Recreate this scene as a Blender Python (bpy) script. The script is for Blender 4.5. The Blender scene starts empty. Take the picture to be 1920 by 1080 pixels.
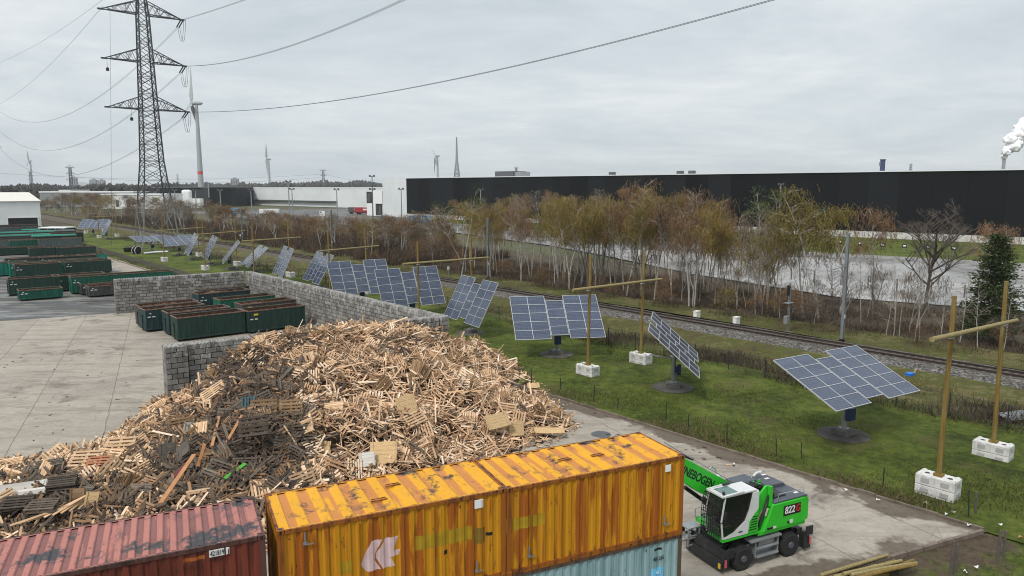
import bpy, math, random
from mathutils import Vector, Matrix
R = math.radians
sc = bpy.context.scene
COL = sc.collection
# ------------------------------------------------------------------ camera
FPX, CAMH, PITCH = 1380.0, 16.0, math.atan(188/1380.0)
cd = bpy.data.cameras.new('camera'); cam = bpy.data.objects.new('camera', cd); COL.objects.link(cam)
cam.location = (0, 0, CAMH); cam.rotation_euler = (math.pi/2-PITCH, 0, 0)
cd.sensor_width = 36; cd.lens = 36*FPX/1920; cd.clip_start = .5; cd.clip_end = 20000
sc.camera = cam
# ------------------------------------------------------------------ sky and sun
SUN_EL, SUN_AZ = R(50), R(215)          # azimuth clockwise from +Y
w = bpy.data.worlds.new('World'); sc.world = w; w.use_nodes = True
nt = w.node_tree; nt.nodes.clear()
def wn(t, **k):
    n = nt.nodes.new(t)
    for a, b in k.items(): setattr(n, a, b)
    return n
L = nt.links.new
out = wn('ShaderNodeOutputWorld'); bg = wn('ShaderNodeBackground'); bg.inputs[1].default_value = .1
sky = wn('ShaderNodeTexSky'); sky.sky_type = 'NISHITA'; sky.sun_disc = False
sky.sun_elevation = SUN_EL; sky.sun_rotation = SUN_AZ; sky.air_density = 1.0; sky.dust_density = 2.0
tc = wn('ShaderNodeTexCoord'); sx = wn('ShaderNodeSeparateXYZ'); L(tc.outputs['Generated'], sx.inputs[0])
def wm(op, a, b=None, c=None):
    n = wn('ShaderNodeMath', operation=op)
    for i, v in enumerate((a, b, c)):
        if v is None: continue
        if isinstance(v, (int, float)): n.inputs[i].default_value = v
        else: L(v, n.inputs[i])
    return n.outputs[0]
zc = wm('MAXIMUM', sx.outputs[2], 0.0)
den = wm('ADD', zc, .16)
cx = wn('ShaderNodeCombineXYZ'); L(wm('DIVIDE', sx.outputs[0], den), cx.inputs[0]); L(wm('DIVIDE', sx.outputs[1], den), cx.inputs[1])
def wnoise(scale, detail, rough, dist, off):
    mp = wn('ShaderNodeMapping'); L(cx.outputs[0], mp.inputs[0]); mp.inputs['Location'].default_value = off
    mp.inputs['Scale'].default_value = (.9, 1.15, 1)
    n = wn('ShaderNodeTexNoise'); n.inputs['Scale'].default_value = scale; n.inputs['Detail'].default_value = detail
    n.inputs['Roughness'].default_value = rough; n.inputs['Distortion'].default_value = dist
    L(mp.outputs[0], n.inputs[0]); return n.outputs['Fac']
n1 = wnoise(.9, 7, .62, .5, (3, 1, 0)); n2 = wnoise(3.2, 6, .65, .6, (9, 4, 0))
mixn = wm('ADD', wm('MULTIPLY', n1, .78), wm('MULTIPLY', n2, .22))
cr = wn('ShaderNodeValToRGB'); L(mixn, cr.inputs[0])
e = cr.color_ramp.elements
e[0].position = .34; e[0].color = (.61, .675, .72, 1)
e[1].position = .68; e[1].color = (.90, .925, .94, 1)
m_ = e.new(.50); m_.color = (.725, .785, .82, 1)
# an overcast sky is much brighter overhead than towards the horizon
up = wn('ShaderNodeMapRange'); L(zc, up.inputs[0]); up.inputs[1].default_value = .40; up.inputs[2].default_value = 1.0
up.inputs[3].default_value = 10.0; up.inputs[4].default_value = 17.0
ms = wn('ShaderNodeMix', data_type='RGBA', blend_type='MULTIPLY'); ms.inputs[0].default_value = 1
L(cr.outputs[0], ms.inputs[6])
cu = wn('ShaderNodeCombineXYZ')
for i in range(3): L(up.outputs[0], cu.inputs[i])
L(cu.outputs[0], ms.inputs[7])
mx = wn('ShaderNodeMix', data_type='RGBA'); mx.inputs[0].default_value = .93
L(sky.outputs[0], mx.inputs[6]); L(ms.outputs[2], mx.inputs[7])
L(mx.outputs[2], bg.inputs[0]); L(bg.outputs[0], out.inputs[0])
sl = bpy.data.lights.new('sun', 'SUN'); sun = bpy.data.objects.new('sun', sl); COL.objects.link(sun)
sl.energy = 2.3; sl.angle = R(11); sl.color = (1, .95, .88)
sd = Vector((math.sin(SUN_AZ)*math.cos(SUN_EL), math.cos(SUN_AZ)*math.cos(SUN_EL), math.sin(SUN_EL)))
sun.rotation_euler = sd.to_track_quat('Z', 'Y').to_euler(); sun.location = (0, -20, 60)
sc.view_settings.view_transform = 'Standard'; sc.view_settings.look = 'None'
sc.view_settings.exposure = 0.0; sc.view_settings.gamma = 1.0; sc.view_settings.use_curve_mapping = False
sc.cycles.filter_width = 1.05; sc.cycles.use_denoising = True
sc.cycles.max_bounces = 6; sc.cycles.diffuse_bounces = 3; sc.cycles.transparent_max_bounces = 8
sc.cycles.caustics_reflective = False; sc.cycles.caustics_refractive = False

# ------------------------------------------------------------------ site frame: s runs along the railway, t across it
YAW = R(40.3)
U = Vector((-math.sin(YAW), math.cos(YAW), 0)); W = Vector((math.cos(YAW), math.sin(YAW), 0))
def S(s, t, z=0.0): return U*s + W*t + Vector((0, 0, z))
def ray(px, py):
    X = (px-960)/FPX; Y = -(py-540)/FPX
    return Vector((X, math.cos(PITCH)+Y*math.sin(PITCH), -math.sin(PITCH)+Y*math.cos(PITCH)))
def G(px, py, z=0.0):
    d = ray(px, py); k = (z-CAMH)/d.z; return Vector((d.x*k, d.y*k, z))
def GD(px, py, D):
    d = ray(px, py); k = D/d.y; return Vector((d.x*k, D, CAMH+d.z*k))
def ST(v): return (v.x*U.x+v.y*U.y, v.x*W.x+v.y*W.y)
def PX(v):
    x, y, z = v[0], v[1], v[2]-CAMH
    d = y*math.cos(PITCH)-z*math.sin(PITCH); u_ = y*math.sin(PITCH)+z*math.cos(PITCH)
    return 960+FPX*x/d, 540-FPX*u_/d, d

# ------------------------------------------------------------------ mesh helpers
class MB:
    def __init__(s): s.v = []; s.f = []; s.a = []; s.c = 0.0
    def _add(s, vs, fs):
        n = len(s.v); s.v.extend([tuple(q) for q in vs])
        for f in fs: s.f.append(tuple(n+i for i in f)); s.a.append(s.c)
        return s
    def box(s, c, d, M=None):
        x, y, z = d[0]/2, d[1]/2, d[2]/2; c = Vector(c)
        P = [Vector(p) for p in ((-x,-y,-z),(x,-y,-z),(x,y,-z),(-x,y,-z),(-x,-y,z),(x,-y,z),(x,y,z),(-x,y,z))]
        if M is not None: P = [M @ p for p in P]
        return s._add([p+c for p in P], ((0,3,2,1),(4,5,6,7),(0,1,5,4),(1,2,6,5),(2,3,7,6),(3,0,4,7)))
    def hexa(s, P):   # 4 bottom, 4 top, ccw
        return s._add([Vector(p) for p in P], ((0,3,2,1),(4,5,6,7),(0,1,5,4),(1,2,6,5),(2,3,7,6),(3,0,4,7)))
    def bar(s, p, q, wd, hd=None, up=(0,0,1)):
        p, q = Vector(p), Vector(q); d = q-p
        if d.length < 1e-6: return s
        hd = hd or wd; x = d.normalized(); u_ = Vector(up)
        if abs(x.dot(u_)) > .98: u_ = Vector((1,0,0))
        y = u_.cross(x).normalized(); z = x.cross(y)
        M = Matrix((x, y, z)).transposed()
        return s.box((p+q)/2, (d.length, wd, hd), M)
    def tube(s, pts, rad, n=6, cap=True):
        pts = [Vector(p) for p in pts]; m = len(pts)
        if isinstance(rad, (int, float)): rad = [rad]*m
        V = []; a = None
        for i in range(m):
            d = (pts[min(i+1, m-1)]-pts[max(i-1, 0)]).normalized()
            if a is None:
                a = Vector((0,0,1)) if abs(d.z) < .9 else Vector((1,0,0))
            a = (a-d*a.dot(d)).normalized(); b = d.cross(a)
            for k in range(n):
                t = 2*math.pi*k/n; V.append(pts[i]+(a*math.cos(t)+b*math.sin(t))*rad[i])
        F = []
        for i in range(m-1):
            for k in range(n):
                k2 = (k+1) % n; F.append((i*n+k, i*n+k2, (i+1)*n+k2, (i+1)*n+k))
        if cap: F.append(tuple(range(n-1, -1, -1))); F.append(tuple((m-1)*n+k for k in range(n)))
        return s._add(V, F)
    def lathe(s, prof, o=(0,0,0), ax='z', n=16):   # prof: (r, h)
        o = Vector(o); V = []
        for r, h in prof:
            for k in range(n):
                t = 2*math.pi*k/n; c, d = r*math.cos(t), r*math.sin(t)
                V.append(o+Vector({'z': (c, d, h), 'y': (c, h, -d), 'x': (h, c, d)}[ax]))
        F = []; m = len(prof)
        for i in range(m-1):
            for k in range(n):
                k2 = (k+1) % n; F.append((i*n+k, i*n+k2, (i+1)*n+k2, (i+1)*n+k))
        F.append(tuple(range(n-1, -1, -1))); F.append(tuple((m-1)*n+k for k in range(n)))
        return s._add(V, F)
    def prism(s, poly, lo, hi, f=lambda a, b, h: (a, b, h)):
        n = len(poly)
        V = [f(a, b, lo) for a, b in poly]+[f(a, b, hi) for a, b in poly]
        F = [tuple(range(n-1, -1, -1)), tuple(range(n, 2*n))]
        for i in range(n): j = (i+1) % n; F.append((i, j, n+j, n+i))
        return s._add(V, F)
    def quad(s, a, b, c, d): return s._add((a, b, c, d), ((0,1,2,3),))
    def tri(s, a, b, c): return s._add((a, b, c), ((0,1,2),))
    def grid(s, f, nu, nv):
        V = [f(i/nu, j/nv) for j in range(nv+1) for i in range(nu+1)]
        F = [(j*(nu+1)+i, j*(nu+1)+i+1, (j+1)*(nu+1)+i+1, (j+1)*(nu+1)+i) for j in range(nv) for i in range(nu)]
        return s._add(V, F)
    def mesh(s, name, m, smooth=False):
        me = bpy.data.meshes.new(name); me.from_pydata(s.v, [], s.f)
        at = me.attributes.new('rnd', 'FLOAT', 'FACE'); at.data.foreach_set('value', s.a)
        if smooth: me.polygons.foreach_set('use_smooth', [True]*len(s.f))
        me.materials.append(m); me.update(); return me
    def build(s, name, m, parent=None, smooth=False, bevel=0):
        o = bpy.data.objects.new(name, s.mesh(name, m, smooth)); COL.objects.link(o)
        if parent is not None: o.parent = parent
        if bevel:
            b = o.modifiers.new('bevel', 'BEVEL'); b.width = bevel; b.segments = 2; b.limit_method = 'ANGLE'
        return o
def tag(o, label=None, cat=None, group=None, kind=None):
    if label: o['label'] = label
    if cat: o['category'] = cat
    if group: o['group'] = group
    if kind: o['kind'] = kind
    return o
def thing(name, label, cat, loc=(0,0,0), rz=0.0, group=None):
    o = bpy.data.objects.new(name, None); COL.objects.link(o); o.empty_display_size = .3
    o.location = loc; o.rotation_euler = (0, 0, rz)
    return tag(o, label, cat, group)
KIDS = {}
def copy_tree(o, parent=None):
    c = o.copy(); COL.objects.link(c); c.parent = parent
    for ch in o.children: copy_tree(ch, c)
    return c
def text_obj(name, body, size, m, parent, M, shear=0.0, bold=0.0, xs=1.0, align='LEFT'):
    cu = bpy.data.curves.new(name, 'FONT'); cu.body = body; cu.size = size; cu.shear = shear; cu.offset = bold
    cu.extrude = .004; cu.align_x = align; cu.align_y = 'CENTER'
    t = bpy.data.objects.new(name, cu); COL.objects.link(t)
    dg = bpy.context.evaluated_depsgraph_get(); me = bpy.data.meshes.new_from_object(t.evaluated_get(dg))
    bpy.data.objects.remove(t); bpy.data.curves.remove(cu)
    o = bpy.data.objects.new(name, me); COL.objects.link(o); me.materials.clear(); me.materials.append(m)
    o.parent = parent; o.matrix_local = M @ Matrix.Diagonal((xs, 1, 1, 1)); return o
def frame_M(o, x, y):
    x = Vector(x).normalized(); y = Vector(y).normalized(); z = x.cross(y)
    M = Matrix((x, y, z)).transposed().to_4x4(); M.translation = Vector(o); return M

# ------------------------------------------------------------------ materials
class NT:
    def __init__(s, name):
        s.m = bpy.data.materials.new(name); s.m.use_nodes = True; s.t = s.m.node_tree
        s.b = s.t.nodes['Principled BSDF']; s.l = s.t.links.new
    def n(s, typ, **k):
        x = s.t.nodes.new('ShaderNode'+typ)
        for a, b in k.items(): setattr(x, a, b)
        return x
    def put(s, sock, v):
        if v is None: return
        if isinstance(v, (int, float)): sock.default_value = v
        elif isinstance(v, (tuple, list)):
            sock.default_value = tuple(v)+((1,) if len(v) == 3 and len(sock.default_value) == 4 else ())
        else: s.l(v, sock)
    def math(s, op, a, b=None, c=None, clamp=False):
        x = s.n('Math', operation=op); x.use_clamp = clamp
        for i, v in enumerate((a, b, c)): s.put(x.inputs[i], v)
        return x.outputs[0]
    def coords(s, kind='Object', scale=(1,1,1), rot=(0,0,0), loc=(0,0,0)):
        if kind == 'World': o = s.n('NewGeometry').outputs['Position']
        else: o = s.n('TexCoord').outputs[kind]
        mp = s.n('Mapping'); s.l(o, mp.inputs[0]); mp.inputs['Scale'].default_value = scale
        mp.inputs['Rotation'].default_value = rot; mp.inputs['Location'].default_value = loc
        return mp.outputs[0]
    def noise(s, vec, scale, detail=4, rough=.55, dist=0):
        x = s.n('TexNoise'); s.l(vec, x.inputs[0]); x.inputs['Scale'].default_value = scale
        x.inputs['Detail'].default_value = detail; x.inputs['Roughness'].default_value = rough
        x.inputs['Distortion'].default_value = dist; return x.outputs['Fac']
    def ramp(s, fac, stops, interp='LINEAR'):
        x = s.n('ValToRGB'); s.put(x.inputs[0], fac); x.color_ramp.interpolation = interp
        e = x.color_ramp.elements
        while len(e) < len(stops): e.new(.5)
        for q, (p, c) in zip(e, stops):
            q.position = p; q.color = (c, c, c, 1) if isinstance(c, (int, float)) else tuple(c)+(1,)
        return x.outputs[0]
    def step(s, fac, lo, hi): return s.ramp(fac, [(lo, 0.), (hi, 1.)])
    def mix(s, fac, a, b, mode='MIX'):
        x = s.n('Mix', data_type='RGBA', blend_type=mode); s.put(x.inputs[0], fac); s.put(x.inputs[6], a); s.put(x.inputs[7], b)
        return x.outputs[2]
    def attr(s, name): return s.n('Attribute', attribute_name=name).outputs['Fac']
    def rand(s): return s.n('ObjectInfo').outputs['Random']
    def sep(s, v):
        x = s.n('SeparateXYZ'); s.l(v, x.inputs[0]); return x.outputs
    def bump(s, h, strength=.3, dist=.05):
        x = s.n('Bump'); x.inputs['Strength'].default_value = strength; x.inputs['Distance'].default_value = dist
        s.l(h, x.inputs['Height']); s.l(x.outputs[0], s.b.inputs['Normal'])
    def done(s, col, rough=.7, metal=0., spec=.5):
        s.put(s.b.inputs['Base Color'], col); s.put(s.b.inputs['Roughness'], rough); s.put(s.b.inputs['Metallic'], metal)
        s.b.inputs['Specular IOR Level'].default_value = spec; return s.m
def scl(c, k): return tuple(min(1, max(0, x*k)) for x in c)
def pm(name, col, rough=.6, metal=0., var=.15, scale=2., dirt=None, dscale=1.5, dlo=.55, dhi=.7, bump=0., spec=.4, rnd=0.):
    q = NT(name); v = q.coords()
    c = q.ramp(q.noise(v, scale, 5), [(.3, scl(col, 1-var)), (.7, scl(col, 1+var))])
    if rnd: c = q.mix(1., c, q.ramp(q.rand(), [(0, 1-rnd), (1, 1.0)]), 'MULTIPLY')
    if dirt:
        st = q.coords(scale=(1, 1, .25), loc=(4, 2, 7)); c = q.mix(q.step(q.noise(st, dscale, 6, .65), dlo, dhi), c, dirt)
    if bump: q.bump(q.noise(v, scale*6, 4), bump, .03)
    return q.done(c, rough, metal, spec)
# ------------------------------------------------------------------ ground materials
def m_ground(name, cols, big=.05, small=1.2, bump=.4, rough=.95, dist=.15):
    q = NT(name); v = q.coords('World')
    a = q.noise(v, big, 5, .6); b = q.noise(v, small, 6, .7)
    f = q.math('ADD', q.math('MULTIPLY', a, .5), q.math('MULTIPLY', b, .5))
    q.bump(q.noise(v, small*3, 5, .7), bump, dist)
    n = len(cols)
    return q.done(q.ramp(f, [(.3+.4*i/(n-1), c) for i, c in enumerate(cols)]), rough, 0, .2)
M_EARTH = m_ground('earth', [(.035,.028,.02), (.075,.06,.04), (.10,.09,.05), (.06,.065,.03)], .03, .8)
M_FAR = m_ground('far_field', [(.06,.055,.035), (.10,.09,.055), (.08,.09,.04), (.13,.11,.08)], .004, .05)
M_SCRUB = m_ground('scrub_soil', [(.03,.022,.018), (.06,.045,.032), (.09,.07,.045), (.07,.075,.03)], .12, 1.1)
q = NT('grass'); v = q.coords('World')
a = q.noise(v, .16, 6, .65); b = q.noise(v, 1.6, 6, .75); c = q.noise(q.coords('World', loc=(31, 7, 0)), .3, 5, .7)
col = q.ramp(q.math('ADD', q.math('MULTIPLY', a, .5), q.math('MULTIPLY', b, .5)),
             [(.36, (.026,.032,.009)), (.45, (.058,.078,.014)), (.53, (.10,.130,.022)), (.64, (.175,.19,.045))])
col = q.mix(q.math('MULTIPLY', q.step(c, .52, .64), .6), col, (.12,.10,.045))
q.bump(q.noise(v, 4, 6, .75), .9, .25)
M_GRASS = q.done(col, .95, 0, .15)
q = NT('trackside_grass'); v = q.coords('World')
b = q.noise(v, 1.1, 6, .7); a = q.noise(v, .14, 5, .65)
col = q.ramp(q.math('ADD', q.math('MULTIPLY', a, .5), q.math('MULTIPLY', b, .5)),
             [(.36, (.035,.028,.016)), (.45, (.085,.068,.032)), (.51, (.065,.078,.018)), (.57, (.14,.112,.055)), (.66, (.085,.095,.024))])
q.bump(b, .8, .2); M_TRACKGRASS = q.done(col, .95, 0, .15)
# concrete yard: cast slabs with joints, wheel dirt, dark damp marks, mud along the kerb
def m_concrete():
    q = NT('yard_concrete'); P = q.coords('World'); JR = R(25.3)
    rot = q.n('VectorRotate', rotation_type='Z_AXIS'); q.l(P, rot.inputs[0]); rot.inputs['Angle'].default_value = -JR
    x, y, _ = q.sep(rot.outputs[0])
    site = q.n('VectorRotate', rotation_type='Z_AXIS'); q.l(P, site.inputs[0]); site.inputs['Angle'].default_value = -YAW
    t_, s_, _ = q.sep(site.outputs[0])
    wob = q.math('MULTIPLY', q.math('SUBTRACT', q.noise(P, .8, 3), .5), .22)
    def joint(c, sp, off, wd):
        f = q.math('FRACT', q.math('DIVIDE', q.math('ADD', q.math('ADD', c, off), wob), sp))
        return q.math('LESS_THAN', q.math('ABSOLUTE', q.math('SUBTRACT', f, .5)), wd/sp)
    jx = joint(x, 5.1, 1.75, .036); jy = joint(y, 5.6, .9, .024)
    cell = q.n('TexWhiteNoise', noise_dimensions='2D'); cc = q.n('CombineXYZ')
    q.l(q.math('FLOOR', q.math('DIVIDE', q.math('ADD', x, 1.75-2.55), 5.1)), cc.inputs[0]); q.l(q.math('FLOOR', q.math('DIVIDE', q.math('ADD', y, .9-2.8), 5.6)), cc.inputs[1])
    q.l(cc.outputs[0], cell.inputs[0])
    n1 = q.noise(P, .35, 7, .65); n2 = q.noise(P, 3.0, 6, .7)
    f = q.math('ADD', q.math('MULTIPLY', n1, .55), q.math('MULTIPLY', n2, .45))
    col = q.ramp(f, [(.3, (.222,.192,.158)), (.48, (.322,.284,.240)), (.7, (.40,.36,.308))])
    col = q.mix(1., col, q.ramp(cell.outputs[0], [(0, .90), (1, 1.06)]), 'MULTIPLY')
    # stretched scuffs from the machines
    sc_ = q.coords('World', scale=(.10, .5, 1), rot=(0, 0, -R(12)))
    col = q.mix(q.math('MULTIPLY', q.step(q.noise(sc_, 1.6, 6, .7), .50, .68), .62), col, (.15,.122,.095))
    spots = q.math('MULTIPLY', q.step(q.noise(P, .45, 7, .70, .4), .52, .66), q.step(q.noise(P, .09, 3), .44, .54))
    col = q.mix(q.math('MULTIPLY', spots, .75), col, (.085,.075,.062))
    # cracks
    vo = q.n('TexVoronoi', feature='DISTANCE_TO_EDGE'); q.l(q.coords('World', scale=(1,1,0)), vo.inputs[0]); vo.inputs['Scale'].default_value = .17
    ck = q.math('MULTIPLY', q.math('LESS_THAN', vo.outputs[0], .0045), q.math('GREATER_THAN', n1, .50))
    dark = q.math('MAXIMUM', q.math('MAXIMUM', jx, q.math('MULTIPLY', jy, .6)), q.math('MULTIPLY', ck, .5))
    col = q.mix(q.math('MULTIPLY', dark, .5), col, (.06,.052,.042))
    # mud washed against the kerb and in the yard corner
    edge = q.math('SUBTRACT', 38.2, t_)
    corner = q.math('MULTIPLY', q.math('ADD', q.math('MULTIPLY', q.math('SUBTRACT', s_, 10.4), 1.0), q.math('MULTIPLY', q.math('SUBTRACT', t_, 37.4), .32)), 1.0)
    d = q.math('MINIMUM', edge, corner)
    lim = q.math('MULTIPLY', q.math('SUBTRACT', q.noise(P, .22, 5, .6), .32), 7.5)
    mud = q.math('SMOOTH_MIN', 1.0, q.math('MAXIMUM', q.math('MULTIPLY', q.math('SUBTRACT', lim, d), 2.5), 0.0), .1)
    mud = q.math('MULTIPLY', mud, q.math('LESS_THAN', s_, 95.0), clamp=True)
    col = q.mix(q.math('MULTIPLY', mud, .85), col, q.ramp(n2, [(.3, (.06,.043,.03)), (.7, (.115,.085,.06))]))
    q.bump(n2, .25, .02)
    return q.done(col, q.ramp(n1, [(.35, .75), (.7, .92)]), 0, .3)
M_CONC = m_concrete()
q = NT('asphalt'); v = q.coords('World'); n1 = q.noise(q.coords('World', scale=(.12, .45, 1), rot=(0,0,R(-10))), .9, 6, .65); n2 = q.noise(v, 6, 4)
n3 = q.noise(q.coords('World', scale=(.10,.32,1), rot=(0,0,R(-14)), loc=(7,2,0)), .7, 5, .6)
col = q.ramp(n2, [(.3, (.055,.055,.056)), (.7, (.095,.093,.09))]); col = q.mix(q.step(n1, .50, .60), col, (.19,.18,.165))
q.bump(n2, .1, .01)
M_ASPH = q.done(col, q.ramp(n3, [(.38, .2), (.47, .85)]), 0, .5)
q = NT('ballast'); v = q.coords('World')
vo = q.n('TexVoronoi'); q.l(v, vo.inputs[0]); vo.inputs['Scale'].default_value = 6.5
vb = q.n('TexVoronoi'); q.l(v, vb.inputs[0]); vb.inputs['Scale'].default_value = 3.1
g = q.n('RGBToBW'); q.l(vo.outputs['Color'], g.inputs[0])
col = q.ramp(g.outputs[0], [(.1, (.03,.027,.024)), (.5, (.095,.088,.080)), (.9, (.24,.225,.205))])
site = q.n('VectorRotate', rotation_type='Z_AXIS'); q.l(v, site.inputs[0]); site.inputs['Angle'].default_value = -YAW
t_, s_, _ = q.sep(site.outputs[0])
rusty = q.math('SUBTRACT', 1.0, q.math('DIVIDE', q.math('ABSOLUTE', q.math('SUBTRACT', t_, 69.6)), 1.7), clamp=True)
col = q.mix(q.math('MULTIPLY', rusty, .7), col, (.055,.04,.032))
col = q.mix(q.step(q.noise(v, .5, 5, .7), .53, .68), col, (.085,.068,.045)); col = q.mix(q.math('MULTIPLY', q.math('DIVIDE', q.math('SUBTRACT', s_, 60.), 120., clamp=True), .8), col, (.095,.075,.048))
q.bump(vb.outputs['Distance'], 1., .2)
M_BALLAST = q.done(col, .9, 0, .3)
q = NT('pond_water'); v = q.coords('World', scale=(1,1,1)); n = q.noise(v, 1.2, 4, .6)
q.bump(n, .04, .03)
M_WATER = q.done(q.ramp(q.noise(q.coords('World'), .05, 5, .65, .5), [(.38, (.48,.47,.46)), (.58, (.80,.79,.78))]), .06, 0, .9)  # near-white base colour stands in for the sky's reflection
M_PATH = pm('bank_concrete', (.22,.21,.20), .9, var=.2, scale=.3)

# ------------------------------------------------------------------ ground, yard, railway bed, pond
def und(x, y, k=1.0):
    return k*(math.sin(x*.31+y*.17)*.5+math.sin(x*.13-y*.41+1.3)*.35+math.sin(x*.83+y*.61+.5)*.15)
def sheet(name, poly, z, m, kind='structure'):
    b = MB(); b._add([(p.x, p.y, z) for p in poly], (tuple(range(len(poly))),))
    o = b.build(name, m); return tag(o, kind=kind)
b = MB(); b._add([(-5500,-250,-.25), (5500,-250,-.25), (5500,6800,-.25), (-5500,6800,-.25)], ((0,1,2,3),)); tag(b.build('ground', M_FAR), kind='structure')
b = MB(); b.grid(lambda a, c: tuple(S(-60+620*a, 52+70*c, -.12+und(620*a*.3, 70*c*.6, .1))), 180, 40); tag(b.build('woodland_floor', M_SCRUB), kind='structure')
def grass_pt(a, c):
    s, t = -30+330*a, 38.05+18.5*c
    z = .03+.22*min(1, c*3)+und(s, t, .09)*min(1, c*4)
    return tuple(S(s, t, z))
b = MB(); b.grid(grass_pt, 330, 22); tag(b.build('grass', M_GRASS, smooth=True), kind='structure')
q = NT('rough_soil'); v = q.coords('World')
site = q.n('VectorRotate', rotation_type='Z_AXIS'); q.l(v, site.inputs[0]); site.inputs['Angle'].default_value = -YAW
t_, s_, _ = q.sep(site.outputs[0])
d = q.math('ADD', q.math('SUBTRACT', 10.4, s_), q.math('MULTIPLY', q.math('SUBTRACT', 37.4, t_), .32))
n = q.noise(v, .45, 6, .7); n2 = q.noise(v, 2.5, 6, .75)
fac = q.math('ADD', q.math('SUBTRACT', 1.3, q.math('MULTIPLY', d, .45)), q.math('MULTIPLY', q.math('SUBTRACT', n, .5), 7.0), clamp=True)
gr = q.ramp(q.math('ADD', q.math('MULTIPLY', n, .4), q.math('MULTIPLY', n2, .6)), [(.35, (.026,.032,.009)), (.46, (.058,.078,.014)), (.55, (.10,.125,.022)), (.66, (.15,.14,.06))])
q.bump(n2, .9, .15)
M_ROUGH = q.done(q.mix(fac, gr, q.ramp(n2, [(.3, (.05,.036,.025)), (.7, (.12,.09,.062))])), .95, 0, .15)
b = MB(); b.grid(lambda a, c: tuple(S(-60+95*a, 8+30.2*c, -.04+und(90*a, 30*c, .03))), 60, 20); tag(b.build('rough_ground', M_ROUGH), kind='structure')
yard = [S(10.5, 38), S(13.2, 29), S(14, 20), S(-25, 8), S(-25, -90), S(112, -90), S(109.5, -4), S(104.2, 20.5), S(104, 33), S(232, 34), S(232, 39), S(150, 38.7)]
sheet('yard', yard, .055, M_CONC)
sheet('asphalt', [S(112, -95), S(109, -5), S(103.8, 21), S(103.8, 33.5), S(232, 34.5), S(420, 40), S(440, -160)], .045, M_ASPH)
def bed(a, c):
    prof = [(62.2, -.05), (64.6, .12), (67.2, .72), (67.9, .80), (71.3, .80), (72.0, .72), (74.0, .12), (75.6, -.02)]
    k = c*(len(prof)-1); i = min(int(k), len(prof)-2); f = k-i
    t = prof[i][0]*(1-f)+prof[i+1][0]*f; z = prof[i][1]*(1-f)+prof[i+1][1]*f
    s = -60+680*a; return tuple(S(s, t+und(s*3, t, .15), z+und(s*5, t*9, .035)))
b = MB(); b.grid(bed, 500, 28); tag(b.build('railway_bed', M_BALLAST), kind='structure')
b = MB(); b.grid(lambda a, c: tuple(S(-60+680*a, 72.1+9.6*c, .15+.62*max(0, 1-c*4)+.1*c+und(680*a*.4, 8*c, .1))), 240, 8); tag(b.build('trackside_grass', M_TRACKGRASS), kind='structure')
b = MB(); b.grid(lambda a, c: tuple(S(-60+420*a, 56+9.9*c+und(420*a*1.3, 3, .35)*(c > .9), .06+und(420*a*.4, 8*c, .06)+.12*math.sin(c*3)+.50*max(0, c-.62)/.38)), 160, 8); tag(b.build('trackside_verge', M_TRACKGRASS), kind='structure')
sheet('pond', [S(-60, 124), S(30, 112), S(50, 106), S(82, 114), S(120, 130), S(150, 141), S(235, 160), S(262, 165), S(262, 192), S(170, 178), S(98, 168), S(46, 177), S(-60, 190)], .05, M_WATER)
# far bank of the pond: path, grass, roads and hard standing by the warehouses
sheet('bank_path', [S(-60, 187), S(46, 175), S(98, 166.5), S(170, 176), S(262, 190), S(262, 195), S(170, 182), S(98, 175), S(46, 184), S(-60, 197)], .10, M_PATH)
sheet('bank_grass', [S(-60, 197), S(46, 184), S(98, 175), S(170, 182), S(262, 195), S(330, 205), S(330, 235), S(60, 262), S(-60, 290)], .08, M_GRASS)
sheet('car_park', [S(262, 165), S(330, 140), S(520, 150), S(520, 330), S(330, 232), S(262, 196)], -.02, M_ASPH)
# kerb along the grass: a real step of cast kerbstones
b = MB(); rk = random.Random(4); s = 10.6
while s < 236:
    ln = 1.0 if s < 100 else 3.0
    b.c = rk.random(); b.box(S(s+ln/2, 38.05+rk.uniform(-.03,.03), .08+rk.uniform(-.02,.02)), (.14, ln-.02, .22), Matrix.Rotation(YAW, 3, 'Z')); s += ln
for i in range(9):
    p, q_ = S(10.6, 37.9).lerp(S(13.2, 29), (i+.04)/9), S(10.6, 37.9).lerp(S(13.2, 29), (i+.96)/9)
    b.bar(p+Vector((0,0,.07)), q_+Vector((0,0,.06)), .16, .2)
M_KERB = pm('kerb_stone', (.16,.125,.10), .9, var=.35, scale=1.2, dirt=(.06,.045,.03), dscale=.8)
tag(b.build('kerb', M_KERB), kind='structure')

# ------------------------------------------------------------------ railway track
M_RAIL = pm('rail_steel', (.06,.042,.034), .55, .4, .3); M_SLEEP = pm('sleeper', (.10,.085,.075), .9, var=.3)
tr = thing('railway_track', 'single railway track on grey ballast running past the solar panels', 'railway track', S(0, 69.6, .82), YAW)
for x in (-.75, .75):
    b = MB(); b.box((x, 250, .14), (.075, 640, .05)); b.box((x, 250, .06), (.035, 640, .12)); b.box((x, 250, -.005), (.15, 640, .03)); b.build('rail', M_RAIL, tr)
b = MB()
for i in range(700): b.box((0, -50+i*.65, -.045), (2.5, .26, .1))
b.build('sleepers', M_SLEEP, tr)['kind'] = 'stuff'
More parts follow.
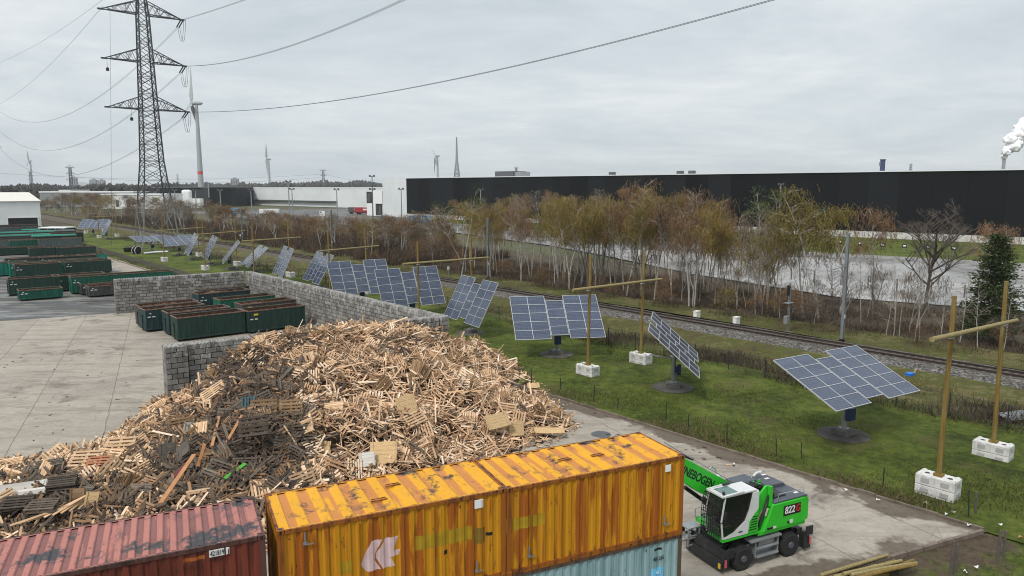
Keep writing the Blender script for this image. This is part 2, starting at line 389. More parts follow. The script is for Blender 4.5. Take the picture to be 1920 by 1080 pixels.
# ------------------------------------------------------------------ block walls of the storage bay
q = NT('stacking_block'); v = q.coords('World'); r_ = q.attr('rnd')
col = q.ramp(q.math('ADD', q.math('MULTIPLY', q.noise(v, 1.2, 6, .65), .66), q.math('MULTIPLY', r_, .34)), [(.1, (.03,.028,.025)), (.28, (.12,.114,.105)), (.5, (.20,.192,.178)), (.78, (.31,.30,.28))])
z_ = q.sep(v)[2]
up_ = q.math('DIVIDE', q.math('SUBTRACT', z_, 2.6), 1.9, clamp=True)
st = q.noise(q.coords('World', scale=(1,1,.7)), 1.7, 6, .7)
col = q.mix(q.math('MULTIPLY', q.step(q.math('ADD', st, q.math('MULTIPLY', up_, .12)), .60, .66), .7), col, (.47,.46,.45))
col = q.mix(q.math('MULTIPLY', q.step(q.noise(q.coords('World', scale=(1.6,1.6,.22), loc=(5,5,5)), 1.1, 6, .7), .55, .72), .6), col, (.055,.052,.048))
q.bump(q.noise(v, 6, 5), .3, .03)
M_LEGO = q.done(col, .92, 0, .2)
rw = random.Random(11)
BL, BH = .82, .40
def lego_wall(label, p, q_, rows, thick=.8, top=True):
    d = q_-p; ln = d.length; rz = math.atan2(d.y, d.x); M = Matrix.Rotation(0, 3, 'Z')
    b = MB(); n = int(round(ln/BL)); L_ = ln/n
    for r in range(rows):
        off = .5*L_ if r % 2 else 0
        xs = [0]+[off+i*L_ for i in range(0 if off else 1, n)]+[ln]
        xs = sorted(set(round(x, 4) for x in xs))
        for i in range(len(xs)-1):
            if xs[i+1]-xs[i] < .1: continue
            b.c = rw.random(); x0, x1 = xs[i], xs[i+1]
            j = rw.uniform(-.018, .018)
            b.box(((x0+x1)/2, j, r*BH+BH/2), (x1-x0-.055, thick+rw.uniform(-.012, .012), BH-.055))
    b.c = -.6; b.box((ln/2, 0, rows*BH/2-.03), (ln-.14, thick-.14, rows*BH-.06))
    if top:    # the rows of square studs cast on the topmost blocks
        k = int(ln/.27)
        for i in range(k):
            for y in ([-.27, 0, .27] if thick < 1 else [-.5, -.25, 0, .25, .5]):
                b.c = .8+.2*rw.random(); x = (i+.5)*ln/k; z = rows*BH; a, c = .085, .06
                b.hexa([(x-a,y-a,z-.02),(x+a,y-a,z-.02),(x+a,y+a,z-.02),(x-a,y+a,z-.02),(x-c,y-c,z+.06),(x+c,y-c,z+.06),(x+c,y+c,z+.06),(x-c,y+c,z+.06)])
    o = b.build('block_wall', M_LEGO); o.location = p+Vector((0,0,.03)); o.rotation_euler = (0, 0, rz)
    return tag(o, label, 'block wall', 'grey block walls of the storage bay')
lego_wall('far cross wall of grey stacking blocks behind the skips, whitewashed along its top', S(103.6, 21.4), S(101.9, 37.4), 11)
lego_wall('long grey block wall running beside the grass and below the solar panels', S(101.6, 37.9), S(54.0, 37.9), 11)
lego_wall('near cross wall of grey blocks half buried by the waste wood heap', S(56.9, 16.35), S(54.6, 37.4), 11)
lego_wall('stout square end pier of grey blocks at the heap edge', S(57.15, 14.75), S(56.98, 16.3), 11, 1.55)

# ------------------------------------------------------------------ solar trackers
q = NT('solar_cells'); v = q.coords(); x, y, _ = q.sep(v)
def lines(q, c, sp, wd):
    f = q.math('FRACT', q.math('DIVIDE', c, sp)); return q.math('GREATER_THAN', q.math('ABSOLUTE', q.math('SUBTRACT', f, .5)), .5-wd/sp)
gl = q.math('MAXIMUM', lines(q, x, .165, .006), lines(q, y, .1667, .006))
cell = q.n('TexWhiteNoise', noise_dimensions='2D'); cc = q.n('CombineXYZ')
q.l(q.math('FLOOR', q.math('DIVIDE', x, .165)), cc.inputs[0]); q.l(q.math('FLOOR', q.math('DIVIDE', y, .1667)), cc.inputs[1]); q.l(cc.outputs[0], cell.inputs[0])
mod = q.n('TexWhiteNoise', noise_dimensions='2D'); c2 = q.n('CombineXYZ')
q.l(q.math('FLOOR', q.math('DIVIDE', x, 1.66)), c2.inputs[0]); q.l(q.math('FLOOR', q.math('DIVIDE', y, 1.01)), c2.inputs[1]); q.l(c2.outputs[0], mod.inputs[0])
col = q.ramp(q.math('ADD', q.math('MULTIPLY', cell.outputs[0], .35), q.math('MULTIPLY', mod.outputs[0], .65)), [(0, (.022,.034,.066)), (1, (.058,.076,.125))])
col = q.mix(gl, col, (.15,.17,.21))
q.b.inputs['Coat Weight'].default_value = .0
M_CELL = q.done(col, .16, 0, .5)
M_ALU = pm('panel_aluminium', (.44,.45,.465), .45, .3, .08)
M_GALV = pm('galvanised_steel', (.30,.31,.32), .5, .5, .15, 3., (.18,.15,.12), 2., .62, .75)
M_DGREY = pm('dark_grey_steel', (.10,.105,.11), .5, .3)
M_BLUE = pm('dark_blue_paint', (.015,.03,.10), .4)
M_PLINTH = pm('plinth_concrete', (.13,.125,.115), .95, var=.3, scale=1.5, dirt=(.06,.055,.045), dscale=.8)
M_DISC = pm('disc_concrete', (.075,.07,.062), .95, var=.35, scale=1.2, dirt=(.05,.06,.025), dscale=.7)
MW, MHh = 1.66, 1.01
def wing(cols, rows):
    b = MB(); b.box((0, 0, 0), (cols*MW-.02, rows*MHh-.02, .04)); f = MB()
    for i in range(cols+1): f.box((-cols*MW/2+i*MW, 0, .012), (.055 if 0 < i < cols else .045, rows*MHh+.04, .07))
    for j in range(rows+1): f.box((0, -rows*MHh/2+j*MHh, .0105), (cols*MW, .045, .066))
    k = []
    for j in (.25, .75): k.append(MB()); k[-1].bar((-cols*MW/2, -rows*MHh/2+rows*MHh*j, -.08), (cols*MW/2, -rows*MHh/2+rows*MHh*j, -.08), .06, .1)
    return b, f, k
WINGS = {}
for nm, c_, r_ in (('w', 2, 5), ('m', 1, 4)):
    b, f, k = wing(c_, r_); WINGS[nm] = (b.mesh('solar_panel', M_CELL), f.mesh('panel_frame', M_ALU), k[0].mesh('panel_rail', M_GALV), k[1].mesh('panel_rail', M_GALV))
def tracker(label, X, Y, az, el, h=3.9, mirror=1):
    t = thing('solar_tracker', label, 'solar tracker', (X, Y, 0), R(az), 'sun tracking solar panels on the grass strip')
    b = MB(); b.lathe([(1.62, .05), (1.62, .30), (1.5, .36)], n=28); b.build('base_disc', M_DISC, t)
    b = MB(); b.box((0, 0, .52), (1.1, 1.1, .34)); b.build('plinth', M_PLINTH, t, bevel=.02)
    b = MB(); b.tube([(0,0,.66), (0,0,h-.2)], .17, 14); b.lathe([(.32,.70),(.32,.75)], n=14); b.build('pole', M_GALV, t)
    b = MB(); b.box((0, -.42, 1.75), (.62, .32, .8)); b.box((0, -.22, 1.75), (.3, .14, .5)); b.build('control_box', M_BLUE, t, bevel=.02)
    b = MB(); b.bar((.1, .1, h-1.3), (.15, 1.9, h-1.1), .09); b.lathe([(.26, h-.45), (.26, h-.12)], n=14)
    Mx = Matrix.Rotation(R(el), 4, 'X'); c = Vector((0, 0, h))
    def loc(x, y, z): return c+(Mx @ Vector((x, y, z)))
    b.bar(loc(-4.0,0,-.22), loc(4.0,0,-.22), .16); b.bar((0,0,h-.3), loc(0,0,-.15), .3)
    for x in (-3.3, -1.7, 1.7, 3.3): b.bar(loc(x,-2.3,-.13), loc(x,2.3,-.13), .08)
    b.bar(loc(0,-1.9,-.13), loc(0,1.9,-.13), .08)
    b.build('support_frame', M_GALV, t)
    for nm, x, y in (('w', -2.58, 0), ('m', 0, -.10), ('w', 2.58, 0)):
        me = WINGS[nm]; o = bpy.data.objects.new('solar_panel', me[0]); COL.objects.link(o); o.parent = t
        o.matrix_local = Matrix.Translation(loc(x, y, 0)) @ Mx
        for m2, n2 in ((me[1], 'panel_frame'), (me[2], 'panel_rail'), (me[3], 'panel_rail')):
            o2 = bpy.data.objects.new(n2, m2); COL.objects.link(o2); o2.parent = o
    return t
for a in (
    ('solar tracker lying almost flat beside the nearest wooden goal frame', 21.3, 45.6, 31.2, 24.4, 4.15),
    ('solar tracker seen edge-on, its panel sloping down to the right near the second goal frame', 12.8, 56.9, 77, 41.8),
    ('upright blue solar tracker right behind the front pole of the second goal frame', 4.25, 68.6, 9.1, 43),
    ('steeply tipped solar tracker turned sideways by the block wall corner', -4.55, 79.1, 300.4, 62.5),
    ('upright dark blue solar tracker close above the right end of the block wall', -12.5, 89.9, 34.8, 63.1),
    ('upright dark blue solar tracker standing behind another one above the block wall', -20.6, 99.4, 34.1, 60.8),
    ('tilted solar tracker just left of the two upright dark blue ones', -30.7, 115.7, 302, 60, 3.5),
    ('narrow leaning solar tracker half hidden by the far block wall corner', -38, 121.6, 297.8, 65.7),
    ('wide pale leaning solar tracker above the far block wall corner', -48.5, 138.0, 298.7, 42.7, 3.3),
    ('thin edge-on solar tracker showing only its grey rim above the far wall', -54.7, 142.8, 292.5, 51.1, 3.7),
    ('leaning solar tracker with a blue control box behind a wooden pole', -62.4, 151.7, 298.6, 63.7, 3.8),
    ('leaning solar tracker in front of the flat one by the pylon', -70.6, 161.9, 299.5, 62.6, 3.7),
    ('flat lying solar tracker at the foot of the lattice pylon', -78, 171.9, 50, 24.8, 3.8),
    ('distant flat solar tracker left of the lattice pylon', -137.9, 243, 1.5, 35.4, 4.2),
    ('distant solar tracker tipped on edge beside the far flat one', -124.8, 227.1, 304.5, 61.7, 4.0),
    ('flat lying solar tracker largely hidden behind the one at the pylon foot', -88.5, 180.5, 50, 14, 3.7)): tracker(*a)

# ------------------------------------------------------------------ wooden goal frames on white block bases
q = NT('treated_pole'); v = q.coords(); st = q.coords(scale=(6,6,.35))
col = q.ramp(q.noise(st, 2.2, 6, .65), [(.3, (.115,.07,.015)), (.5, (.19,.125,.032)), (.7, (.27,.195,.07))])
col = q.mix(q.math('MULTIPLY', q.step(q.noise(v, .8, 4), .5, .7), .5), col, (.22,.20,.08)); q.bump(q.noise(st, 5, 4), .3, .02)
M_POLE = q.done(col, .75, 0, .3)
q = NT('grey_green_pole'); v = q.coords(); st = q.coords(scale=(6,6,.35))
M_BAR = q.done(q.ramp(q.noise(st, 2.2, 6, .65), [(.3, (.17,.13,.05)), (.7, (.35,.285,.14))]), .75, 0, .3)
M_WBLOCK = pm('white_block', (.62,.61,.59), .9, var=.12, scale=2., dirt=(.28,.27,.25), dscale=1.4, dlo=.5, dhi=.75, bump=.2)
M_HOLE = pm('socket_hole_shade', (.05,.05,.05), .9)  # black disc colour stands for the shade down the socket
q = NT('block_recess_shade'); M_REC = q.done((.36,.355,.345), .9)  # darker copy of the block white: recess shade put into the colour
def white_block(name_label, p, rz):
    t = thing('concrete_block', name_label, 'concrete block', p, rz, 'white concrete blocks holding the wooden poles')
    for lay in (0, 1):
        b = MB(); z0 = .03+lay*.555
        b.box((0, 0, z0+.27), (1.0, 1.9, .535))
        b.build('block', M_WBLOCK, t, bevel=.03)
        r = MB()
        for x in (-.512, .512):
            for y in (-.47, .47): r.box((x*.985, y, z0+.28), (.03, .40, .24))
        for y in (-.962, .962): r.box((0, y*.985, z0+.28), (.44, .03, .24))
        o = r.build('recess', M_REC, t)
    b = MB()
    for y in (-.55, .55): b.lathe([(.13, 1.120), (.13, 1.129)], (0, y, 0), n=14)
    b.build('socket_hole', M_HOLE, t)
    for x, y in ((-.35,-.8),(.35,-.8),(-.35,.8),(.35,.8),(.35,0),(-.35,.25)): b = MB(); b.lathe([(.13,1.11),(.11,1.17),(.0,1.19)], (x, y, 0), n=10); b.build('stud', M_WBLOCK, t)
def goal(label, blab, pf, tf, pb, tb, barL, barR, ext=(2.2, 2.3)):
    # pf/pb: foot points of the front and back pole, tf/tb their heights; bar heights on each pole
    t = thing('goal_frame', label, 'wooden frame', pf, 0, 'wooden goal frames along the grass strip')
    d = pb-pf; n = d.normalized()
    def rel(v): return tuple(v-pf)
    for p, h, ln in ((pf, tf, barL), (pb, tb, barR)):
        b = MB(); lean = Vector((random.Random(h).uniform(-.12,.12), 0, 0))
        b.tube([rel(p+Vector((0,0,1.05))), rel(p+lean*.5+Vector((0,0,h*.5))), rel(p+lean+Vector((0,0,h)))], [.13, .122, .11], 12); b.build('post', M_POLE, t, smooth=False)
        c = MB(); c.box(rel(p+Vector((0,0,1.2))), (.42,.42,.12), Matrix.Rotation(YAW,3,'Z')); c.build('wedge', M_POLE, t)
        c = MB(); z = ln
        c.lathe([(.19, z-.30), (.205, z-.28), (.205, z-.22), (.19, z-.2)], rel(p), n=14); c.build('clamp', M_GALV, t)
    gz = (barR-barL)/d.length; a0 = pf-n*ext[0]+Vector((0,0,barL-gz*ext[0])); a1 = pb+n*ext[1]+Vector((0,0,barR+gz*ext[1]))
    side = Vector((n.y, -n.x, 0))*.31
    b = MB(); b.tube([rel(a0+side), rel(a1+side)], [.13, .108], 12); b.build('crossbar', M_BAR, t)
    for p, which in ((pf, 'front'), (pb, 'back')):
        white_block(blab[0 if which == 'front' else 1], p, YAW)
GO = [
 ('nearest goal frame of yellow treated poles, right of the flat solar tracker', 'white concrete block pair under the %s pole of the nearest goal frame', S(13.6,40.7), 10.6, S(13.5,48.7), 10.7, 8.7, 8.4, (3.1, 1.0)),
 ('second goal frame, standing in front of the upright blue solar tracker', 'white concrete block pair under the %s pole of the second goal frame', S(42.3,44.3), 10.5, S(42.3,51.2), 10.5, 7.75, 7.75),
 ('third goal frame, standing in front of the two dark blue trackers above the wall', 'white concrete block pair under the %s pole of the third goal frame', S(70.2,45.6), 9.9, S(70.2,53.2), 10.1, 7.6, 7.6),
 ('fourth goal frame, behind the upright dark blue trackers', 'white concrete block pair under the %s pole of the fourth goal frame', S(95.5,47.2), 9.9, S(97.5,54.2), 10.1, 7.3, 7.3),
 ('fifth goal frame, over the pale leaning trackers at the far wall corner', 'white concrete block pair under the %s pole of the fifth goal frame', S(123.0,46.9), 10.0, S(125.0,54.2), 10.1, 7.2, 7.2),
 ('sixth goal frame, between the lattice pylon and the far wall corner', 'white concrete block pair under the %s pole of the sixth goal frame', S(146.0,46.2), 10.1, S(150.5,54.0), 10.1, 7.2, 7.2),
 ('seventh goal frame, directly beside the lattice pylon', 'white concrete block pair under the %s pole of the seventh goal frame', S(169.5,45.2), 9.9, S(176.0,54.5), 10.1, 6.9, 6.9),
 ('goal frame left of the lattice pylon, beside the distant tracker', 'white concrete block pair under the %s pole of the goal frame left of the pylon', S(262.0,51.0), 10.0, S(266.0,57.0), 10.1, 6.9, 6.9),
 ('farthest goal frame, left of the lattice pylon and close to the railway', 'white concrete block pair under the %s pole of the farthest goal frame', S(292.0,52.9), 10.0, S(297.0,59.5), 10.1, 6.9, 6.9)]
for g in GO: goal(g[0], [g[1] % 'front', g[1] % 'rear'], *g[2:])

# ------------------------------------------------------------------ fences
M_POST = pm('fence_post_paint', (.022,.028,.024), .6)
M_WIRE = pm('fence_wire', (.05,.055,.05), .6)
f = thing('wire_fence', 'dark wire mesh fence between the grass strip and the railway', 'fence', S(0, 54.8, 0), YAW)
b = MB()
for s in range(70):
    y = 4+s*3.5; p = MB(); p.box((0, y, 1.0), (.07, .07, 2.0)); p.build('fence_post', M_POST, f)
for z, r in ((1.95, .035), (1.3, .016), (.7, .016), (.15, .016)): b.box((0, 126, z), (r, 244, r))
for i in range(1050): b.box((0, 4.1+i*.233, 1.05), (.008, .008, 1.8))
b.build('mesh', M_WIRE, f)
f = thing('palisade_fence', 'grey slatted fence along the concrete lane beside the pylon', 'fence', S(0, 40.0, 0), YAW)
b = MB(); rp = random.Random(3)
for i in range(520):
    y = 104+i*.25; b.box((und(y, 0, .15), y, .62+rp.uniform(-.08,.08)), (.03, .09, 1.2))
b.build('slats', pm('weathered_slats', (.13,.12,.105), .9, var=.3), f)
b = MB()
for z in (.35, 1.0): b.box((.04, 169, z), (.04, 130, .06))
b.build('rail', M_POST, f)
rp = random.Random(8)
for s, dt, h in ((45.5,1.2,1.15),(43.6,.9,1.3),(40.8,1.5,1.0),(37,1.2,1.2),(34.4,1,.9),(30.6,1.7,1.2),(28.4,1.3,1.0),(25.2,.9,1.3),(22.0,1.2,1.1),(20.8,1.9,1.0),(15.9,1.4,1.1),(11.6,.9,1.3),(8.4,1.4,1.2),(47.5,1.1,1.0),(53,1.0,1.1)):
    b = MB(); b.tube([(0,0,-.1), (rp.uniform(-.09,.09), rp.uniform(-.09,.09), h)], .035, 6)
    o = b.build('fence_stake', M_POST); o.location = S(s, 38.2+dt, .1); tag(o, 'thin dark fence stake standing in the grass behind the kerb', 'fence stake', 'dark fence stakes behind the kerb')
for px, py, h in ((1783,1078,1.5),(1790,1075,1.3),(1870,1048,1.3),(1881,1046,1.25),(1829,965,1.2)):
    b = MB(); b.tube([(0,0,-.1), (rp.uniform(-.06,.06), 0, h)], .06, 7); o = b.build('fence_stake', M_SLEEP); o.location = G(px, py); tag(o, 'weathered wooden fence stake in the rough grass past the yard corner', 'fence stake', 'wooden stakes past the yard corner')

# ------------------------------------------------------------------ railway masts, signal, cabinets
M_MAST = pm('mast_steel', (.21,.225,.24), .5, .3, .12, 1.5)
M_WHITE = pm('white_paint', (.72,.72,.71), .5, var=.06)
M_BLACK = pm('black_paint', (.012,.012,.013), .5)
def mast(label, p, h, arm=1):
    t = thing('catenary_mast', label, 'railway mast', p, YAW, 'steel masts along the railway')
    b = MB()
    for x in (-.13, .13): b.box((x, 0, h/2), (.03, .3, h))
    b.box((0, 0, h/2), (.24, .03, h)); b.build('mast', M_MAST, t)
    b = MB(); b.box((0,0,.25), (.36,.38,.6)); b.build('foot', M_BLACK, t)
    b = MB(); b.box((-.14, -.16, 2.9), (.02, .02, .4)); b.box((0,-.165,2.9), (.16,.02,.4)); b.build('number_plate', M_WHITE, t)
    if arm:
        b = MB(); b.bar((0, 0, h*.71), (-3.4, 0, h*.69), .07); b.bar((0, 0, h*.96), (-2.4, 0, h*.70), .035); b.box((-3.0, 0, h*.655), (.05,.05,.5)); b.box((-.9,0,h*.60),(.05,.05,1.3)); b.bar((-.9,0,h*.52),(-2.9,0,h*.56),.04)
        b.build('bracket_arm', M_GALV, t)
for lab, px, py, z, top in (('tall steel railway mast right of the signal ladder', 1578, 645, 0, 437), ('steel railway mast above the tipped solar tracker at the wall corner', 915, 525, 0, 408), ('steel railway mast above the two upright dark blue trackers', 623, 476, 0, 393), ('steel railway mast over the leaning trackers by the far wall corner', 455, 456, 0, 391), ('steel railway mast just right of the lattice pylon', 346, 440, 0, 378)):
    p = G(px, py); D = p.y
    h = GD(px, top, D).z; mast(lab, p, h)
t = thing('railway_signal', 'railway signal with ladder and grey cabinet beside the track', 'railway signal', G(1477, 628), YAW)
b = MB(); b.box((0,0,.15), (.9,.7,.4)); b.build('foot', M_PLINTH, t)
b = MB()
for x in (-.16,.16): b.bar((x,0,.3), (x,0,5.6), .06)
for i in range(16): b.bar((-.16,0,.5+i*.33), (.16,0,.5+i*.33), .035)
for x in (-.16,.16): b.bar((x+.25,.2,2.6), (x+.25,.2,5.7), .04); b.bar((x,0,3.7),(x+.25,.2,3.9),.03)
b.box((.05,.1,3.55),(1.2,.7,.05)); b.box((.05,.1,5.75),(1.1,.6,.05)); b.build('ladder', M_GALV, t)
b = MB(); b.box((-.42,-.05,4.95), (.36,.2,1.1)); b.build('signal_head', M_BLACK, t, bevel=.03)
b = MB(); b.box((-.48,.0,1.75), (.5,.4,.85)); b.build('cabinet', M_GALV, t, bevel=.02)
for lab, px, py in (('white relay cabinet nearer the trees, left one of two by the track', 1306, 602), ('white relay cabinet on the right, nearer the steel mast', 1380, 614)):
    t = thing('relay_cabinet', lab, 'cabinet', G(px, py), YAW, 'white relay cabinets by the track')
    b = MB(); b.box((0,0,.65), (.75,.5,1.1)); b.build('body', M_WHITE, t, bevel=.03)
    b = MB(); b.box((0,0,1.22), (.85,.6,.06)); b.build('lid', M_WHITE, t); b = MB(); b.box((0,0,.05), (.7,.45,.12)); b.build('foot', M_PLINTH, t)
    b = MB(); b.box((-.25,-.256,.7), (.04,.02,.14)); b.build('handle', M_BLACK, t)
for lab, px, py in (('small white marker post by the rails, right of the third goal frame', 841, 521), ('small white marker post by the rails left of the pylon', 105, 402), ('small white marker post by the rails between pylon and left edge', 142, 405), ('small white marker post by the rails behind the pylon foot', 286, 427), ('white marker post above the far leaning trackers', 451, 452)):
    t = thing('marker_post', lab, 'marker post', G(px, py), YAW, 'white marker posts by the rails')
    b = MB(); b.box((0,0,.8), (.1,.1,1.6)); b.build('post', M_GALV, t); b = MB(); b.box((0,0,1.75), (.38,.1,.6)); b.build('plate', M_WHITE, t)
t = thing('tool_box', 'small bright blue box lying on the ballast', 'box', G(1706, 706, .3), .5); t.scale = (.75,)*3
q = NT('bright_blue'); M_BB = q.done((.02,.16,.62), .4)
b = MB(); b.box((0,0,.2), (.9,.55,.34)); b.build('body', M_BB, t, bevel=.03); b = MB(); b.box((0,0,.4), (.96,.6,.07)); b.build('lid', M_BB, t, bevel=.02)
b = MB(); b.bar((.4,.1,.2),(1.0,.9,.35),.12,.05); tag(b.build('board', M_BAR), 'pale board leaning on the small blue box', 'board').location = G(1706, 704, .3)
# ------------------------------------------------------------------ pylons and power lines
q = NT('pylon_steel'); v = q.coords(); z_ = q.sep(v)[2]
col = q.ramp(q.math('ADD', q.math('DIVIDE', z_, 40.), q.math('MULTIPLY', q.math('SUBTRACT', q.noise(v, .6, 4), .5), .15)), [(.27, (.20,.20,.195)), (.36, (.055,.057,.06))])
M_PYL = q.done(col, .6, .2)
M_CABLE = pm('cable_aluminium', (.05,.052,.055), .5, .3)
M_INS = pm('insulator', (.03,.032,.035), .35)
M_FARST = pm('far_lattice_steel', (.16,.17,.18), .6)
def hw_at(prof, z):
    for (z0, a), (z1, b_) in zip(prof, prof[1:]):
        if z <= z1: return a+(b_-a)*(z-z0)/(z1-z0)
    return prof[-1][1]
def lattice(prof, zs, leg, br, mat, t):
    cs = ((-1,-1),(1,-1),(1,1),(-1,1))
    for sx_, sy_ in cs:
        b = MB()
        for (z0, a), (z1, c) in zip(prof, prof[1:]): b.bar((sx_*a, sy_*a, z0), (sx_*c, sy_*c, z1+.05), leg)
        b.build('leg', mat, t)
    b = MB()
    for k in range(4):
        (x0, y0), (x1, y1) = cs[k], cs[(k+1) % 4]
        for i, (z0, z1) in enumerate(zip(zs, zs[1:])):
            a, c = hw_at(prof, z0), hw_at(prof, z1)
            b.bar((x0*a,y0*a,z0), (x1*c,y1*c,z1), br); b.bar((x1*a,y1*a,z0), (x0*c,y0*c,z1), br)
            if i % 2 == 0: b.bar((x0*c,y0*c,z1), (x1*c,y1*c,z1), br)
            # short redundant struts from the legs to the diagonals
            m = (a+c)/2; zm = (z0+z1)/2
            for X0, Y0, X1, Y1 in ((x0,y0,x1,y1),(x1,y1,x0,y0)):
                p = Vector((X0*m, Y0*m, zm)); w_ = Vector((X0*a, Y0*a, z0)).lerp(Vector((X1*c, Y1*c, z1)), .25)
                b.bar(p, w_, br*.7)
    b.build('bracing', mat, t)
def cross_arm(sgn, z, hw, reach, dep, br, mat, t, up_=3.2):
    b = MB(); tip = Vector((sgn*(reach+.2), 0, z)); n = 6
    roots = [Vector((sgn*hw, y*hw, z)) for y in (-1, 1)]; tops = [Vector((sgn*hw*.95, y*hw*.95, z+up_)) for y in (-1, 1)]
    for q_ in roots: b.bar(q_, tip, br*1.7)
    for q_ in tops: b.bar(q_, tip, br*1.5)
    for i in range(n):
        f, g = i/n, (i+1)/n
        for k in (0, 1):
            lo0, lo1 = roots[k].lerp(tip, f), roots[k].lerp(tip, g); hi0, hi1 = tops[k].lerp(tip, f), tops[k].lerp(tip, g)
            b.bar(lo0, hi1 if i % 2 else hi0, br*.7); b.bar(lo0, hi1, br*.8) if i % 2 == 0 else b.bar(hi0, lo1, br*.8)
        b.bar(roots[0].lerp(tip, f), roots[1].lerp(tip, g), br*.8); b.bar(roots[0].lerp(tip, f), roots[1].lerp(tip, f), br*.8)
    b.box(tuple(tip), (1.2, .6, .35)); b.build('cross_arm', mat, t)
def pylon(label, p, rz, dz=0.0, detail=True, group=None):
    t = thing('lattice_pylon', label, 'pylon', p, rz, group)
    prof = [(0, 4.6), (23+dz, 2.35), (36+dz, 1.9), (60+dz, 1.25), (71+dz, .25)]
    zs = [0, 9.5, 14, 18, 21, 23+dz] if dz < 8 else [0, 10, 16, 22, 27, 23+dz]
    z = 23+dz
    while z < 66+dz: z += 2.15; zs.append(min(z, 66+dz))
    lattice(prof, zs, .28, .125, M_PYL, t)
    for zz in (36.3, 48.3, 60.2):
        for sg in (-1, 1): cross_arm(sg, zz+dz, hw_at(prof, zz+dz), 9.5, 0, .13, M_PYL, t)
    if detail:
        b = MB()
        for a_ in ((-1,-1),(1,-1),(1,1),(-1,1)): b.box((a_[0]*4.6, a_[1]*4.6, .2), (1.4,1.4,.6))
        b.build('footing', M_PLINTH, t)
        b = MB()
        for zz in (36.3, 48.3, 60.2):
            for x in (9.35, 9.95):      # tension insulators towards the far span, jumper loops under the arm
                b.tube([(x, .3, zz-.2), (x, 3.6, zz-1.3)], .16, 8)
        b.build('insulator', M_INS, t)
        b = MB()
        for zz in (36.3, 48.3, 60.2):
            for x in (9.45, 9.95):
                pts = [(x+.2, -1.6+5.2*i/14, zz-.1-1.2*(i/14)-4.6*math.sin(math.pi*i/14)**.8) for i in range(15)]
                b.tube(pts, .045, 5)
        b.build('jumper_loop', M_CABLE, t)
        b = MB()
        for zz in (36.3, 48.3):
            x = -9.0 if zz > 40 else -4.2
            b.bar((x,0,zz), (x,0,zz-2.2), .06); b.lathe([(.3,-.1),(.4,-.08),(.4,.08),(.3,.1)], (x,0,zz-2.6), 'y', 14); b.box((x,0,zz-2.95), (.7,.2,.3))
        b.build('pulley', M_INS, t)
    return t
pylon('tall dark lattice pylon with three pairs of arms towering over the grass', S(212, 55), YAW, group=None)
pylon('lattice pylon only just showing its right arms at the left picture edge', S(590, 51.5), YAW, 6, False)
def wire(A, B, sag, n=60): return [A.lerp(B, i/n)-Vector((0, 0, 4*sag*(i/n)*(1-i/n))) for i in range(n+1)]
def cable(label, A, B, sag, r=.034, twin=.4, group='power cables strung from the pylon arms'):
    b = MB(); n = (B-A).normalized(); sd_ = Vector((n.y, -n.x, 0)).normalized()
    for o in ([-twin/2, twin/2] if twin else [0]): b.tube([p+sd_*o for p in wire(A, B, sag)], r, 5)
    return tag(b.build('power_cable', M_CABLE), label, 'power cable', group)
cable('power cable pair running from the lowest right pylon arm right across the sky', S(211, 64.7, 36.2), S(-138, 95, 70), 15)
cable('power cable pair rising steeply from the middle right pylon arm', S(211, 64.7, 48.2), S(-138, 40, 75), 18)
cable('short visible power cable pair rising from the highest right pylon arm', S(211, 64.7, 60.1), S(-138, 60, 55), 6)
cable('lowest sagging power cable pair going from the pylon to the far left', S(215.6, 64.7, 35), S(590, 61, 41.7), 17)
cable('middle sagging power cable pair going from the pylon to the far left', S(215.6, 64.7, 47), S(590, 61, 53.7), 17)
cable('highest sagging power cable pair going from the pylon to the far left', S(215.6, 64.7, 58.9), S(590, 62, 65.7), 15)
cable('thin single cable slanting from the top left edge behind the pylon', S(212, 46, 61), S(590, 42, 66), 10, .035, 0)
cable('thin single cable sweeping steeply down at the upper left corner', S(212, 55, 71), S(560, 30, 84), 9, .035, 0)
cable('thin slack rope hanging from the highest left pylon arm to the ground', S(212, 47.5, 60), S(212, 44, 1), .6, .03, 0)
t = thing('cable_drum', 'white rimmed cable drum standing at the pylon foot', 'cable drum', G(257, 478), YAW+.5)
b = MB(); b.lathe([(1.0,-.45),(1.0,-.4),(.8,-.39),(.8,.39),(1.0,.4),(1.0,.45)], (0,0,1.05), 'y', 24); b.build('drum', M_BLACK, t)
b = MB()
for y in (-.46, .46):
    for k in range(24):
        a, c = 2*math.pi*k/24, 2*math.pi*(k+1)/24; b.bar((math.cos(a), y, 1.05+math.sin(a)), (math.cos(c), y, 1.05+math.sin(c)), .1)
b.build('rim', M_WHITE, t)
t = thing('tub', 'black tub at the left pylon foot', 'tub', G(241, 474), 0)
b = MB(); b.lathe([(.95,.05),(1.15,1.25),(1.05,1.25),(.9,.2)], n=16); b.build('body', M_BLACK, t)
b = MB(); b.tube([(1.15*math.cos(k*math.pi/8),1.15*math.sin(k*math.pi/8),1.25) for k in range(17)], .05, 5); b.build('rim', M_DGREY, t)
b = MB(); b.tube([(0,0,0),(2.2,.3,.2),(5.5,.4,.3)], .28, 8); o = tag(b.build('steel_pipe', M_ALU), 'pale metal pipe lying beside the cable drum', 'pipe'); o.location = G(270, 475, .4); o.rotation_euler = (0,0,.1)
b = MB(); b.bar((0,0,0),(2,1,1.2),.3,.5); b.bar((.4,0,.1),(2.6,-1.4,.2),.25,.3); b.box((1.2,.1,.8),(.8,.5,.5)); o = tag(b.build('scrap_metal', M_ALU), 'small tangle of pale scrap metal by the flat tracker', 'scrap metal'); o.location = G(282, 458)

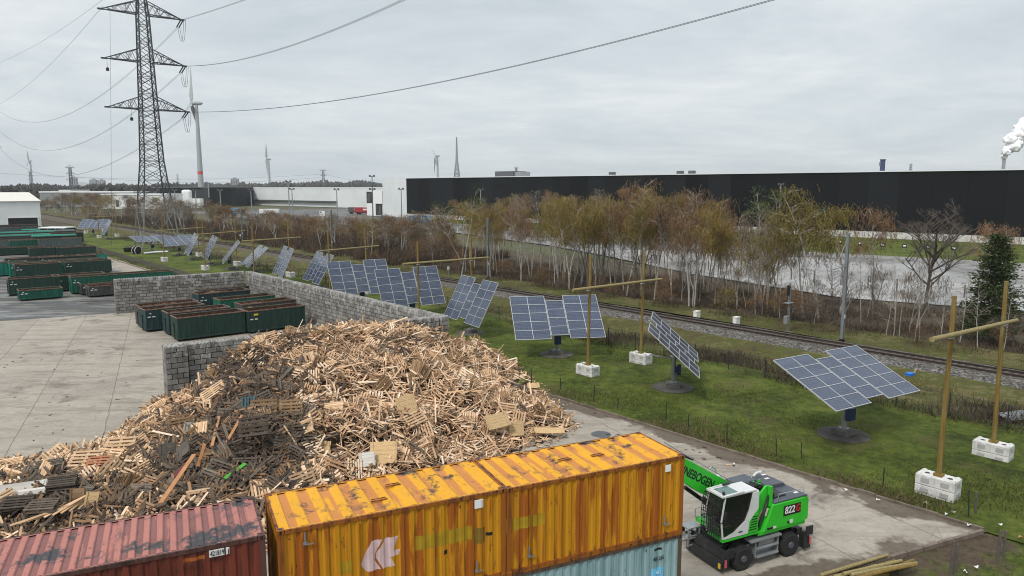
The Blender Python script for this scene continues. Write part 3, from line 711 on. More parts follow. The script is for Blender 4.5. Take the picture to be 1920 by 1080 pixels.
# ------------------------------------------------------------------ wind turbines
M_TURB = pm('turbine_white', (.36,.375,.385), .5, var=.03)
q = NT('turbine_red'); M_RED = q.done((.55,.06,.045), .5)
def turbine(label, px, hub_y, D, bl, angs, rz, r0, r1, band=False):
    base = GD(px, 352, D); base.z = 0; hubz = GD(px, hub_y, D).z
    t = thing('wind_turbine', label, 'wind turbine', base, 0, None if band else 'distant wind turbines')
    b = MB()
    if band:
        zs = [0, .268, .300, 1]
        for k, (nm, m) in enumerate((('tower', M_TURB), ('red_band', M_RED), ('tower', M_TURB))):
            b = MB(); h0, h1 = zs[k]*hubz, zs[k+1]*hubz
            b.tube([(0,0,h0),(0,0,h1)], [r0+(r1-r0)*zs[k], r0+(r1-r0)*zs[k+1]], 20); b.build(nm, m, t, smooth=False)
    else: b.tube([(0,0,0),(0,0,hubz)], [r0, r1], 12); b.build('tower', M_TURB, t)
    k = bl/50
    ax = Vector((math.cos(rz), math.sin(rz), 0)); hub = Vector((0,0,hubz+1))-ax*0
    b = MB(); b.tube([tuple(hub+ax*8*k), tuple(hub+ax*5*k), tuple(hub-ax*2*k), tuple(hub-ax*5.5*k)], [.6*k, 2.4*k, 2.8*k, 2.0*k], 12); b.build('nacelle', M_TURB, t)
    hc = hub-ax*6*k; b = MB(); b.tube([tuple(hub-ax*5*k), tuple(hub-ax*7*k), tuple(hub-ax*8.3*k)], [2.3*k, 2.1*k, .5*k], 12); b.build('hub', M_TURB, t)
    side = Vector((-ax.y, ax.x, 0))
    for a in angs:
        d = side*math.sin(R(a))+Vector((0,0,math.cos(R(a)))); ch = ax.cross(d)
        b = MB(); P = []
        for f, c, th in ((0,1.0,1.0),(.06,1.3,1.1),(.2,2.1,.55),(.5,1.3,.3),(.8,.75,.18),(1,.18,.06)):
            o = hc+d*bl*f; tw = R(82-22*f); e1 = (ch*math.cos(tw)+ax*math.sin(tw))*c*k*(1.25 if band else 1.7); e2 = (ax*math.cos(tw)-ch*math.sin(tw))*th*k
            P.append([o+e1, o+e2, o-e1, o-e2])
        V = [tuple(v) for r_ in P for v in r_]; F = []
        for i in range(len(P)-1):
            for j in range(4): F.append((i*4+j, i*4+(j+1)%4, (i+1)*4+(j+1)%4, (i+1)*4+j))
        b._add(V, F); b.build('blade', M_TURB, t)
turbine('big white wind turbine with a red band, right of the lattice pylon', 377, 195, 1000, 51, (10, 130, 250), R(12), 4.1, 1.9, True)
turbine('small distant wind turbine at the far left above the trees', 61, 302, 2600, 40, (-14, 118, 235), R(20), 3.6, 2.2)
turbine('distant wind turbine above the long white warehouse', 506, 299, 2500, 55, (-8, 190, 120), R(20), 4.2, 2.4)
turbine('distant wind turbine left of the lattice mast on the black warehouse', 821, 293, 2200, 50, (165, 200, 60), R(25), 3.6, 2.4)

# ------------------------------------------------------------------ buildings
def clad(name, col, pitch, rough=.5, groove=.6, axis=0):
    q = NT(name); v = q.coords(); c_ = q.sep(v)[axis]
    f = q.math('FRACT', q.math('DIVIDE', c_, pitch)); ln = q.math('LESS_THAN', f, .022 if pitch > 4 else .04); wn_ = q.n('TexWhiteNoise', noise_dimensions='1D'); q.l(q.math('FLOOR', q.math('DIVIDE', c_, pitch)), wn_.inputs['W'])
    c = q.ramp(q.noise(v, .05, 3), [(.3, scl(col, .93)), (.7, scl(col, 1.07))])
    c = q.mix(1., c, q.ramp(wn_.outputs[0], [(0, .55), (1, 1.6)]), 'MULTIPLY') if col[0] < .1 else c
    fine = q.math('FRACT', q.math('DIVIDE', c_, 1.0)); c = q.mix(q.math('MULTIPLY', q.math('LESS_THAN', fine, .12), .2), c, (0,0,0))
    return q.done(q.mix(ln, c, scl(col, groove)), rough, 0, .12)
M_CLADB = clad('black_cladding', (.0085,.0095,.0115), 9.4, .7, .3)
M_CLADW = clad('white_cladding', (.68,.71,.72), 6, .5, .85)
M_FLATW = pm('white_render', (.78,.79,.79), .7, var=.04)
M_PLINTHW = pm('pale_plinth', (.58,.57,.55), .85, var=.1, scale=.2)
M_GLASSD = pm('dark_glass', (.02,.022,.025), .15, spec=.6)
A = G(762, 408); B_ = A+(G(1920, 459)-A)*1.5
d = B_-A; LEN = d.length; rz = math.atan2(d.y, d.x)
t = thing('warehouse', 'huge black warehouse stretching behind the birch belt, with a white end', 'warehouse', A, rz)
b = MB(); b.box((LEN/2, 60, 11.5), (LEN, 119, 19)); b.build('wall', M_CLADB, t)
b = MB(); b.box((LEN/2, 60.1, 1.05), (LEN+.3, 119.9, 2.1)); b.build('plinth', M_PLINTHW, t)
b = MB(); b.box((-10.6, 60.2, 10.6), (21, 119.6, 21.3)); b.build('white_end', M_CLADW, t)
b = MB(); b.box((LEN/2, 60, 21.1), (LEN+.4, 120, .32)); b.build('roof_edge', M_CLADW, t)
b = MB(); b.box((LEN*.118, 30, 22.8), (13, 10, 3.2)); b.build('rooftop_unit', M_DGREY, t); b = MB(); b.box((LEN*.135, 30, 22.6), (6, 8, 2.9)); b.build('rooftop_unit', M_GALV, t)
for f in (.29, .372, .385): b = MB(); b.box((LEN*f, 20, 22.0), (2.2, 2.2, 1.8)); b.build('roof_vent', M_DGREY, t)
t = thing('office_block', 'white and black chequered office block at the white end of the black warehouse', 'office', A-d.normalized()*21.2, rz)
b = MB(); b.box((-7.4, 4, 7.2), (14.6, 8, 14.0)); b.build('wall', M_FLATW, t)
for x, z in ((-12.1, 10.6), (-3.2, 3.9)):
    g_ = MB(); g_.box((x, -.02, z), (5.0 if x < -5 else 6.0, .2, 6.4)); wn_ = g_.build('window', M_GLASSD, t)
    m = MB()
    for k in range(4): m.box((x-1.8+k*1.2, -.14, z-.3), (.22, .08, 5))
    m.build('mullion', M_GALV, wn_)
# long white warehouse far away
A2 = GD(438, 383, 720); A2.z = 0; B2 = GD(740, 383, 560); B2.z = 0; d2 = B2-A2; L2 = d2.length; r2 = math.atan2(d2.y, d2.x)
t = thing('warehouse', 'long low white warehouse in the distance behind the car park', 'warehouse', A2, r2)
b = MB(); b.box((L2/2, 50, 8), (L2, 100, 16)); b.build('wall', M_CLADW, t)
b = MB(); b.box((L2*.42, -1.2, 4.6), (L2*.55, 2.6, 1.0)); b.build('dock_canopy', M_DGREY, t)
b = MB(); b.box((L2/2, 50, 16.2), (L2+.6, 100.6, .5)); b.build('roof_edge', M_FLATW, t)
A3 = GD(392, 380, 640); A3.z = 0
t = thing('factory_hall', 'black factory hall with white tanks in front, right of the lattice pylon', 'factory', A3, R(4))
b = MB(); b.box((11.5, 40, 8.2), (23, 80, 16.4)); b.build('wall', M_CLADB, t)
b = MB(); b.hexa([(-46,14,0),(0,-.1,0),(0,80,0),(-46,80,0),(-46,14,16.2),(0,-.1,16.2),(0,80,16.2),(-46,80,16.2)]); b.build('side_wall', pm('dark_blue_cladding', (.030,.036,.042), .5), t)
b = MB(); b.box((0.5,-.6,13.5), (.9,.9,12)); b.build('flue', M_GALV, t); b = MB(); b.box((-13,40,16.5), (72,78,.5)); b.build('roof_edge', M_GALV, t)
for lab, px in (('white storage tank, left one of two before the black factory hall', 348), ('white storage tank with a grey mark, right one of two before the black factory hall', 354)):
    p = GD(px, 378, 600); p.z = 0; t = thing('storage_tank', lab, 'tank', p, 0, 'white tanks by the black factory hall')
    b = MB(); b.lathe([(2.2,0),(2.2,1.5)], n=10); b.build('skirt', M_GALV, t)
    b = MB(); b.lathe([(1.2,1.2),(2.5,1.6),(2.6,13),(2.2,14),(.4,14.4)], n=18); b.build('shell', M_FLATW, t)
p = GD(368, 378, 590); p.z = 0; b = MB(); b.box((0,0,4.5), (9,6,6)); b.box((0,0,1), (7,5,2)); o = tag(b.build('silo_cabin', M_FLATW), 'white plant cabin beside the two white tanks', 'cabin'); o.location = p
# far white sheds behind the pylon
for lab, x0, x1, y0, y1, D, m, rf in (('long pale grey shed with a white roof line left of the pylon', 75, 250, 361, 372, 620, 'g', 1), ('white shed with dark dock doors just left of the pylon', 190, 310, 366, 376, 560, 'w', 0), ('small grey shed with a curved roof at far left', 112, 132, 358, 364, 680, 'g', 0)):
    a = GD(x0, y1, D); c = GD(x1, y1, D); h = GD(x0, y0, D).z; t = thing('shed', lab, 'shed', Vector((a.x, D, 0)), 0)
    ww = c.x-a.x
    b = MB(); b.box((ww/2, 15, h/2), (ww, 30, h)); b.build('wall', M_GALV if m == 'g' else M_FLATW, t)
    b = MB(); b.box((ww/2, 15, h+.5), (ww+1, 31, 1)); b.build('roof', M_FLATW, t)
    for k in range(3): b = MB(); b.box((ww*(.25+.17*k), -.1, h*.4), (ww*.05, .3, h*.5)); b.build('door', M_DGREY, t)
# white shed at the left edge
p = G(79, 433)
t = thing('white_shed', 'white gabled steel shed with a dark open doorway at the left edge', 'shed', p, YAW)
wd = 62; hE, hR = 11.0, 14.3
b = MB(); b.prism([(-wd, 0), (0, 0), (0, hE), (-wd, hE)], 0, 24, lambda x, z, h: (x, h, z)); b.build('wall', pm('shed_cladding', (.72,.74,.74), .5, var=.05, scale=.3), t)
b = MB(); b.hexa([(-wd-.4,-.4,hE),(.4,-.4,hE),(.4,12,hE+.02),(-wd-.4,12,hE+.02),(-wd-.4,-.4,hE+.2),(.4,-.4,hE+.2),(-1.6,12,hR),(-wd-.4,12,hR)])
b.hexa([(-wd-.4,12,hE),(.4,12,hE+.02),(.4,24.4,hE),(-wd-.4,24.4,hE),(-wd-.4,12,hR),(-1.6,12,hR),(.4,24.4,hE+.2),(-wd-.4,24.4,hE+.2)])
b.build('roof', pm('shed_roof', (.66,.63,.58), .6, var=.05), t)
b = MB(); b.box((-5.7, .2, 2.55), (9.2, .7, 5.0)); dd = b.build('doorway', M_BLACK, t)
b = MB(); b.box((-5.7,-.2,5.2),(9.9,.2,.35)); b.box((-10.5,-.2,2.6),(.35,.2,5.2)); b.box((-.95,-.2,2.6),(.35,.2,5.2)); b.build('door_frame', M_FLATW, dd)
# low open shelter next to it
t = thing('open_shelter', 'low dark open shelter between the white shed and the grass', 'shelter', G(120, 444), R(-2))
b = MB(); b.box((-4,3,2.9), (9,6,.3)); b.build('roof', M_FLATW, t); b = MB(); b.box((-4,5.8,1.4), (8.6,.2,2.8)); b.box((-8.2,3,1.4),(.2,5.6,2.8)); b.build('wall', M_BLACK, t)
b = MB()
for x in (-.2,-2.8,-5.4,-8): b.box((x,.2,1.4), (.2,.2,2.8))
b.build('post', M_GALV, t)
# apartment and silo blocks on the horizon
M_CONCF = pm('far_concrete', (.30,.31,.33), .9, var=.1, scale=.05)
def flats(name, label, px0, px1, ytop, D, cat, wins=True):
    a = GD(px0, 352, D); c = GD(px1, 352, D); h = GD(px0, ytop, D).z; t = thing(name, label, cat, Vector((a.x, D, 0)), 0); ww = c.x-a.x
    b = MB(); b.box((ww/2, ww*.3, h/2), (ww, ww*.6, h)); b.box((ww*.5, ww*.3, h+1.5), (ww*.4, ww*.3, 3)); b.build('wall', M_CONCF, t)
    b = MB()
    for k in range(int(ww//5)):
        b.box((ww*(k+.5)/int(ww//5), -.3, h*.55), (2.0, .6, h*.75))
    b.build('window', M_DGREY if wins else M_GALV, t)
flats('apartment_block', 'tall grey apartment block on the horizon right of the big turbine', 433, 446, 335, 2000, 'apartment block')
flats('silo_block', 'pale silo tower on the left horizon behind the thin pylon', 131, 143, 333, 2000, 'silo')
flats('silo_block', 'left one of two pale round topped silo blocks on the left horizon', 168, 181, 337, 1900, 'silo', False)
flats('silo_block', 'right one of two pale silo blocks on the left horizon', 183, 195, 338, 1900, 'silo', False)
a = GD(113, 343, 2300); b = MB(); b.grid(lambda u_, v_: (u_*95, v_*60, 12+(19*math.sin(math.pi*u_)**.8+4)*math.sin(math.pi*v_)), 16, 8); o = tag(b.build('storage_hall', M_CONCF), 'pale domed storage hall roof on the left horizon', 'storage hall'); o.location = (a.x, 2300, 0)

# ------------------------------------------------------------------ far masts, chimneys, floodlights
def far_pylon(label, px, ytop, ybase, D, wpx, arms=3):
    p = GD(px, 352, D); h = GD(px, ytop, D).z; t = thing('lattice_pylon', label, 'pylon', (p.x, D, 0), R(20), 'distant pylons on the horizon')
    w0 = wpx*D/FPX/2; prof = [(0, w0), (h*.5, w0*.55), (h, w0*.4)]
    zs = [h*i/14 for i in range(15)]; lattice(prof, zs, w0*.16, w0*.10, M_FARST, t)
    for k in range(arms):
        b = MB(); z = h*(.62+.18*k); b.bar((-w0*1.7,0,z),(w0*1.7,0,z), w0*.16); b.bar((-w0*1.7,0,z),(0,0,z+h*.07), w0*.1); b.bar((w0*1.7,0,z),(0,0,z+h*.07), w0*.1); b.build('cross_arm', M_FARST, t)
far_pylon('thin grey pylon before the left horizon trees', 134, 313, 352, 900, 9)
far_pylon('distant pylon above the middle of the long white warehouse', 607, 319, 352, 1300, 7)
far_pylon('tiny pylon left of the big turbine tower', 334, 327, 352, 1800, 4)
far_pylon('small pylon with spread arms above the black warehouse roof', 968, 314, 352, 1500, 6)
far_pylon('tiny pylon beneath the far left turbine', 59, 322, 352, 2200, 6)
far_pylon('small flat topped pylon above the right part of the black warehouse', 1705, 307, 352, 1500, 6, 1)
for lab, a0, a1, zz in (('far sagging cable between distant pylons', 0, 607, 320), ('lower far sagging cable between distant pylons', 134, 607, 326)):
    A_ = GD(a0, zz+5, 1100); B_2 = GD(a1, zz+6, 1300); cable(lab, A_, B_2, 9, .12, 0, 'far cables')
cable('far cable from the distant pylon towards the black warehouse', GD(607, 326, 1300), GD(760, 345, 900), 4, .12, 0, 'far cables')
t = thing('lattice_mast', 'tall slender guyed lattice mast behind the black warehouse roof', 'mast', (GD(857,352,900).x, 900, 0), R(15))
h = GD(857, 257, 900).z; zs = [h*i/30 for i in range(31)]; lattice([(0,4.6),(h*.45,2.6),(h*.62,1.1),(h,.35)], zs, .5, .3, M_GALV, t)
def lampmast(label, px, ybase, ytop, D, heads, m=None):
    p = GD(px, 352, D); h = GD(px, ytop, D).z; t = thing('floodlight_mast', label, 'floodlight mast', (p.x, D, 0), 0, 'tall light masts by the warehouses')
    b = MB(); b.tube([(0,0,0),(0,0,h)], [.28*D/300, .16*D/300], 8); b.build('pole', m or M_GALV, t)
    for k, (z, w_) in enumerate(heads):
        b = MB(); b.box((0,0,h-z), (w_*D/300,.5,.25*D/300)); b.box((-w_*.35*D/300,-.2,h-z+.35*D/300), (.7*D/300,.4,.5*D/300)); b.box((w_*.35*D/300,-.2,h-z+.35*D/300), (.7*D/300,.4,.5*D/300)); b.build('lamp_head', M_DGREY if k < 2 else M_GALV, t)
lampmast('dark floodlight mast with two lamp heads before the white office end', 698, 430, 331, 300, ((0,2.4),(5.2,2.6)), M_DGREY)
lampmast('grey light mast with a broad head before the long white warehouse', 541, 420, 341, 380, ((0,2.6),))
for px, yt, D in ((470, 357, 420), (631, 356, 420), (547, 355, 450), (752, 355, 330), (327, 357, 560), (412, 357, 560), (366,358,560), (1464, 346, 190), (901, 356, 290)):
    lampmast('slim pale street light standing along the warehouse road', px, 400, yt, D, ((0,2.2),))
t = thing('chimney', 'short thick blue chimney rising behind the black warehouse roof', 'chimney', (GD(1652,352,420).x, 420, 0), 0)
h = GD(1652, 300, 420).z; b = MB(); b.lathe([(1.45,0),(1.3,h)], n=16); b.build('stack', pm('chimney_blue', (.055,.075,.17), .5), t); b = MB(); b.lathe([(1.5,h-.2),(1.6,h),(1.6,h+.4),(1.0,h+.4)], n=16); b.build('rim', M_DGREY, t)
b = MB(); b.box((-1.55,0,h*.93),(.5,.8,2)); b.build('platform', M_GALV, t)
t = thing('chimney', 'slim grey chimney giving off white steam at the right edge', 'chimney', (GD(1878,352,1100).x, 1100, 0), 0)
h = GD(1878, 297, 1100).z; b = MB(); b.lathe([(2.9,0),(2.2,h)], n=16); b.build('stack', M_CONCF, t); b = MB(); b.lathe([(2.6,h-.5),(2.7,h+.8),(2.1,h+.8)], n=16); b.build('rim', M_GALV, t)
# steam plume: a volume of drifting puffs
q = NT('steam'); M_STEAM = q.done((.95,.95,.96), 1., 0, 0)
q.b.inputs['Subsurface Weight'].default_value = .0
b = MB(); pts, rad = [], []
rs = random.Random(2)
c0 = Vector((GD(1878,352,1100).x, 1100, h+1))
PL = [(1879,295,3),(1884,290,6),(1892,280,10),(1903,273,13),(1912,262,15),(1922,250,18),(1934,240,22),(1955,225,27),(1985,205,32)]
b = MB()
import bmesh
bmi = bmesh.new(); bmesh.ops.create_icosphere(bmi, subdivisions=3, radius=1.0); IV = [v_.co.copy() for v_ in bmi.verts]; IF = [tuple(v_.index for v_ in f_.verts) for f_ in bmi.faces]; bmi.free()
from mathutils import noise as mn
def puff(c, r_):
    o = Vector((rs.uniform(0,50), rs.uniform(0,50), 0)); b._add([c+v_*r_*(1+.55*mn.fractal(v_*1.3+o, 1., 2., 5)) for v_ in IV], IF)
for (x0, y0, r0), (x1, y1, r1) in zip(PL, PL[1:]):
    for k in range(7):
        f = rs.random(); r_ = (r0+(r1-r0)*f)*rs.uniform(.45,.8); c = GD(x0+(x1-x0)*f, y0+(y1-y0)*f, 1100)+Vector((rs.gauss(0,.35), rs.gauss(0,.4), rs.gauss(0,.35)))*r_; puff(c-c0, r_*.8)
o = b.build('steam_plume', M_STEAM, smooth=True); o.location = c0; tag(o, kind='stuff')
# car park: vans, trailers, cars, containers
M_CYAN = pm('cyan_trailer', (.03,.30,.55), .4, var=.25, scale=.5)
M_TYRE = pm('tyre_rubber', (.018,.018,.018), .85)
M_CRED = pm('red_box', (.35,.03,.035), .5)
def trailer(label, px, py, D, ln, h, m, rz=0.0, cat='lorry trailer', grp=None):
    p = GD(px, py, D); p.z = 0; t = thing('lorry_trailer', label, cat, p, rz, grp)
    b = MB(); b.box((0,0,1.2+h/2), (ln,2.5,h)); b.build('body', m, t, bevel=.05)
    b = MB(); b.box((0,0,1.0), (ln*.96,1.2,.3)); b.build('chassis', M_BLACK, t)
    for x in (-.35,-.25,.3):
        w_ = MB(); w_.lathe([(.3,-1.2),(.5,-1.15),(.5,1.15),(.3,1.2)], (ln*x,0,.5), 'y', 12); w_.build('wheel', M_TYRE, t)
    b = MB(); b.box((ln*.1,-1.27,1.2+h*.6), (ln*.4,.03,h*.3)); b.build('side_panel', M_FLATW, t)
trailer('cyan box trailer parked at the foot of the black warehouse, left of the birches', 787, 411, 320, 9.5, 2.8, M_CYAN)
trailer('cyan curtain trailer behind the wooden frames, left one of a pair', 403, 395, 430, 7.5, 3.0, M_CYAN, .05)
trailer('bright cyan trailer end behind the wooden frames, right one of a pair', 434, 395, 430, 7.0, 3.0, M_CYAN, .05)
trailer('white trailer parked on the far car park', 505, 393, 430, 11, 2.6, M_FLATW, .1)
trailer('red container parked on the far slope left of the office block', 685, 387, 450, 13, 2.9, M_CRED, .0, 'container')
trailer('dark container parked next to the red one on the far slope', 667, 387, 460, 9, 2.8, M_DGREY, .0, 'container')
def car(label, px, py, D, m, rz):
    p = GD(px, py, D); p.z = 0; t = thing('parked_car', label, 'car', p, rz, 'cars parked by the office')
    b = MB(); b.prism([(-2.1,.3),(2.1,.3),(2.15,.75),(1.3,.9),(.6,1.42),(-1.2,1.45),(-2.05,.95)], -.85, .85, lambda x, z, h_: (x, h_, z)); b.build('body', m, t, bevel=.06)
    b = MB(); b.prism([(1.15,.92),(.55,1.36),(-1.15,1.38),(-1.75,.95)], -.87, .87, lambda x, z, h_: (x, h_, z)); b.build('window', M_GLASSD, t)
    for x in (-1.3,1.3): w_ = MB(); w_.lathe([(.2,-.9),(.33,-.86),(.33,.86),(.2,.9)], (x,0,.33), 'y', 14); w_.build('wheel', M_TYRE, t)
car('pale car under the white sign in the birch belt', 609, 410, 300, M_FLATW, .2); car('dark car parked left of the office block', 678, 409, 310, M_DGREY, .1); car('black car parked next to the office block', 690, 408, 312, M_BLACK, .05); car('white car beside the pale car in the birch belt', 590, 413, 290, M_WHITE, .3)
t = thing('sign_board', 'square white sign board on two posts above the bushes', 'sign', (GD(604,400,290).x, 290, 0), 0)
b = MB(); b.box((0,0,6.0), (2.0,.12,2.0)); b.build('board', M_FLATW, t)
b = MB(); b.box((-.5,-.08,6.5), (.5,.04,.5)); b.build('mark', M_BLACK, t)
b = MB()
for x in (-.7,.7): b.box((x,.1,2.6), (.14,.14,5.2))
b.build('post', M_GALV, t)
# numbered parking signs on the far bank
for i, (px, py) in enumerate(((1501,455),(1574,458),(1612,461),(1654,464),(1695,466),(1740,468),(1787,471),(1400,447),(1375,444),(1850,474))):
    p = G(px, py+5, .1); D = p.y; t = thing('bay_sign', 'small black bay sign with a white patch on the far grass bank', 'sign', p, R(-25), 'black bay signs on the far grass bank')
    b = MB(); b.box((0,0,.5), (.12,.12,1.2)); b.build('post', M_GALV, t)
    b = MB(); b.box((0,-.1,1.35), (1.1,.08,.95)); b.build('board', M_BLACK, t); b = MB(); b.box((.02,-.15,1.4), (.7,.02,.36)); b.build('white_patch', M_FLATW, t)
# posts standing along the near side of the pond
rp = random.Random(5)
for i in range(34):
    s, tt = 20+i*4.6, 119+rp.uniform(-.5,.5)+max(0, (i*4.6-40)*.12)
    b = MB(); b.box((0,0,.95), (.16,.16,2.1)); o = b.build('pond_post', M_SLEEP); o.location = S(s, tt); tag(o, 'dark wooden post standing along the edge of the pond', 'post', 'wooden posts along the pond')
# red brown box on a mound
# ------------------------------------------------------------------ open skips
def m_skip(name, col):
    q = NT(name); v = q.coords(); st = q.coords(scale=(2.2, 2.2, .35))
    c = q.ramp(q.noise(st, 1.3, 6, .65), [(.3, scl(col, .6)), (.55, col), (.75, scl(col, 1.35))])
    c = q.mix(1., c, q.ramp(q.rand(), [(0, (.72,.78,.75)), (1, (1.15,1.05,1.0))]), 'MULTIPLY')
    c = q.mix(q.step(q.noise(st, 3.1, 6, .7), .60, .68), c, (.045,.028,.018))
    c = q.mix(q.math('MULTIPLY', q.step(q.noise(v, 1.2, 6, .7), .58, .75), .5), c, (.10,.085,.07))
    return q.done(c, .6, 0, .3)
SK = {'d': m_skip('dark_green_paint', (.020,.053,.042)), 'g': m_skip('green_paint', (.012,.11,.075)), 't': m_skip('teal_paint', (.012,.21,.155)), 'k': m_skip('grey_paint', (.062,.07,.068)), 'b': m_skip('blue_green_paint', (.02,.05,.055)), 's': m_skip('slate_paint', (.10,.135,.135))}
q = NT('skip_rust'); v = q.coords(); M_RUST = q.done(q.ramp(q.noise(v, 2.2, 7, .7), [(.3, (.03,.018,.013)), (.5, (.085,.04,.024)), (.7, (.16,.085,.05))]), .9, 0, .2)
M_RIM = pm('worn_rim', (.17,.115,.088), .8, var=.4, scale=2.5, dirt=(.06,.035,.025), dscale=1.6)
M_LABEL = pm('white_label', (.65,.65,.63), .6, var=.05); q = NT('yellow_label'); M_YLAB = q.done((.62,.42,.03), .6)
q = NT('scrap_load'); v = q.coords(); M_LOAD = q.done(q.ramp(q.noise(v, 4, 7, .75), [(.3, (.03,.018,.012)), (.5, (.10,.05,.03)), (.68, (.20,.12,.08))]), .95)
rsk = random.Random(21)
def skip(label, p, L_, H_, col, fill=None, Wd=2.45, rz=YAW, lid=None, tags=True, rimm=None, group='open roll-off skips'):
    t = thing('skip', label, 'skip', p, rz+rsk.uniform(-.028,.028), group)
    th, z0 = .06, .22; m = SK[col]; b = MB()
    b.box((L_/2, Wd/2, z0+.04), (L_, Wd, .08))
    b.box((L_/2, th/2, z0+(H_-z0)/2+.04), (L_, th, H_-z0-.08)); b.box((L_/2, Wd-th/2, z0+(H_-z0)/2+.04), (L_, th, H_-z0-.08))
    b.box((th/2, Wd/2, z0+(H_-z0)/2+.04), (th, Wd-2*th, H_-z0-.08)); b.build('body', m, t)
    b = MB(); n = max(3, int(L_/.62))
    for i in range(n+1):
        x = .05+i*(L_-.1)/n
        for y in (-.035, Wd+.035): b.box((x, y, z0+(H_-z0)/2), (.09, .07, H_-z0-.2))
    for y in (-.045, Wd+.045): b.box((L_/2, y, z0+.1), (L_, .09, .16))
    b.build('stiffener', m, t)
    b = MB(); r_ = .1
    b.box((L_/2, -.0, H_), (L_+.1, r_, r_)); b.box((L_/2, Wd, H_), (L_+.1, r_, r_)); b.box((0, Wd/2, H_), (r_, Wd-r_, r_)); b.box((L_, Wd/2, H_), (r_, Wd-r_, r_)); b.build('rim', rimm or M_RIM, t)
    b = MB(); b.box((L_-th/2, Wd/2, z0+(H_-z0)/2+.04), (th, Wd-2*th, H_-z0-.08))
    for y in (.15, Wd/2, Wd-.15): b.box((L_+.03, y, z0+(H_-z0)/2), (.06, .1, H_-z0-.15))
    b.build('tail_door', m, t)
    b = MB(); b.box((L_/2, .075, H_/2+.3), (L_-.3, .012, H_-.75)); b.box((L_/2, Wd-.075, H_/2+.3), (L_-.3, .012, H_-.75)); b.box((.075, Wd/2, H_/2+.3), (.012, Wd-.3, H_-.75)); b.box((L_-.075, Wd/2, H_/2+.3), (.012, Wd-.3, H_-.75)); b.build('rusty_lining', M_RUST, t)
    b = MB()
    for y in (.75, Wd-.75): b.box((L_/2, y, .12), (L_-.2, .12, .22))
    for x in (.5, L_-.4):
        for y in (.62, Wd-.62): b.lathe([(.13,-.08),(.13,.08)], (x, y, .14), 'y', 10)
    b.build('runner', M_BLACK, t)
    b = MB(); b.box((-.05, Wd/2, H_*.42), (.1, .25, H_*.6)); b.tube([(-.1, Wd/2-.2, H_*.72), (-.24, Wd/2, H_*.74), (-.1, Wd/2+.2, H_*.72)], .035, 6)
    for z in (.5, .8, 1.1):
        if z < H_-.3: b.box((-.06, .35, z), (.06, .45, .05))
    b.build('hook_frame', m, t)
    if fill is not None:
        zf = H_*fill; sd_ = rsk.random()*9
        b = MB(); b.grid(lambda a, c: (.1+a*(L_-.2), .1+c*(Wd-.2), zf+.22*math.sin(a*7+sd_)*math.sin(c*3+sd_)+rsk.uniform(-.12,.12)), 22, 8)
        for k in range(26):
            x, y = rsk.uniform(.5, L_-.5), rsk.uniform(.4, Wd-.4); a = rsk.uniform(0, 6.3)
            b.bar((x-.3*math.cos(a), y-.3*math.sin(a), zf+.1), (x+.3*math.cos(a), y+.3*math.sin(a), zf+rsk.uniform(0,.4)), .06)
        b.build('scrap_load', M_LOAD, t)['kind'] = 'stuff'
    if lid:
        b = MB(); b.prism([(-.05, 0), (Wd+.05, 0), (Wd-.3, .28), (.3, .28)], -.05, L_+.05, lambda y, z, x: (x, y, H_+.06+z)); b.build('cover', SK[lid], t)
    if tags:
        b = MB()
        for x in (.35, .85): b.box((x, -.075, H_*.68), (.32, .012, .12))
        b.box((.5, -.075, H_*.83), (.2, .012, .1)); b.build('label', M_LABEL, t)
    return t
# inside the block bay
for a in (
 ('nearest dark green skip in the bay, empty and rusty inside, at the near block wall', G(322,644), 7.0, 2.5, 'd', .35, 0),
 ('dark green skip with a yellow label, right of the nearest one in the bay', G(456,629), 6.6, 2.5, 'd', .8, 'y'),
 ('dark green skip filled with brown scrap just behind the nearest one', G(306,633), 6.6, 2.5, 'b', .88, 0),
 ('dark green skip with white labels at the left end of the bay', G(263,626), 6.4, 2.5, 'b', .86, 1),
 ('leftmost dark skip in the bay, heaped with rusty scrap', G(253,618), 6.4, 2.5, 'k', .86, 0),
 ('blue green skip with labels in the middle of the bay, rusty scrap on top', G(364,592), 6.6, 2.6, 'b', .88, 1),
 ('dark skip hard against the far cross wall of the bay', G(372,580), 6.6, 2.5, 'k', .86, 0),
 ('empty dark green skip behind the yellow labelled ones in the bay', G(404,598), 7.0, 2.2, 'g', .4, 0),
 ('small rusty dark skip behind the yellow labelled skip', G(446,612), 6.5, 2.4, 'k', .86, 'y')):
    t = skip(a[0], a[1]+W*.65+Vector((0,0,.06)), a[2], a[3], a[4], a[5], tags=a[6] == 1, group='green skips inside the block bay')
    if a[6] == 'y':
        b = MB(); b.box((.85,-.075,a[3]*.84), (.5,.012,.2)); b.build('label', M_YLAB, t); b = MB()
        for x in (.35,.85): b.box((x,-.075,a[3]*.64), (.32,.012,.12))
        b.build('label', M_LABEL, t)
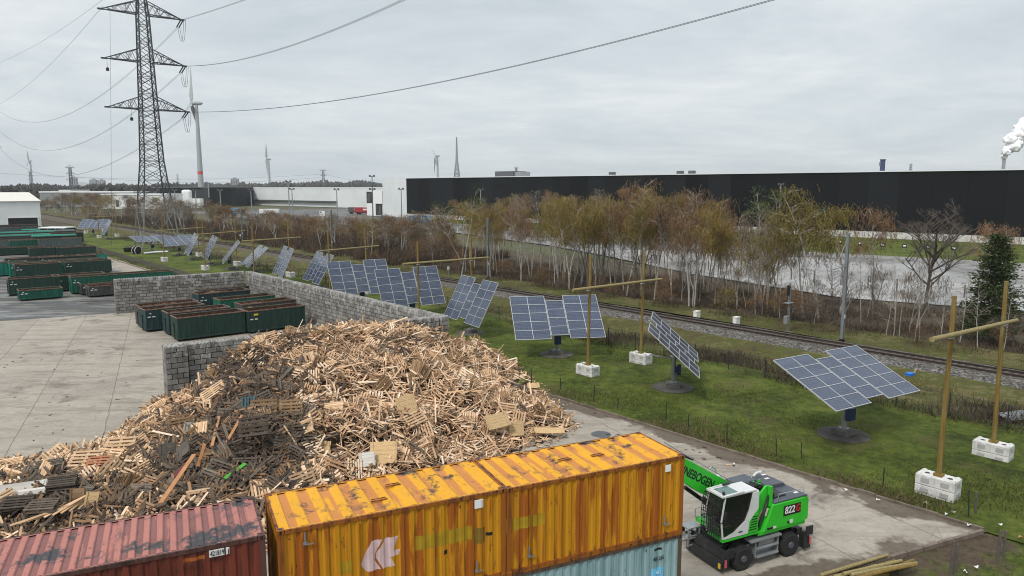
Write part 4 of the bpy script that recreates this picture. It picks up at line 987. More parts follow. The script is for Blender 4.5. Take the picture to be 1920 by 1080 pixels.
# in the yard on the left
YS = [
 ('low flat open green skip, the frontmost of the skips on the left', 37, 566, 5.3, 1.5, 'g', .3), ('tall dark green skip with an orange label, behind the low front skip', 18, 556, 6.6, 2.5, 'd', .4),
 ('long shaded dark green skip beside the tall one with the orange label', 104, 549, 7.0, 2.5, 'd', .85), ('long bright edged dark green skip reaching behind the block wall', 136, 553, 14.5, 2.6, 'g', .3),
 ('small dark grey skip in front of the long one, by the block wall end', 154, 555, 6.5, 1.7, 'k', .8), ('second small dark grey skip at the block wall end', 168, 559, 6.5, 1.6, 'k', .7),
 ('big plain dark green skip with a flat side in the second row on the left', 30, 527, 7.0, 2.7, 'd', .8), ('dark green skip with red brown load right of the plain flat sided one', 124, 517, 7.6, 2.4, 'd', .85),
 ('bright teal green skip cut by the left picture edge', -24, 521, 6.2, 2.5, 't', .8), ('bright green skip end peeping out behind the flat sided one', 20, 521, 6.4, 2.5, 't', .85),
 ('bright green skip end between the two dark green skips', 100, 517, 6.4, 2.5, 't', .85), ('rust topped long skip in the third row on the left', 12, 505, 10, 2.0, 'k', .9),
 ('rust topped skip right of the other one in the third row', 76, 502, 10, 2.0, 'd', .9), ('plain bright green skip at the right end of the third row', 150, 497, 5.2, 2.0, 't', .5),
 ('rust heaped skip before the small bright green one', 96, 509, 9.0, 2.0, 'd', .9), ('long flat dark green skip at the left edge, fourth row', -30, 482, 12, 1.9, 'd', .4),
 ('black framed skip with two white patches on its side', 57, 484, 10, 2.2, 'd', .5), ('dark green skip right of the black framed one', 108, 482, 8, 2.1, 'd', .5),
 ('green skip with ribbed side in the fifth row', 20, 471, 10.2, 2.6, 'g', .5), ('slate grey skip with ribbed side in the fifth row', 75, 470, 9.6, 2.8, 's', .5),
 ('small blue grey skip at the right end of the fifth row', 121, 467, 3, 2.8, 's', .5), ('grey skip at the left edge with a teal top', -30, 470, 11.5, 2.4, 's', .6)]
for lab, px, py, L_, H_, c, f_ in YS: skip(lab, G(px, py)+Vector((0,0,.05)), L_, H_, c, f_, tags=(px > 0 and py > 500))
for lab, px, py, L_, H_, c, ld in (('teal covered skip in the back row on the left', -10, 462, 15, 2.6, 'k', 't'), ('second teal covered skip in the back row, by the left edge', -14, 455, 16, 2.6, 'k', 't'), ('teal covered skip in the back row, right of the other two', 63, 462, 10.5, 2.6, 'd', 't'), ('tall dark skip at the right end of the back row', 98, 458, 8, 3.0, 'd', None), ('teal covered skip before the shed doorway', 43, 445, 8, 2.2, 'k', 't'), ('dark skip with a pale lid at the back row right', 58, 450, 12, 2.4, 'k', 's'), ('grey skip at the far left by the shed wall', -10, 445, 13, 3, 's', None), ('long dark skip at the foot of the white shed', -30, 440, 16, 3, 'k', None)):
    skip(lab, G(px, py)+Vector((0,0,.05)), L_, H_, c, .6, lid=ld, tags=False)

# ------------------------------------------------------------------ shipping containers
def m_paint(name, base, worn, rust, dark, roof=False, dth=.54, wth=.44):
    q = NT(name); v = q.coords(); st = q.coords(scale=(3.2, 3.2, .30))
    x, y, z = q.sep(v); big = q.noise(v, .55, 6, .65); s1 = q.noise(st, 1.15, 6, .62); fine = q.noise(v, 5.5, 6, .72)
    c = q.mix(q.step(s1, .50, .56), base, worn)
    if roof:
        g = q.math('LESS_THAN', z, 2.565)           # troughs between the raised roof ribs have lost their top coat
        c = q.mix(q.math('MULTIPLY', g, q.step(q.noise(q.coords(scale=(1.8,.25,1)), 1.0, 5, .65), wth, wth+.05)), base, worn)
        rough = q.noise(q.coords(scale=(1.5,.8,1)), 1.15, 6, .7)
        c = q.mix(q.math('MULTIPLY', q.step(rough, .55, .66), .85), c, rust); c = q.mix(q.step(q.noise(q.coords(loc=(9,3,0)), .62, 6, .75), dth+.01, dth+.07), c, dark)
        c = q.mix(q.step(fine, .66, .70), c, dark)
    else:
        c = q.mix(q.math('MULTIPLY', q.step(q.noise(q.coords(scale=(4.5,4.5,.16)), 1.6, 6, .7), .52, .72), .75), c, worn)
        e_ = q.math('ABSOLUTE', q.math('SUBTRACT', z, 1.3)); e_ = q.math('MULTIPLY', q.math('SUBTRACT', e_, .95), .28, clamp=True)
        c = q.mix(q.step(q.math('ADD', q.noise(q.coords(scale=(1.6,1.6,.7)), 2.6, 7, .72), e_), .61, .69), c, rust)
        c = q.mix(q.step(q.math('ADD', fine, q.math('MULTIPLY', e_, .9)), .66, .71), c, dark)
    c = q.mix(.22, c, q.mix(1., c, q.ramp(big, [(.3, .55), (.7, 1.2)]), 'MULTIPLY'))
    return q.done(c, q.ramp(fine, [(.3, .42), (.7, .7)]), 0, .4)
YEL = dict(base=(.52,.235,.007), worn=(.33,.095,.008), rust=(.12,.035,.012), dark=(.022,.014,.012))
M_YS = m_paint('yellow_side', **YEL); M_YR = m_paint('yellow_roof', (.70,.33,.006), (.52,.20,.04), (.17,.075,.045), (.045,.034,.036), roof=True)  # roof yellow set lighter than the side: overhead light put into the colours
M_YF = m_paint('yellow_frame', (.30,.095,.010), (.17,.052,.012), (.07,.028,.015), (.02,.013,.011))
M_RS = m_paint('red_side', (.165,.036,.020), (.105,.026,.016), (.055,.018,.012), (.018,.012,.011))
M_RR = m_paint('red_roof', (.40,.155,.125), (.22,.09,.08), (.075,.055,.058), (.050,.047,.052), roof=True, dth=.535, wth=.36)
M_RF = m_paint('red_frame', (.10,.045,.038), (.06,.028,.022), (.04,.018,.013), (.018,.012,.011))
M_PS = m_paint('pale_blue_side', (.27,.40,.42), (.20,.32,.345), (.075,.09,.085), (.03,.022,.018)); M_PF = m_paint('pale_frame', (.10,.07,.05), (.07,.045,.035), (.04,.022,.015), (.018,.012,.011))
PER, DEP = .278, .036
def corr(x, per=PER, dep=DEP):
    f = (x/per) % 1.0
    return 0.0 if f < .36 else (dep*(f-.36)/.14 if f < .5 else (dep if f < .86 else dep*(1-(f-.86)/.14)))
def knots(x0, x1, per=PER):
    ks = {x0, x1}; k = math.floor(x0/per)
    while k*per < x1:
        for f in (0, .36, .5, .86):
            x = (k+f)*per
            if x0 < x < x1: ks.add(x)
        k += 1
    return sorted(ks)
CYAW = R(25.0); CE = Vector((math.cos(CYAW), math.sin(CYAW), 0)); CN = Vector((-math.sin(CYAW), math.cos(CYAW), 0))
CORNER = G(1284, 853, 7.80)
def container(name, label, x_right, z, L_, ms, mr, mf, W_=2.44, H_=2.59, dy=0.0, group=None, rper=.56):
    o = CORNER+CE*(x_right-L_)+CN*dy; o.z = z
    t = thing(name, label, 'shipping container', o, CYAW, group)
    for x in (0, L_-.14):
        for y in (0, W_-.14): b = MB(); b.box((x+.07, y+.07, H_/2), (.14, .14, H_-.24)); b.build('corner_post', mf, t)
    for x in (.08, L_-.08):
        for y in (.08, W_-.08):
            for zz in (.06, H_-.055): b = MB(); b.box((x, y, zz), (.178, .178, .125)); b.build('corner_casting', mf, t, bevel=.012)
    b = MB()
    for x in (.08, L_-.08):
        for y in (.08, W_-.08): b.box((x, y, H_+.0085), (.10, .05, .003)); b.box((x, -.0115 if y < 1 else W_+.0115, H_-.055), (.05,.003,.075))
    b.build('casting_slot', M_BLACK, t)
    b = MB()
    for y in (.03, W_-.03): b.box((L_/2, y, H_-.06), (L_-.36, .06, .10)); b.box((L_/2, y, .09), (L_-.36, .07, .16))
    for x in (.03, L_-.03): b.box((x, W_/2, H_-.06), (.06, W_-.36, .11)); b.box((x, W_/2, .09), (.07, W_-.36, .16))
    b.build('rail', mf, t)
    for nm, y0, sg in (('side_panel', .022, 1), ('side_panel', W_-.022, -1)):
        b = MB(); ks = knots(.14, L_-.14)
        for a, c in zip(ks, ks[1:]):
            b.quad((a, y0+sg*corr(a), .16), (c, y0+sg*corr(c), .16), (c, y0+sg*corr(c), H_-.1), (a, y0+sg*corr(a), H_-.1))
        b.build(nm, ms, t)
    for x in (.03, L_-.03):
        b = MB(); ks = knots(.14, W_-.14)
        for a, c in zip(ks, ks[1:]):
            sg = 1 if x < 1 else -1; b.quad((x+sg*corr(a), a, .16), (x+sg*corr(c), c, .16), (x+sg*corr(c), c, H_-.1), (x+sg*corr(a), a, H_-.1))
        b.build('end_panel', ms, t)
    b = MB(); ks = knots(.30, L_-.30, rper); pr = lambda x: H_-.046+.040*(1-corr(x, rper, 1.0))
    for a, c in zip(ks, ks[1:]): b.quad((a,.10,pr(a)), (c,.10,pr(c)), (c,W_-.10,pr(c)), (a,W_-.10,pr(a)))
    for x0, x1 in ((.055,.30),(L_-.30,L_-.055)): b.quad((x0,.10,H_-.018), (x1,.10,H_-.018), (x1,W_-.10,H_-.018), (x0,W_-.10,H_-.018))
    for y0, y1 in ((.05,.10),(W_-.10,W_-.05)): b.quad((.14,y0,H_-.014), (L_-.14,y0,H_-.014), (L_-.14,y1,H_-.014), (.14,y1,H_-.014))
    b.build('roof_panel', mr, t)
    b = MB(); b.box((L_/2, W_/2, .15), (L_-.3, W_-.2, .03)); b.build('floor', mf, t)
    return t
# a 3-high stack: only the top tier and a strip of the middle one show in the photograph
Z1, Z2 = 2.62, 5.20
for xr, z, lab in ((0, .06, 'bottom pale container of the stack, right one'), (-6.085, .06, 'bottom pale container of the stack, left one')): container('shipping_container', lab, xr, z, 6.06, M_PS, M_PS, M_PF, group='containers at the bottom of the stack')
container('shipping_container', 'bottom pale container of the stack under the red ones', -12.42, .06, 12.19, M_PS, M_PS, M_PF, group='containers at the bottom of the stack')
pale = container('shipping_container', 'faded pale blue container right under the right yellow one', 0, Z1, 6.06, M_PS, M_PS, M_PF)
container('shipping_container', 'faded pale blue container under the left yellow one', -6.085, Z1, 6.06, M_PS, M_PS, M_PF)
container('shipping_container', 'middle tier container under the red container', -12.42, Z1, 12.19, M_RS, M_RS, M_RF)
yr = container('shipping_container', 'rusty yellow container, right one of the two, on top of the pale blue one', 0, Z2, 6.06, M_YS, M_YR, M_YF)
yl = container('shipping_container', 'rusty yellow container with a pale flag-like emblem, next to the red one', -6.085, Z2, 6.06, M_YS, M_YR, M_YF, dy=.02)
rd = container('shipping_container', 'long faded red container with peeling dark roof patches', -12.42, Z2-.01, 12.19, M_RS, M_RR, M_RF, rper=.29)
def on_side(t, px, py):      # a pixel of the photograph on the near face of a container, in that container's own coordinates
    C = Vector((0,0,CAMH)); d = ray(px, py); o = t.location; k = (o-C).dot(CN)/d.dot(CN); p = C+d*k-o
    return p.dot(CE), p.z
M_PINK = pm('faded_emblem', (.60,.44,.44), .6, var=.1, scale=3)
def clip(poly, x, keep_right):
    out = []
    for i in range(len(poly)):
        a, b_ = poly[i], poly[(i+1) % len(poly)]; ia = (a[0] >= x) == keep_right or a[0] == x; ib = (b_[0] >= x) == keep_right or b_[0] == x
        if ia: out.append(a)
        if ia != ib: f = (x-a[0])/(b_[0]-a[0]); out.append((x, a[1]+f*(b_[1]-a[1])))
    return out
def paint_on(t, polys, name, m, off=.004):   # paint that follows the corrugation of the side panel
    b = MB()
    for poly in polys:
        x0 = min(p[0] for p in poly); x1 = max(p[0] for p in poly); ks = knots(x0, x1)
        for a, c in zip(ks, ks[1:]):
            pc = clip(clip(poly, a, True), c, False)
            if len(pc) >= 3: b._add([(x, .022+corr(min(max(x, a+1e-6), c-1e-6))-off, z) for x, z in pc], (tuple(range(len(pc))),))
    return b.build(name, m, t)
z5 = lambda pts: [on_side(yl, 480+x/4, 810+y/4) for x, y in pts]
paint_on(yl, [z5([(785,1000),(868,822),(950,806),(897,918),(893,968),(940,1030),(835,1055)])], 'emblem', M_PINK)
paint_on(yl, [z5([(905,915),(975,800),(1072,783),(1032,890)]), z5([(905,915),(1032,890),(1083,884),(1075,925),(1012,940),(905,952)]), z5([(905,952),(1012,940),(1048,1005),(955,1028)])], 'emblem', M_PINK, .0045)
M_OLIVE = pm('overpainted_band', (.36,.23,.012), .55, var=.2, scale=2); M_OLIVE2 = pm('dark_overpainted_band', (.20,.13,.018), .55, var=.25, scale=2)
def rect_on(t, px0, py0, px1, py1, m, name):
    x0, z0 = on_side(t, px0, py0); x1, z1 = on_side(t, px1, py1); za, zb = on_side(t, px0, py1)[1], z0
    paint_on(t, [[(x0, za), (x1, za), (x1, zb), (x0, zb)]], name, m)
rect_on(yl, 778, 1008, 886, 1035, M_OLIVE, 'painted_band'); rect_on(yl, 890, 993, 911, 1022, M_OLIVE2, 'painted_band')
rect_on(yr, 940, 976, 962, 1006, M_OLIVE2, 'painted_band'); rect_on(yr, 963, 974, 1022, 996, M_OLIVE, 'painted_band'); rect_on(yl, 638, 1056, 662, 1078, M_OLIVE, 'painted_band')
rect_on(yl, 833, 1033, 840, 1041, M_BLACK, 'dark_patch'); rect_on(yl, 912, 1000, 924, 1006, M_BLACK, 'dark_patch')
def plate(t, px, py, w_, h_, m, name):
    x, z = on_side(t, px, py); b = MB(); b.box((x, .005, z), (w_, .012, h_)); return b.build(name, m, t)
plate(yl, 898, 945, .25, .24, M_FLATW, 'white_sticker'); plate(yr, 1253, 878, .20, .22, M_FLATW, 'white_sticker')
for t, pts in ((yl, ((894, 1062), (572, 1010))), (yr, ((992, 1035), (1246, 975)))):
    for px, py in pts:
        x, z = on_side(t, px, py); b = MB(); b.tube([(x,-.01,z+.16),(x,-.01,z-.16)], .02, 7); b.bar((x,-.02,z-.15),(x+.2,-.02,z-.15),.022); b.box((x,-.005,z-.12),(.1,.03,.08)); b.build('lock_handle', M_GALV, t)
for t, xs in ((yl, (.62, 2.0, 4.0, 5.35)), (yr, (.75, 1.75, 5.25))):
    for x in xs: b = MB(); b.box((x, .012, 1.3), (.02, .03, 2.2)); b.build('seam_strip', M_YF, t)
# fittings and dents on the roofs
for t, lst in ((yl, ((2.7,.7),(3.3,1.5))), (yr, ((2.5,1.2),(3.6,1.1)))):
    b = MB()
    for x, y in lst: b.bar((x-.22,y,2.60),(x+.22,y+.02,2.60),.05,.03); b.bar((x-.2,y+.12,2.60),(x+.2,y+.14,2.60),.02,.02)
    b.build('roof_bracket', M_YF, t)
# writing
CM = lambda t, x, z: frame_M((x, -.005, z), (1,0,0), (0,0,1))
x, z = on_side(rd, 393, 1040)
b = MB(); x2 = on_side(rd, 425, 1036)[0]; x3, x4 = on_side(rd, 421.5, 1036)[0], on_side(rd, 430, 1035)[0]
b.box(((x+x3)/2-.01, .006, z+.01), (x3-x, .012, .17)); b.box(((x3+x4)/2+.015, .006, z+.01), (x4-x3-.02, .012, .17)); b.build('number_plate', M_WHITE, rd)
def wr(t, body, px, py, size, m, xs=1., shear=0):
    xx, zz = on_side(t, px, py); o = text_obj('lettering', body, size, m, t, CM(t, xx, zz), shear, 0, xs); return o
wr(rd, '421819', 394, 1039.5, .175, M_BLACK, .58); wr(rd, '1', 424.8, 1035.3, .185, M_BLACK, .9)
q = NT('dark_red_ink'); M_INK = q.done((.03,.008,.008), .6)
wr(rd, '4310', 394, 1051, .15, M_INK, .95); wr(rd, 'U', 343, 1066, .15, M_INK); wr(rd, 'S', 355, 1063.5, .15, M_INK); wr(rd, 'A', 368, 1060, .15, M_INK)
rect_on(rd, 343, 1050, 385, 1057, pm('orange_smear', (.35,.10,.02), .6), 'paint_smear')
def fl(x, y): return 860+x*.2685, 790+y*.2685
wr(pale, '401205', *fl(1358, 968), .17, M_BLACK, .8); rect_on(pale, *fl(1352, 1035), *fl(1432, 1105), pm('light_blue_patch', (.16,.48,.72), .5), 'blue_patch')
wr(pale, 'G', *fl(1378, 1058), .15, M_FLATW); rect_on(pale, *fl(1370,895), *fl(1420,910), M_BLACK, 'dark_patch')
# ------------------------------------------------------------------ the waste wood heap
def GS(px, py, s):        # the point of a sight line at a given distance along the site
    d = ray(px, py); k = s/(d.x*U.x+d.y*U.y); return Vector((d.x*k, d.y*k, CAMH+d.z*k))
CP = [GS(x, y+8, s) for x, y, s in ((318,772,54.6),(345,748,54.8),(370,728,54.8),(393,708,54.8),(412,686,54.6),(432,664,54.4),(480,635,53.2),(560,628,53),(640,614,53),(700,613,53),(760,613,52.5),(810,622,51.5),(850,646,50.8),(900,663,50),(935,682,48.5),(965,705,46.5),(1000,735,43.5),(1035,770,40))]
CP += [G(x, y, 0) for x, y in ((1072,800),(1045,815),(1020,830),(980,842),(935,855),(0,878),(60,872),(140,858),(200,842),(260,795),(300,752),(330,720),(-60,890),(-120,900),(880,868),(1058,776),(1020,745))]
CP += [G(x, y, z) for x, y, z in ((850,720,2.9),(760,680,3.9),(650,690,3.7),(560,690,3.5),(480,715,3.1),(420,735,1.9),(370,775,1.2),(320,820,.8),(250,850,.8),(400,830,2.0),(480,790,2.9),(560,780,2.9),(650,790,2.4),(760,770,2.3),(850,790,1.6),(950,760,1.5),(1000,780,.8),(940,810,.6),(850,840,.5),(760,850,.9),(650,870,1.0),(550,900,1.1),(450,900,1.4),(350,920,1.2),(250,940,1.0),(150,950,.9),(60,960,.8),(100,900,.7),(30,900,.5),(200,880,.9),(300,890,1.2),(-60,960,.7),(-150,980,.4))]
CP += [S(34,18,.2), S(30,24,0), S(31,14,.2), S(30,8,.2), S(31,20,0), S(34,3,.2), S(36,-4,0), S(57.5,26,4.2), S(57.5,32,4.2), S(57,38.5,3.6), S(54,41,2.2), S(52,43,.8), S(47,42.5,.4), S(40,38.5,.2)]
def pile_h(x, y):
    sw = sh = 0.0
    for p in CP:
        d2 = (p.x-x)**2+(p.y-y)**2+.25; w_ = 1/(d2*d2); sw += w_; sh += w_*p.z
    return sh/sw
gx0, gx1, gy0, gy1, gs = -36., 8., 30., 74., .5
NX, NY = int((gx1-gx0)/gs), int((gy1-gy0)/gs)
PH = [[pile_h(gx0+i*gs, gy0+j*gs) for i in range(NX+1)] for j in range(NY+1)]
EDGE = [G(1075,800), G(1045,818), G(1020,832), G(935,858), S(31,24), S(30,16), S(31,6), S(34,-6), G(-120,985), G(-130,900), G(0,876), G(60,866), G(140,852), G(200,835), G(262,790), G(300,752), S(56.3,16.2), S(54.6,37.6), S(53,41.5), S(49.5,41.8), S(45,40.2), G(1035,765)]
def inside(x, y):
    c = False; n = len(EDGE)
    for i in range(n):
        a, b_ = EDGE[i], EDGE[(i+1) % n]
        if (a.y > y) != (b_.y > y) and x < (b_.x-a.x)*(y-a.y)/(b_.y-a.y)+a.x: c = not c
    return c
def edged(x, y):
    m = 9
    for i in range(len(EDGE)):
        a, b_ = EDGE[i], EDGE[(i+1) % len(EDGE)]; dx, dy = b_.x-a.x, b_.y-a.y; L2 = dx*dx+dy*dy
        f = max(0, min(1, ((x-a.x)*dx+(y-a.y)*dy)/L2)); m = min(m, math.hypot(x-a.x-f*dx, y-a.y-f*dy))
    return m
def hz(x, y):
    i = max(0, min(NX-1, int((x-gx0)/gs))); j = max(0, min(NY-1, int((y-gy0)/gs))); f, g = (x-gx0)/gs-i, (y-gy0)/gs-j
    z = (PH[j][i]*(1-f)+PH[j][i+1]*f)*(1-g)+(PH[j+1][i]*(1-f)+PH[j+1][i+1]*f)*g
    return z+min(1, z/1.6)*(.26*math.sin(x*1.9+y*1.3)*math.sin(y*2.3-x*.7)+.16*math.sin(x*3.7-y*2.9+1)*math.cos(y*3.1+x*1.7)-.06)
# light new wood on the right and at the back, grey weathered wood in the middle and along the left arm
def greyness(x, y, z):
    px, py, _ = PX((x, y, z))
    g = .10
    def blob(cx_, cy_, rx, ry, k): return k*math.exp(-((px-cx_)/rx)**2-((py-cy_)/ry)**2)
    g += blob(475, 755, 85, 85, .9)+blob(410, 865, 125, 75, .85)+blob(500, 850, 70, 60, .45)+blob(170, 935, 200, 60, .58)+blob(60, 965, 120, 45, .45)+blob(790, 640, 60, 16, .55)+blob(560, 640, 90, 14, .35)+blob(400, 690, 40, 45, .25)
    g -= blob(230, 860, 60, 40, .25)+blob(900, 780, 160, 90, .12)+blob(140, 900, 40, 25, .1)
    return max(.03, min(.93, g))
q = NT('waste_wood'); r_ = q.attr('rnd'); v = q.coords('World')
col = q.ramp(r_, [(0, (.022,.017,.014)), (.18, (.065,.050,.039)), (.34, (.13,.10,.078)), (.45, (.20,.12,.065)), (.56, (.35,.205,.115)), (.70, (.57,.365,.215)), (.88, (.72,.51,.335)), (1, (.83,.68,.53))])
col = q.mix(q.math('MULTIPLY', q.step(q.noise(v, 2.6, 5, .7), .5, .75), .35), col, (.17,.115,.07))
M_WOOD = q.done(col, .85, 0, .2)
q = NT('chip_mound'); v = q.coords('World'); M_MOUND = q.done(q.ramp(q.noise(v, 3, 7, .75), [(.3, (.012,.008,.006)), (.5, (.035,.022,.015)), (.7, (.12,.07,.04))]), .95, 0, .1)  # brown chips, kept extra dark as painted shade between the planks
rp = random.Random(77)
def tone(x, y, z):
    g = greyness(x, y, z); r = rp.random()
    return rp.uniform(.08, .45) if r < g else (rp.uniform(.34, .6) if r < g+.3 else rp.uniform(.55, 1.0))
def slope_frame(x, y):
    e = .6; gx = (hz(x+e, y)-hz(x-e, y))/(2*e); gy = (hz(x, y+e)-hz(x, y-e))/(2*e)
    return Vector((-gx*.6, -gy*.6-.45, 1)).normalized()
def rand_frame(n, tilt):
    a = Vector((rp.gauss(0,1), rp.gauss(0,1), rp.gauss(0,.55))); n2 = (n+Vector((rp.gauss(0,tilt), rp.gauss(0,tilt), rp.gauss(0,tilt*.5)))).normalized()
    a = (a-n2*a.dot(n2)).normalized(); return Matrix((a, n2.cross(a), n2)).transposed()
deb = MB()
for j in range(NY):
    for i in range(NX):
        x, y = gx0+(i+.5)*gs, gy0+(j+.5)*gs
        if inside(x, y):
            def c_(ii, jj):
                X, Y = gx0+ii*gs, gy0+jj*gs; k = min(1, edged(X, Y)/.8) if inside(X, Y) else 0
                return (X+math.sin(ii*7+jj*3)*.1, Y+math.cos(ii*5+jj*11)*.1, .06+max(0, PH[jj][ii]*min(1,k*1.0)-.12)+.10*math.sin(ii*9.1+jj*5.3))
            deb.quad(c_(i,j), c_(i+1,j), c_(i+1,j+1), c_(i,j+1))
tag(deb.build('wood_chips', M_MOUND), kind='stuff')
pts = []
while len(pts) < 22000:
    x, y = rp.uniform(gx0, gx1), rp.uniform(gy0, 70)
    if not inside(x, y): continue
    s_, t_ = ST(Vector((x, y, 0)))
    if s_ < 33.5 and rp.random() < .6: continue
    pts.append((x, y))
deb = MB()
def zone(x, y, z):
    px, py, _ = PX((x, y, z)); return px, py
for x, y in pts[:20800]:
    ed = edged(x, y); z = .06+hz(x, y)*min(1, ed/.9+.15)
    px, py = zone(x, y, z)
    small = px > 620 and py > 640        # broken sticks and splinters dominate the right slope
    n = slope_frame(x, y); M = rand_frame(n, .42)
    ln = (rp.choice((rp.uniform(.35, 1.0), rp.uniform(.8, 1.9))) if small else rp.uniform(.7, 1.6)); wd = rp.choice((.03,.04,.05,.06,.10)) if small else rp.choice((.06,.08,.10,.14))
    deb.c = tone(x, y, z); deb.box((x, y, z+rp.uniform(-.04,.30)), (ln, wd, rp.uniform(.018,.035)), M)
# long boards and battens lying on top
for k in range(1700):
    x, y = pts[rp.randrange(len(pts))]; z = .16+hz(x, y)*min(1, edged(x, y)/.9+.15); px, py = zone(x, y, z)
    if edged(x, y) < .8 or (px < 560 and rp.random() < .6): continue
    deb.c = tone(x, y, z); deb.box((x, y, z+rp.uniform(.05,.32)), (rp.uniform(1.3, 2.7), rp.choice((.04,.05,.06,.09,.12)), rp.uniform(.02,.045)), rand_frame(slope_frame(x, y), .34))
# clusters of parallel slats: fallen apart pallets
for x, y in pts[20800:22000]:
    ed = edged(x, y); z = .1+hz(x, y)*min(1, ed/.9+.15); M = rand_frame(slope_frame(x, y)+Vector((0, -rp.uniform(0, .8), 0)), .4); c = tone(x, y, z)
    if zone(x, y, z)[0] > 620 and rp.random() < .6: continue
    k = rp.randint(4, 7); sp = rp.uniform(.14, .2)
    for i in range(k):
        deb.c = max(0, min(1, c+rp.uniform(-.05, .05))); deb.box(Vector((x, y, z+.1))+M @ Vector((rp.uniform(-.05,.05), (i-k/2)*sp, rp.uniform(0,.03))), (rp.uniform(.9,1.25), .095, .024), M)
    if rp.random() < .6:
        for u_ in (-.45, .4): deb.c = max(0, c-.12); deb.box(Vector((x, y, z+.06))+M @ Vector((u_, 0, -.05)), (.09, k*sp, .07), M)
# splinters strewn on the concrete along the foot of the heap
for k in range(900):
    e_ = rp.randint(0, len(EDGE)-1); a, b_ = EDGE[e_], EDGE[(e_+1) % len(EDGE)]
    p = a.lerp(b_, rp.random()); x, y = p.x+rp.gauss(0, .55), p.y+rp.gauss(0, .55)
    deb.c = rp.uniform(.3, 1); deb.box((x, y, .085+rp.random()*.05), (rp.uniform(.1,.5), rp.uniform(.03,.07), .02), rand_frame(Vector((0,0,1)), .08))
for k in range(170):
    p = G(rp.uniform(-20, 330), rp.uniform(655, 880)) if k < 60 else G(rp.uniform(960, 1420), rp.uniform(770, 880))
    if inside(p.x, p.y) or ST(p)[1] > 37.6: continue
    deb.c = rp.choice((rp.uniform(0,.3), rp.uniform(.3, 1))); deb.box((p.x, p.y, .08), (rp.uniform(.08,.35), rp.uniform(.03,.10), .02), rand_frame(Vector((0,0,1)), .05))
tag(deb.build('wood_debris', M_WOOD), kind='stuff')
# pallets
def m_pal(name, a, b_, c):
    q = NT(name); r_ = q.attr('rnd'); v = q.coords(); k = q.math('ADD', q.math('MULTIPLY', r_, .6), q.math('MULTIPLY', q.noise(v, 3, 4), .4))
    col = q.ramp(k, [(.15, a), (.5, b_), (.85, c)]); return q.done(q.mix(1., col, q.ramp(q.rand(), [(0, (.72,.70,.68)), (1, (1.1,1.08,1.05))]), 'MULTIPLY'), .85, 0, .2)
PM = {'p': m_pal('pale_pine', (.43,.27,.155), (.59,.40,.245), (.73,.54,.37)), 'b': m_pal('brown_pine', (.14,.085,.048), (.23,.145,.08), (.33,.22,.125)), 'g': m_pal('weathered_wood', (.07,.056,.045), (.13,.106,.085), (.20,.168,.136)), 'r': m_pal('terracotta_wood', (.27,.10,.055), (.36,.15,.085), (.44,.22,.14)), 'u': m_pal('blue_painted_wood', (.025,.05,.065), (.045,.085,.105), (.08,.13,.15)), 'w': m_pal('white_painted_wood', (.38,.36,.33), (.50,.48,.45), (.60,.58,.55)), 'k': m_pal('black_wood', (.042,.034,.028), (.072,.058,.047), (.12,.098,.08))}
def pallet_mb(var):
    b = MB(); rr = random.Random(var); n = 5 + var % 3
    for i in range(n):
        if var > 2 and rr.random() < .15: continue
        b.c = rr.random(); b.box((rr.uniform(-.02,.02), -.4+.05+i*(.7/(n-1)), .133), (1.2, .10, .022), Matrix.Rotation(rr.uniform(-.03,.03) if var > 1 else 0, 3, 'Z'))
    for x in (-.53, 0, .53): b.c = rr.random(); b.box((x, 0, .111), (.11, .8, .022))
    for x in (-.53, 0, .53):
        for y in (-.35, 0, .35): b.c = rr.random(); b.box((x, y, .062), (.13, .1, .077))
    for y in (-.35, 0, .35): b.c = rr.random(); b.box((0, y, .012), (1.2, .1, .022))
    return b
PMESH = {}
def pal(kind, var):
    k = (kind, var)
    if k not in PMESH: PMESH[k] = pallet_mb(var).mesh('pallet', PM[kind])
    return PMESH[k]
PLAB = {'p': ('pale new wooden pallet lying loose in the waste wood heap', 'pale pallets in the heap'), 'b': ('brown wooden pallet lying loose in the waste wood heap', 'brown pallets in the heap'), 'g': ('grey weathered wooden pallet lying loose in the waste wood heap', 'grey weathered pallets in the heap'), 'k': ('blackened wooden pallet lying loose in the waste wood heap', 'blackened pallets in the heap')}
def put_pallet(kind, p, M, var=None, label=None, group=None, sc_=1.0):
    o = bpy.data.objects.new('pallet', pal(kind, rp.randint(0, 5) if var is None else var)); COL.objects.link(o)
    T = M.to_4x4(); T.translation = p; o.matrix_world = T @ Matrix.Diagonal((sc_, sc_, 1, 1)); lab = PLAB.get(kind)
    return tag(o, label or lab[0], 'pallet', group or (lab[1] if lab else None))
cnt = 0
while cnt < 225:
    x, y = rp.uniform(gx0, gx1), rp.uniform(33, 62)
    if not inside(x, y) or edged(x, y) < .5: continue
    z = .15+hz(x, y)*min(1, edged(x, y)/.9+.15); px, py = zone(x, y, z)
    if not (-20 < px < 1060 and py < 1010): continue
    if px > 600 and rp.random() < .72: continue
    r = rp.random(); g = greyness(x, y, z); k = rp.choice('ggk') if r < g*.9 else rp.choice('pppbb')
    put_pallet(k, Vector((x, y, z+.16)), rand_frame(slope_frame(x, y)+Vector((0, -rp.uniform(.1, .9), 0)), .38), sc_=rp.uniform(.92, 1.12)); cnt += 1
